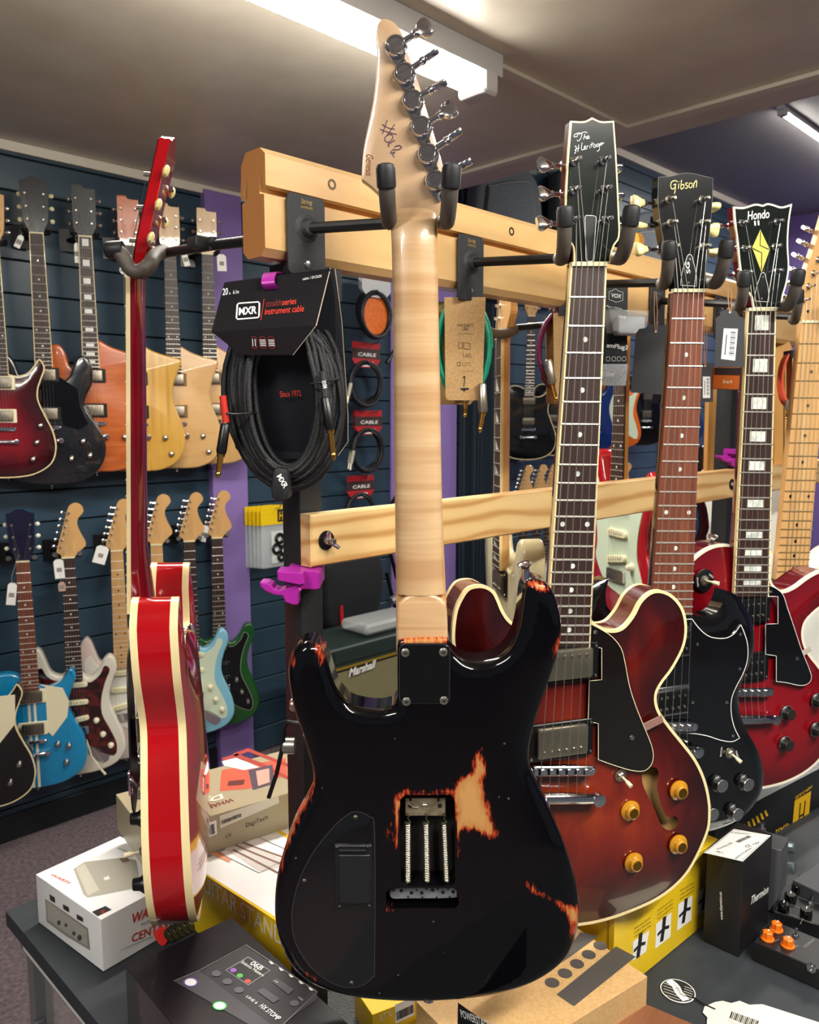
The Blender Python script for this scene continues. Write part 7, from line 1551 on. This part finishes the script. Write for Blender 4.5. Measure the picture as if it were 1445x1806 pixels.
# orange cables and hanging kraft sleeves further along
cablepack('coral orange cable hanging between the pearl-inlay and maple necks', 1398, 668, 1.72, .022, .055, [(1398, 628), (1440, 628), (1438, 700), (1398, 700)], kraft, base('coral_cable', '#d8583a', .4), [((1392, 705), (1390, 722), (1387, 740), .01)])
for lab, pts, Y in (('tall golden wooden cable sleeve left of the second rack post', [(1250, 690), (1262, 668), (1284, 668), (1285, 838), (1246, 838)], 1.9), ('tall golden wooden sleeve right of the pearl-inlay neck', [(1366, 620), (1374, 604), (1392, 600), (1398, 612), (1392, 822), (1366, 822)], 1.95)):
    f = frame(*pts[0], Y, 0); m = MB(); m.prism(f.uvs(pts), -.02, 0, .002, 0, 1); tag(m.build('cable_sleeve', wood('golden_board', '#c8924a', '#b5803a', (30, 4, 30), .5), fr=f), lab, 'sleeve')
    if Y > 1.92: m = MB(); a = f.uvs([(1384, 650), (1383, 815)], .0008); m.ribbon(a, .003, .0008); m.build('slot', base('slot_dark', '#5a3c1c', .8), bpy.data.objects['cable_sleeve.001'], f, 0)

# ------------------------------------------------------------------ slat panel with packaged cables, bags, amplifier
def wpt(px_, py_, off): return wf.I @ onW(px_, py_, off)
def peg(t, x, y, off):
    a = wpt(x, y, off+.03); m = MB(); m.tube([(a.x, a.y, .0), (a.x, a.y, off+.03), (a.x, a.y+.012, off+.035)], .0025, 6); m.build('peg', blackp, t, wf)
def wallcable(lab, x, y, off, sz, cardm, coil, cardh=.045, cardw_=.075, rx=.045, ry=.055, inner_=None, grp='red-carded cables on the slat panel', plug=True, textm=None, notch=True):
    cardh, cardw_, rx, ry = cardh*1.9, cardw_*2.1, rx*2.2, ry*1.95; a = wpt(x, y, off); f = Fr(wf.M@V((a.x, a.y, off)), wf.u, UP); t = thing('cable_package', lab, 'cable', f, grp); h, w_ = cardh, cardw_
    o = [(-w_/2, 0), (w_/2, 0), (w_/2, -h*.7), (w_*.32, -h), (-w_*.32, -h), (-w_/2, -h*.7)]
    m = MB(); m.prism(o, 0, .0012); c = m.build('card', cardm, t, f, 0)
    if notch: m = MB(); m.prism([(-w_*.5, -h*.25), (w_*.5, -h*.25), (w_*.5, -h*.65), (-w_*.5, -h*.65)], .0012, .0016); m.build('card_band', base('brown_band', '#3b2522', .5), c, f, 0)
    if textm: m = MB(); addtext(m, textm, (-w_*.3, -h*.55), (w_*.35, -h*.55), .002, .016, .1, .01); m.prism(rrect(w_*.05, -h*.86, w_*.4, h*.2, .002, 1), .0016, .002); m.build('lettering', whitep, c, f, 0)
    m = MB(); path = []
    for k in range(5*20): q = k/20; th = 2*math.pi*q; g_ = (q*.618) % 1; path.append((rx*(1-.2*g_)*math.cos(th), -h-ry*.72+ry*(1-.15*g_)*math.sin(th), -.006+.01*math.sin(q*2.2)))
    m.tube(path, .0075, 6); m.build('cable', coil, t, f, 60)
    if inner_: m = MB(); m.prism(circ(0, -h-ry*.72, rx*.82, 20, ry*.82), -.010, -.008); m.build('card_disc', inner_, t, f, 0)
    if plug: m = MB(); m.tube([(-rx*.95, -h-ry*.7, .006), (-rx*1.1, -h-ry*1.25, .006)], .009, 8); m.tube([(-rx*1.1, -h-ry*1.25, .006), (-rx*1.15, -h-ry*1.55, .006)], .005, 6); m.build('plug', base('cream_nickel', '#d8d2be', .4, .5), t, f)
    return t
rc = base('red_card', '#b3262c', .4); bcab = base('black_cable', '#17181b', .5); oc = speck('orange_card', '#d8641a', '#e27428', 60, .4); sc_ = base('silver_card', '#c9cacc', .35, .2)
for k in range(5): wallcable('orange and silver carded cable, %s of the row on its peg' % ('front one', 'second', 'third', 'fourth', 'rearmost')[k], 664-k*2, 484, .34-.062*k, 1, sc_, bcab, .055, .085, .045, .055, oc, 'orange-carded cables on the slat panel', False, None, False)
for k in range(4): wallcable('red-carded black cable on the upper peg, %s' % ('front one', 'second one', 'third one', 'rearmost one')[k], 646, 604, .22-.05*k, 1, rc, bcab, .062, .085, .050, .056, textm='CABLE' if k == 0 else None)
for k in range(2): wallcable('red-carded black cable on the middle peg, %s' % ('front one with white sticker', 'rear one')[k], 650-k*4, 724, .16-.07*k, 1, rc, bcab, .062, .085, .050, .056, textm='CABLE' if k == 0 else None)
wallcable('red-carded black cable on the lowest peg above the lower pine rail', 636, 838, .10, 1, rc, bcab, .062, .085, .045, .05, textm='CABLE')
for k in range(5):
    f_ = wpt(484-k*7, 892, .16-.028*k); f = Fr(wf.M@V((f_.x, f_.y, f_.z)), wf.u, UP); t = thing('washer_pack', 'yellow-topped clear bag of black rubber rings, %s on its peg' % ('front one', 'second', 'third', 'fourth', 'rearmost')[k], 'package', f, 'ring packs by the purple pillar')
    m = MB(); m.prism([(-.075, 0), (.075, 0), (.075, -.085), (-.075, -.085)], 0, .001); c = m.build('header_card', base('yellow_header', '#e8c414', .4), t, f, 0)
    if k == 0: m = MB(); m.poly([(.015, -.018), (.055, -.018), (.055, -.075), (.015, -.075)], .0013); c2 = m.build('logo_square', blackpr, c, f, 0); m = MB(); addtext(m, 'H', (.024, -.066), (.046, -.066), .0016, .038, .1, .02); m.build('logo_letter', yp, c, f, 0)
    m = MB(); m.bbox((0, -.18, -.004), (.145, .20, .010), .006, 2); m.build('bag', base('clear_bag', '#dfe6e8', .15, alpha=.28), t, f)
    if k == 0:
        m = MB(); m.poly([(-.02, -.115), (.07, -.115), (.07, -.26), (-.02, -.26)], .0018); m.build('insert_card', base('insert', '#d5d8d6', .5), t, f, 0)
        for x, y, r_ in ((.022, -.150, .020), (.005, -.195, .020), (.045, -.205, .020), (.030, -.235, .016)): m = MB(); m.tube([(x+r_*math.cos(a*.524), y+r_*math.sin(a*.524), .006) for a in range(12)], .0075, 8, True); m.build('rubber_ring', blackp, t, f)
# gig bag hanging behind the lower rail
a = wpt(628, 985, .16); f = Fr(wf.M@V((a.x, a.y, .10)), wf.u, UP); t = thing('gig_bag', 'small padded black bag with red zip pull hanging on the slat panel', 'bag', f)
fabric = speck('black_fabric', '#131416', '#1c1e21', 300, .75, bump=.3)
m = MB(); m.prism(cr([(-.15, .02), (.10, .03), (.17, .0), (.20, -.12), (.17, -.28), (.08, -.34), (-.10, -.34), (-.17, -.30), (-.18, -.10)], 4), -.08, .06, .03, .02, 3); bb = m.build('bag_body', fabric, t, f)
m = MB(); m.tube(cr([(-.13, .0, .056), (.10, .01, .056), (.16, -.10, .056), (.13, -.27, .056), (-.12, -.28, .056)], 5, False), .004, 6); m.build('zip', base('zip_black', '#2a2b2d', .4), t, f)
m = MB(); m.tube([(-.10, -.22, .064), (-.105, -.26, .07), (-.10, -.32, .066)], [.007, .010, .008], 8); m.build('zip_pull', base('red_pull', '#c41f2a', .4), t, f)
for s_, x in ((-1, 'a'), (1, 'b')): m = MB(); m.tube([(s_*.05, .02, -.02), (s_*.05, .08, -.05), (0, .10, -.09)], .008, 8); m.build('strap', fabric, t, f)
# amplifier on the floor by the panel
ax_ = onZ(583, 1150, .62); AF = Fr(V((ax_.x, ax_.y, 0)), D1, UP); t = thing('guitar_amplifier', 'dark green guitar amplifier with tan grille cloth standing by the slat panel', 'amplifier', AF)
dg = speck('green_tolex', '#1c2a26', '#24332e', 200, .5, bump=.3)
m = MB(); m.bbox((.34, .32, -.16), (.68, .60, .30), .012, 3); ab = m.build('cabinet', dg, t, AF)
m = MB(); m.box((.34, .275, -.008), (.64, .48, .004)); m.build('grille_cloth', speck('tan_grille', '#6b6646', '#8a845e', 500, .8), ab, AF, 0)
m = MB(); m.box((.34, .532, -.004), (.66, .010, .006)); m.build('gold_strip', base('gold_trim', '#b99a3c', .35, .6), ab, AF, 0)
m = MB(); m.box((.34, .58, -.012), (.62, .05, .012)); m.build('control_panel', dg, ab, AF, 0)
m = MB(); addtext(m, 'Marshall', AF.uv(615, 1194, 0), AF.uv(664, 1176, 0), .001, .034, .4, .03); m.v = [(p[0], p[1], p[2]) for p in m.v]; m.build('lettering', whitep, ab, AF, 0)
for u_0 in (.06, .62):
    m = MB(); m.box((u_0, .01, -.16), (.04, .02, .2)); m.build('foot', blackp, t, AF, 0)
PWF = Fr(V((ax_.x, ax_.y, .672)), D1, UP); m = MB(); m.bbox((.40, -.012, -.12), (.34, .05, .18), .02, 3); bg_ = m.build('plastic_bag', base('clear_wrap', '#c9ccca', .2, alpha=.55), fr=PWF); tag(bg_, 'crumpled clear plastic bag lying on the green amplifier', 'bag')
# gig bags high on the far wall
def highbag(lab, pts, off, pocket, mat):
    c = onW(pts[0][0], pts[0][1], off); f = Fr(c, D1, UP); t = thing('gig_bag', lab, 'bag', f, 'gig bags high on the far wall')
    q = [(lambda p: (p.x, p.y))(f.I @ onW(x, y, off)) for x, y in pts]; m = MB(); m.prism(cr(q, 4), -.10, .0, .03, .02, 3); b_ = m.build('bag_body', mat, t, f)
    q = [(lambda p: (p.x, p.y, .004))(f.I @ onW(x, y, off)) for x, y in pocket]; m = MB(); m.tube(cr(q, 5), .010, 6, True); m.build('pocket_piping', base('piping_black', '#17181b', .5), t, f)
    m = MB(); m.prism([p[:2] for p in cr(q, 3)], .0, .02, .01, 0, 2); m.build('pocket', mat, t, f); m = MB(); x0 = sum(p[0] for p in q)/len(q); m.tube([(x0, max(p[1] for p in q)+.1, .0), (x0, max(p[1] for p in q)+.02, .03)], .012, 8); m.build('handle', blackp, t, f)
gb1 = speck('grey_fabric', '#3f444a', '#4a5057', 120, .8); gb2 = speck('charcoal_fabric', '#30343a', '#3a3f46', 120, .8)
highbag('grey gig bag high on the wall behind the maple headstock tuners', [(846, 500), (846, 330), (852, 308), (876, 296), (918, 292), (940, 304), (955, 340), (962, 420), (966, 505)], .16, [(858, 470), (858, 345), (870, 328), (925, 322), (936, 345), (946, 470)], gb1)
highbag('charcoal gig bag high on the wall beside the semi-hollow headstock', [(995, 500), (988, 330), (996, 300), (1040, 292), (1068, 300), (1078, 380), (1082, 505)], .16, [(1008, 480), (1002, 350), (1010, 335), (1052, 335), (1062, 360), (1068, 480)], gb2)
highbag('grey gig bag high on the wall behind the cream tuner buttons', [(1106, 520), (1108, 420), (1116, 385), (1150, 372), (1178, 385), (1200, 440), (1210, 530)], .14, [(1120, 500), (1122, 430), (1125, 412), (1160, 412), (1172, 440), (1180, 500)], gb1)
# coiled cords of a price sticker etc. on the purple strip: small bike-like stand parts
t = thing('folding_stand', 'dark folding stand with silver feet seen beside the purple wall strip', 'stand', wf)
for a, b in ((((682, 640)), (700, 612)), ((682, 1010), (700, 1085)), ((684, 955), (700, 1020)), ((682, 905), (702, 870))):
    p, q = wpt(*a, .10), wpt(*b, .10); m = MB(); m.tube([p, q], .010, 8); m.build('tube', blackp, t, wf)
p = wpt(690, 1060, .14); m = MB(); m.tube([p, p+V((.10, .03, .02))], .022, 10); m.build('foot', base('silver_foot', '#a9adb2', .35, .7), t, wf)
# pegs carry the packs
for lab, x, y, L_ in (('steel peg carrying the orange-carded cables', 664, 490, .38), ('steel peg carrying the upper red-carded cables', 646, 608, .26), ('steel peg carrying the middle red-carded cables', 650, 728, .20), ('steel peg carrying the lowest red-carded cable', 640, 842, .13), ('steel peg carrying the yellow-topped ring bags', 480, 895, .19)):
    a = wpt(x, y, L_*.7); m = MB(); m.tube([(a.x, a.y, -.0), (a.x, a.y, L_), (a.x, a.y+.015, L_+.006)], .003, 6); tag(m.build('display_peg', chrome, fr=wf), lab, 'peg', 'display pegs on the slat panel')
# ------------------------------------------------------------------ tidy: single pieces as parts of their own, three levels at most
bpy.context.view_layer.update()
SING = {'frets': 'fret', 'inlays': 'inlay', 'screws': 'screw', 'pole_screws': 'pole_screw', 'pole_pieces': 'pole_piece', 'saddles': 'saddle', 'posts': 'bridge_post', 'strings': 'string', 'studs': 'stud', 'string_holes': 'string_hole', 'claw_screw': 'claw_screw'}
def islands(me):
    par = list(range(len(me.vertices)))
    def find(a):
        while par[a] != a: par[a] = par[par[a]]; a = par[a]
        return a
    for p in me.polygons:
        v = p.vertices; r = find(v[0])
        for q in v[1:]: par[find(q)] = r
    gr = {}
    for p in me.polygons: gr.setdefault(find(p.vertices[0]), []).append(p)
    return list(gr.values())
for o in list(col.objects):
    bn = o.name.split('.')[0]
    if o.type != 'MESH' or bn not in SING: continue
    gs = islands(o.data)
    if len(gs) < 2: o.name = SING[bn]; continue
    for g_ in gs:
        idx = sorted({v for p in g_ for v in p.vertices}); mp_ = {v: i for i, v in enumerate(idx)}
        me = bpy.data.meshes.new(SING[bn]); me.from_pydata([tuple(o.data.vertices[v].co) for v in idx], [], [tuple(mp_[v] for v in p.vertices) for p in g_])
        for m_ in o.data.materials: me.materials.append(m_)
        me.shade_smooth(); me.set_sharp_from_angle(angle=R(40))
        n_ = bpy.data.objects.new(SING[bn], me); col.objects.link(n_); n_.parent = o.parent
    for ch in list(o.children): ch.parent = o.parent
    bpy.data.objects.remove(o)
for o in list(col.objects):
    if o.name.split('.')[0] in ('tuning_peg', 'tuner_housing', 'headstock') and o.parent is not None: o.parent = top(o)
def depth(o):
    d = 0
    while o.parent is not None: o = o.parent; d += 1
    return d
for o in list(col.objects):
    while depth(o) > 2: o.parent = o.parent.parent
# the room is turned so that its walls lie along the world axes
bpy.context.view_layer.update()
TURN = Matrix.Rotation(R(-45), 4, 'Z')
for o in list(col.objects):
    if o.parent is None: o.matrix_world = TURN @ o.matrix_world
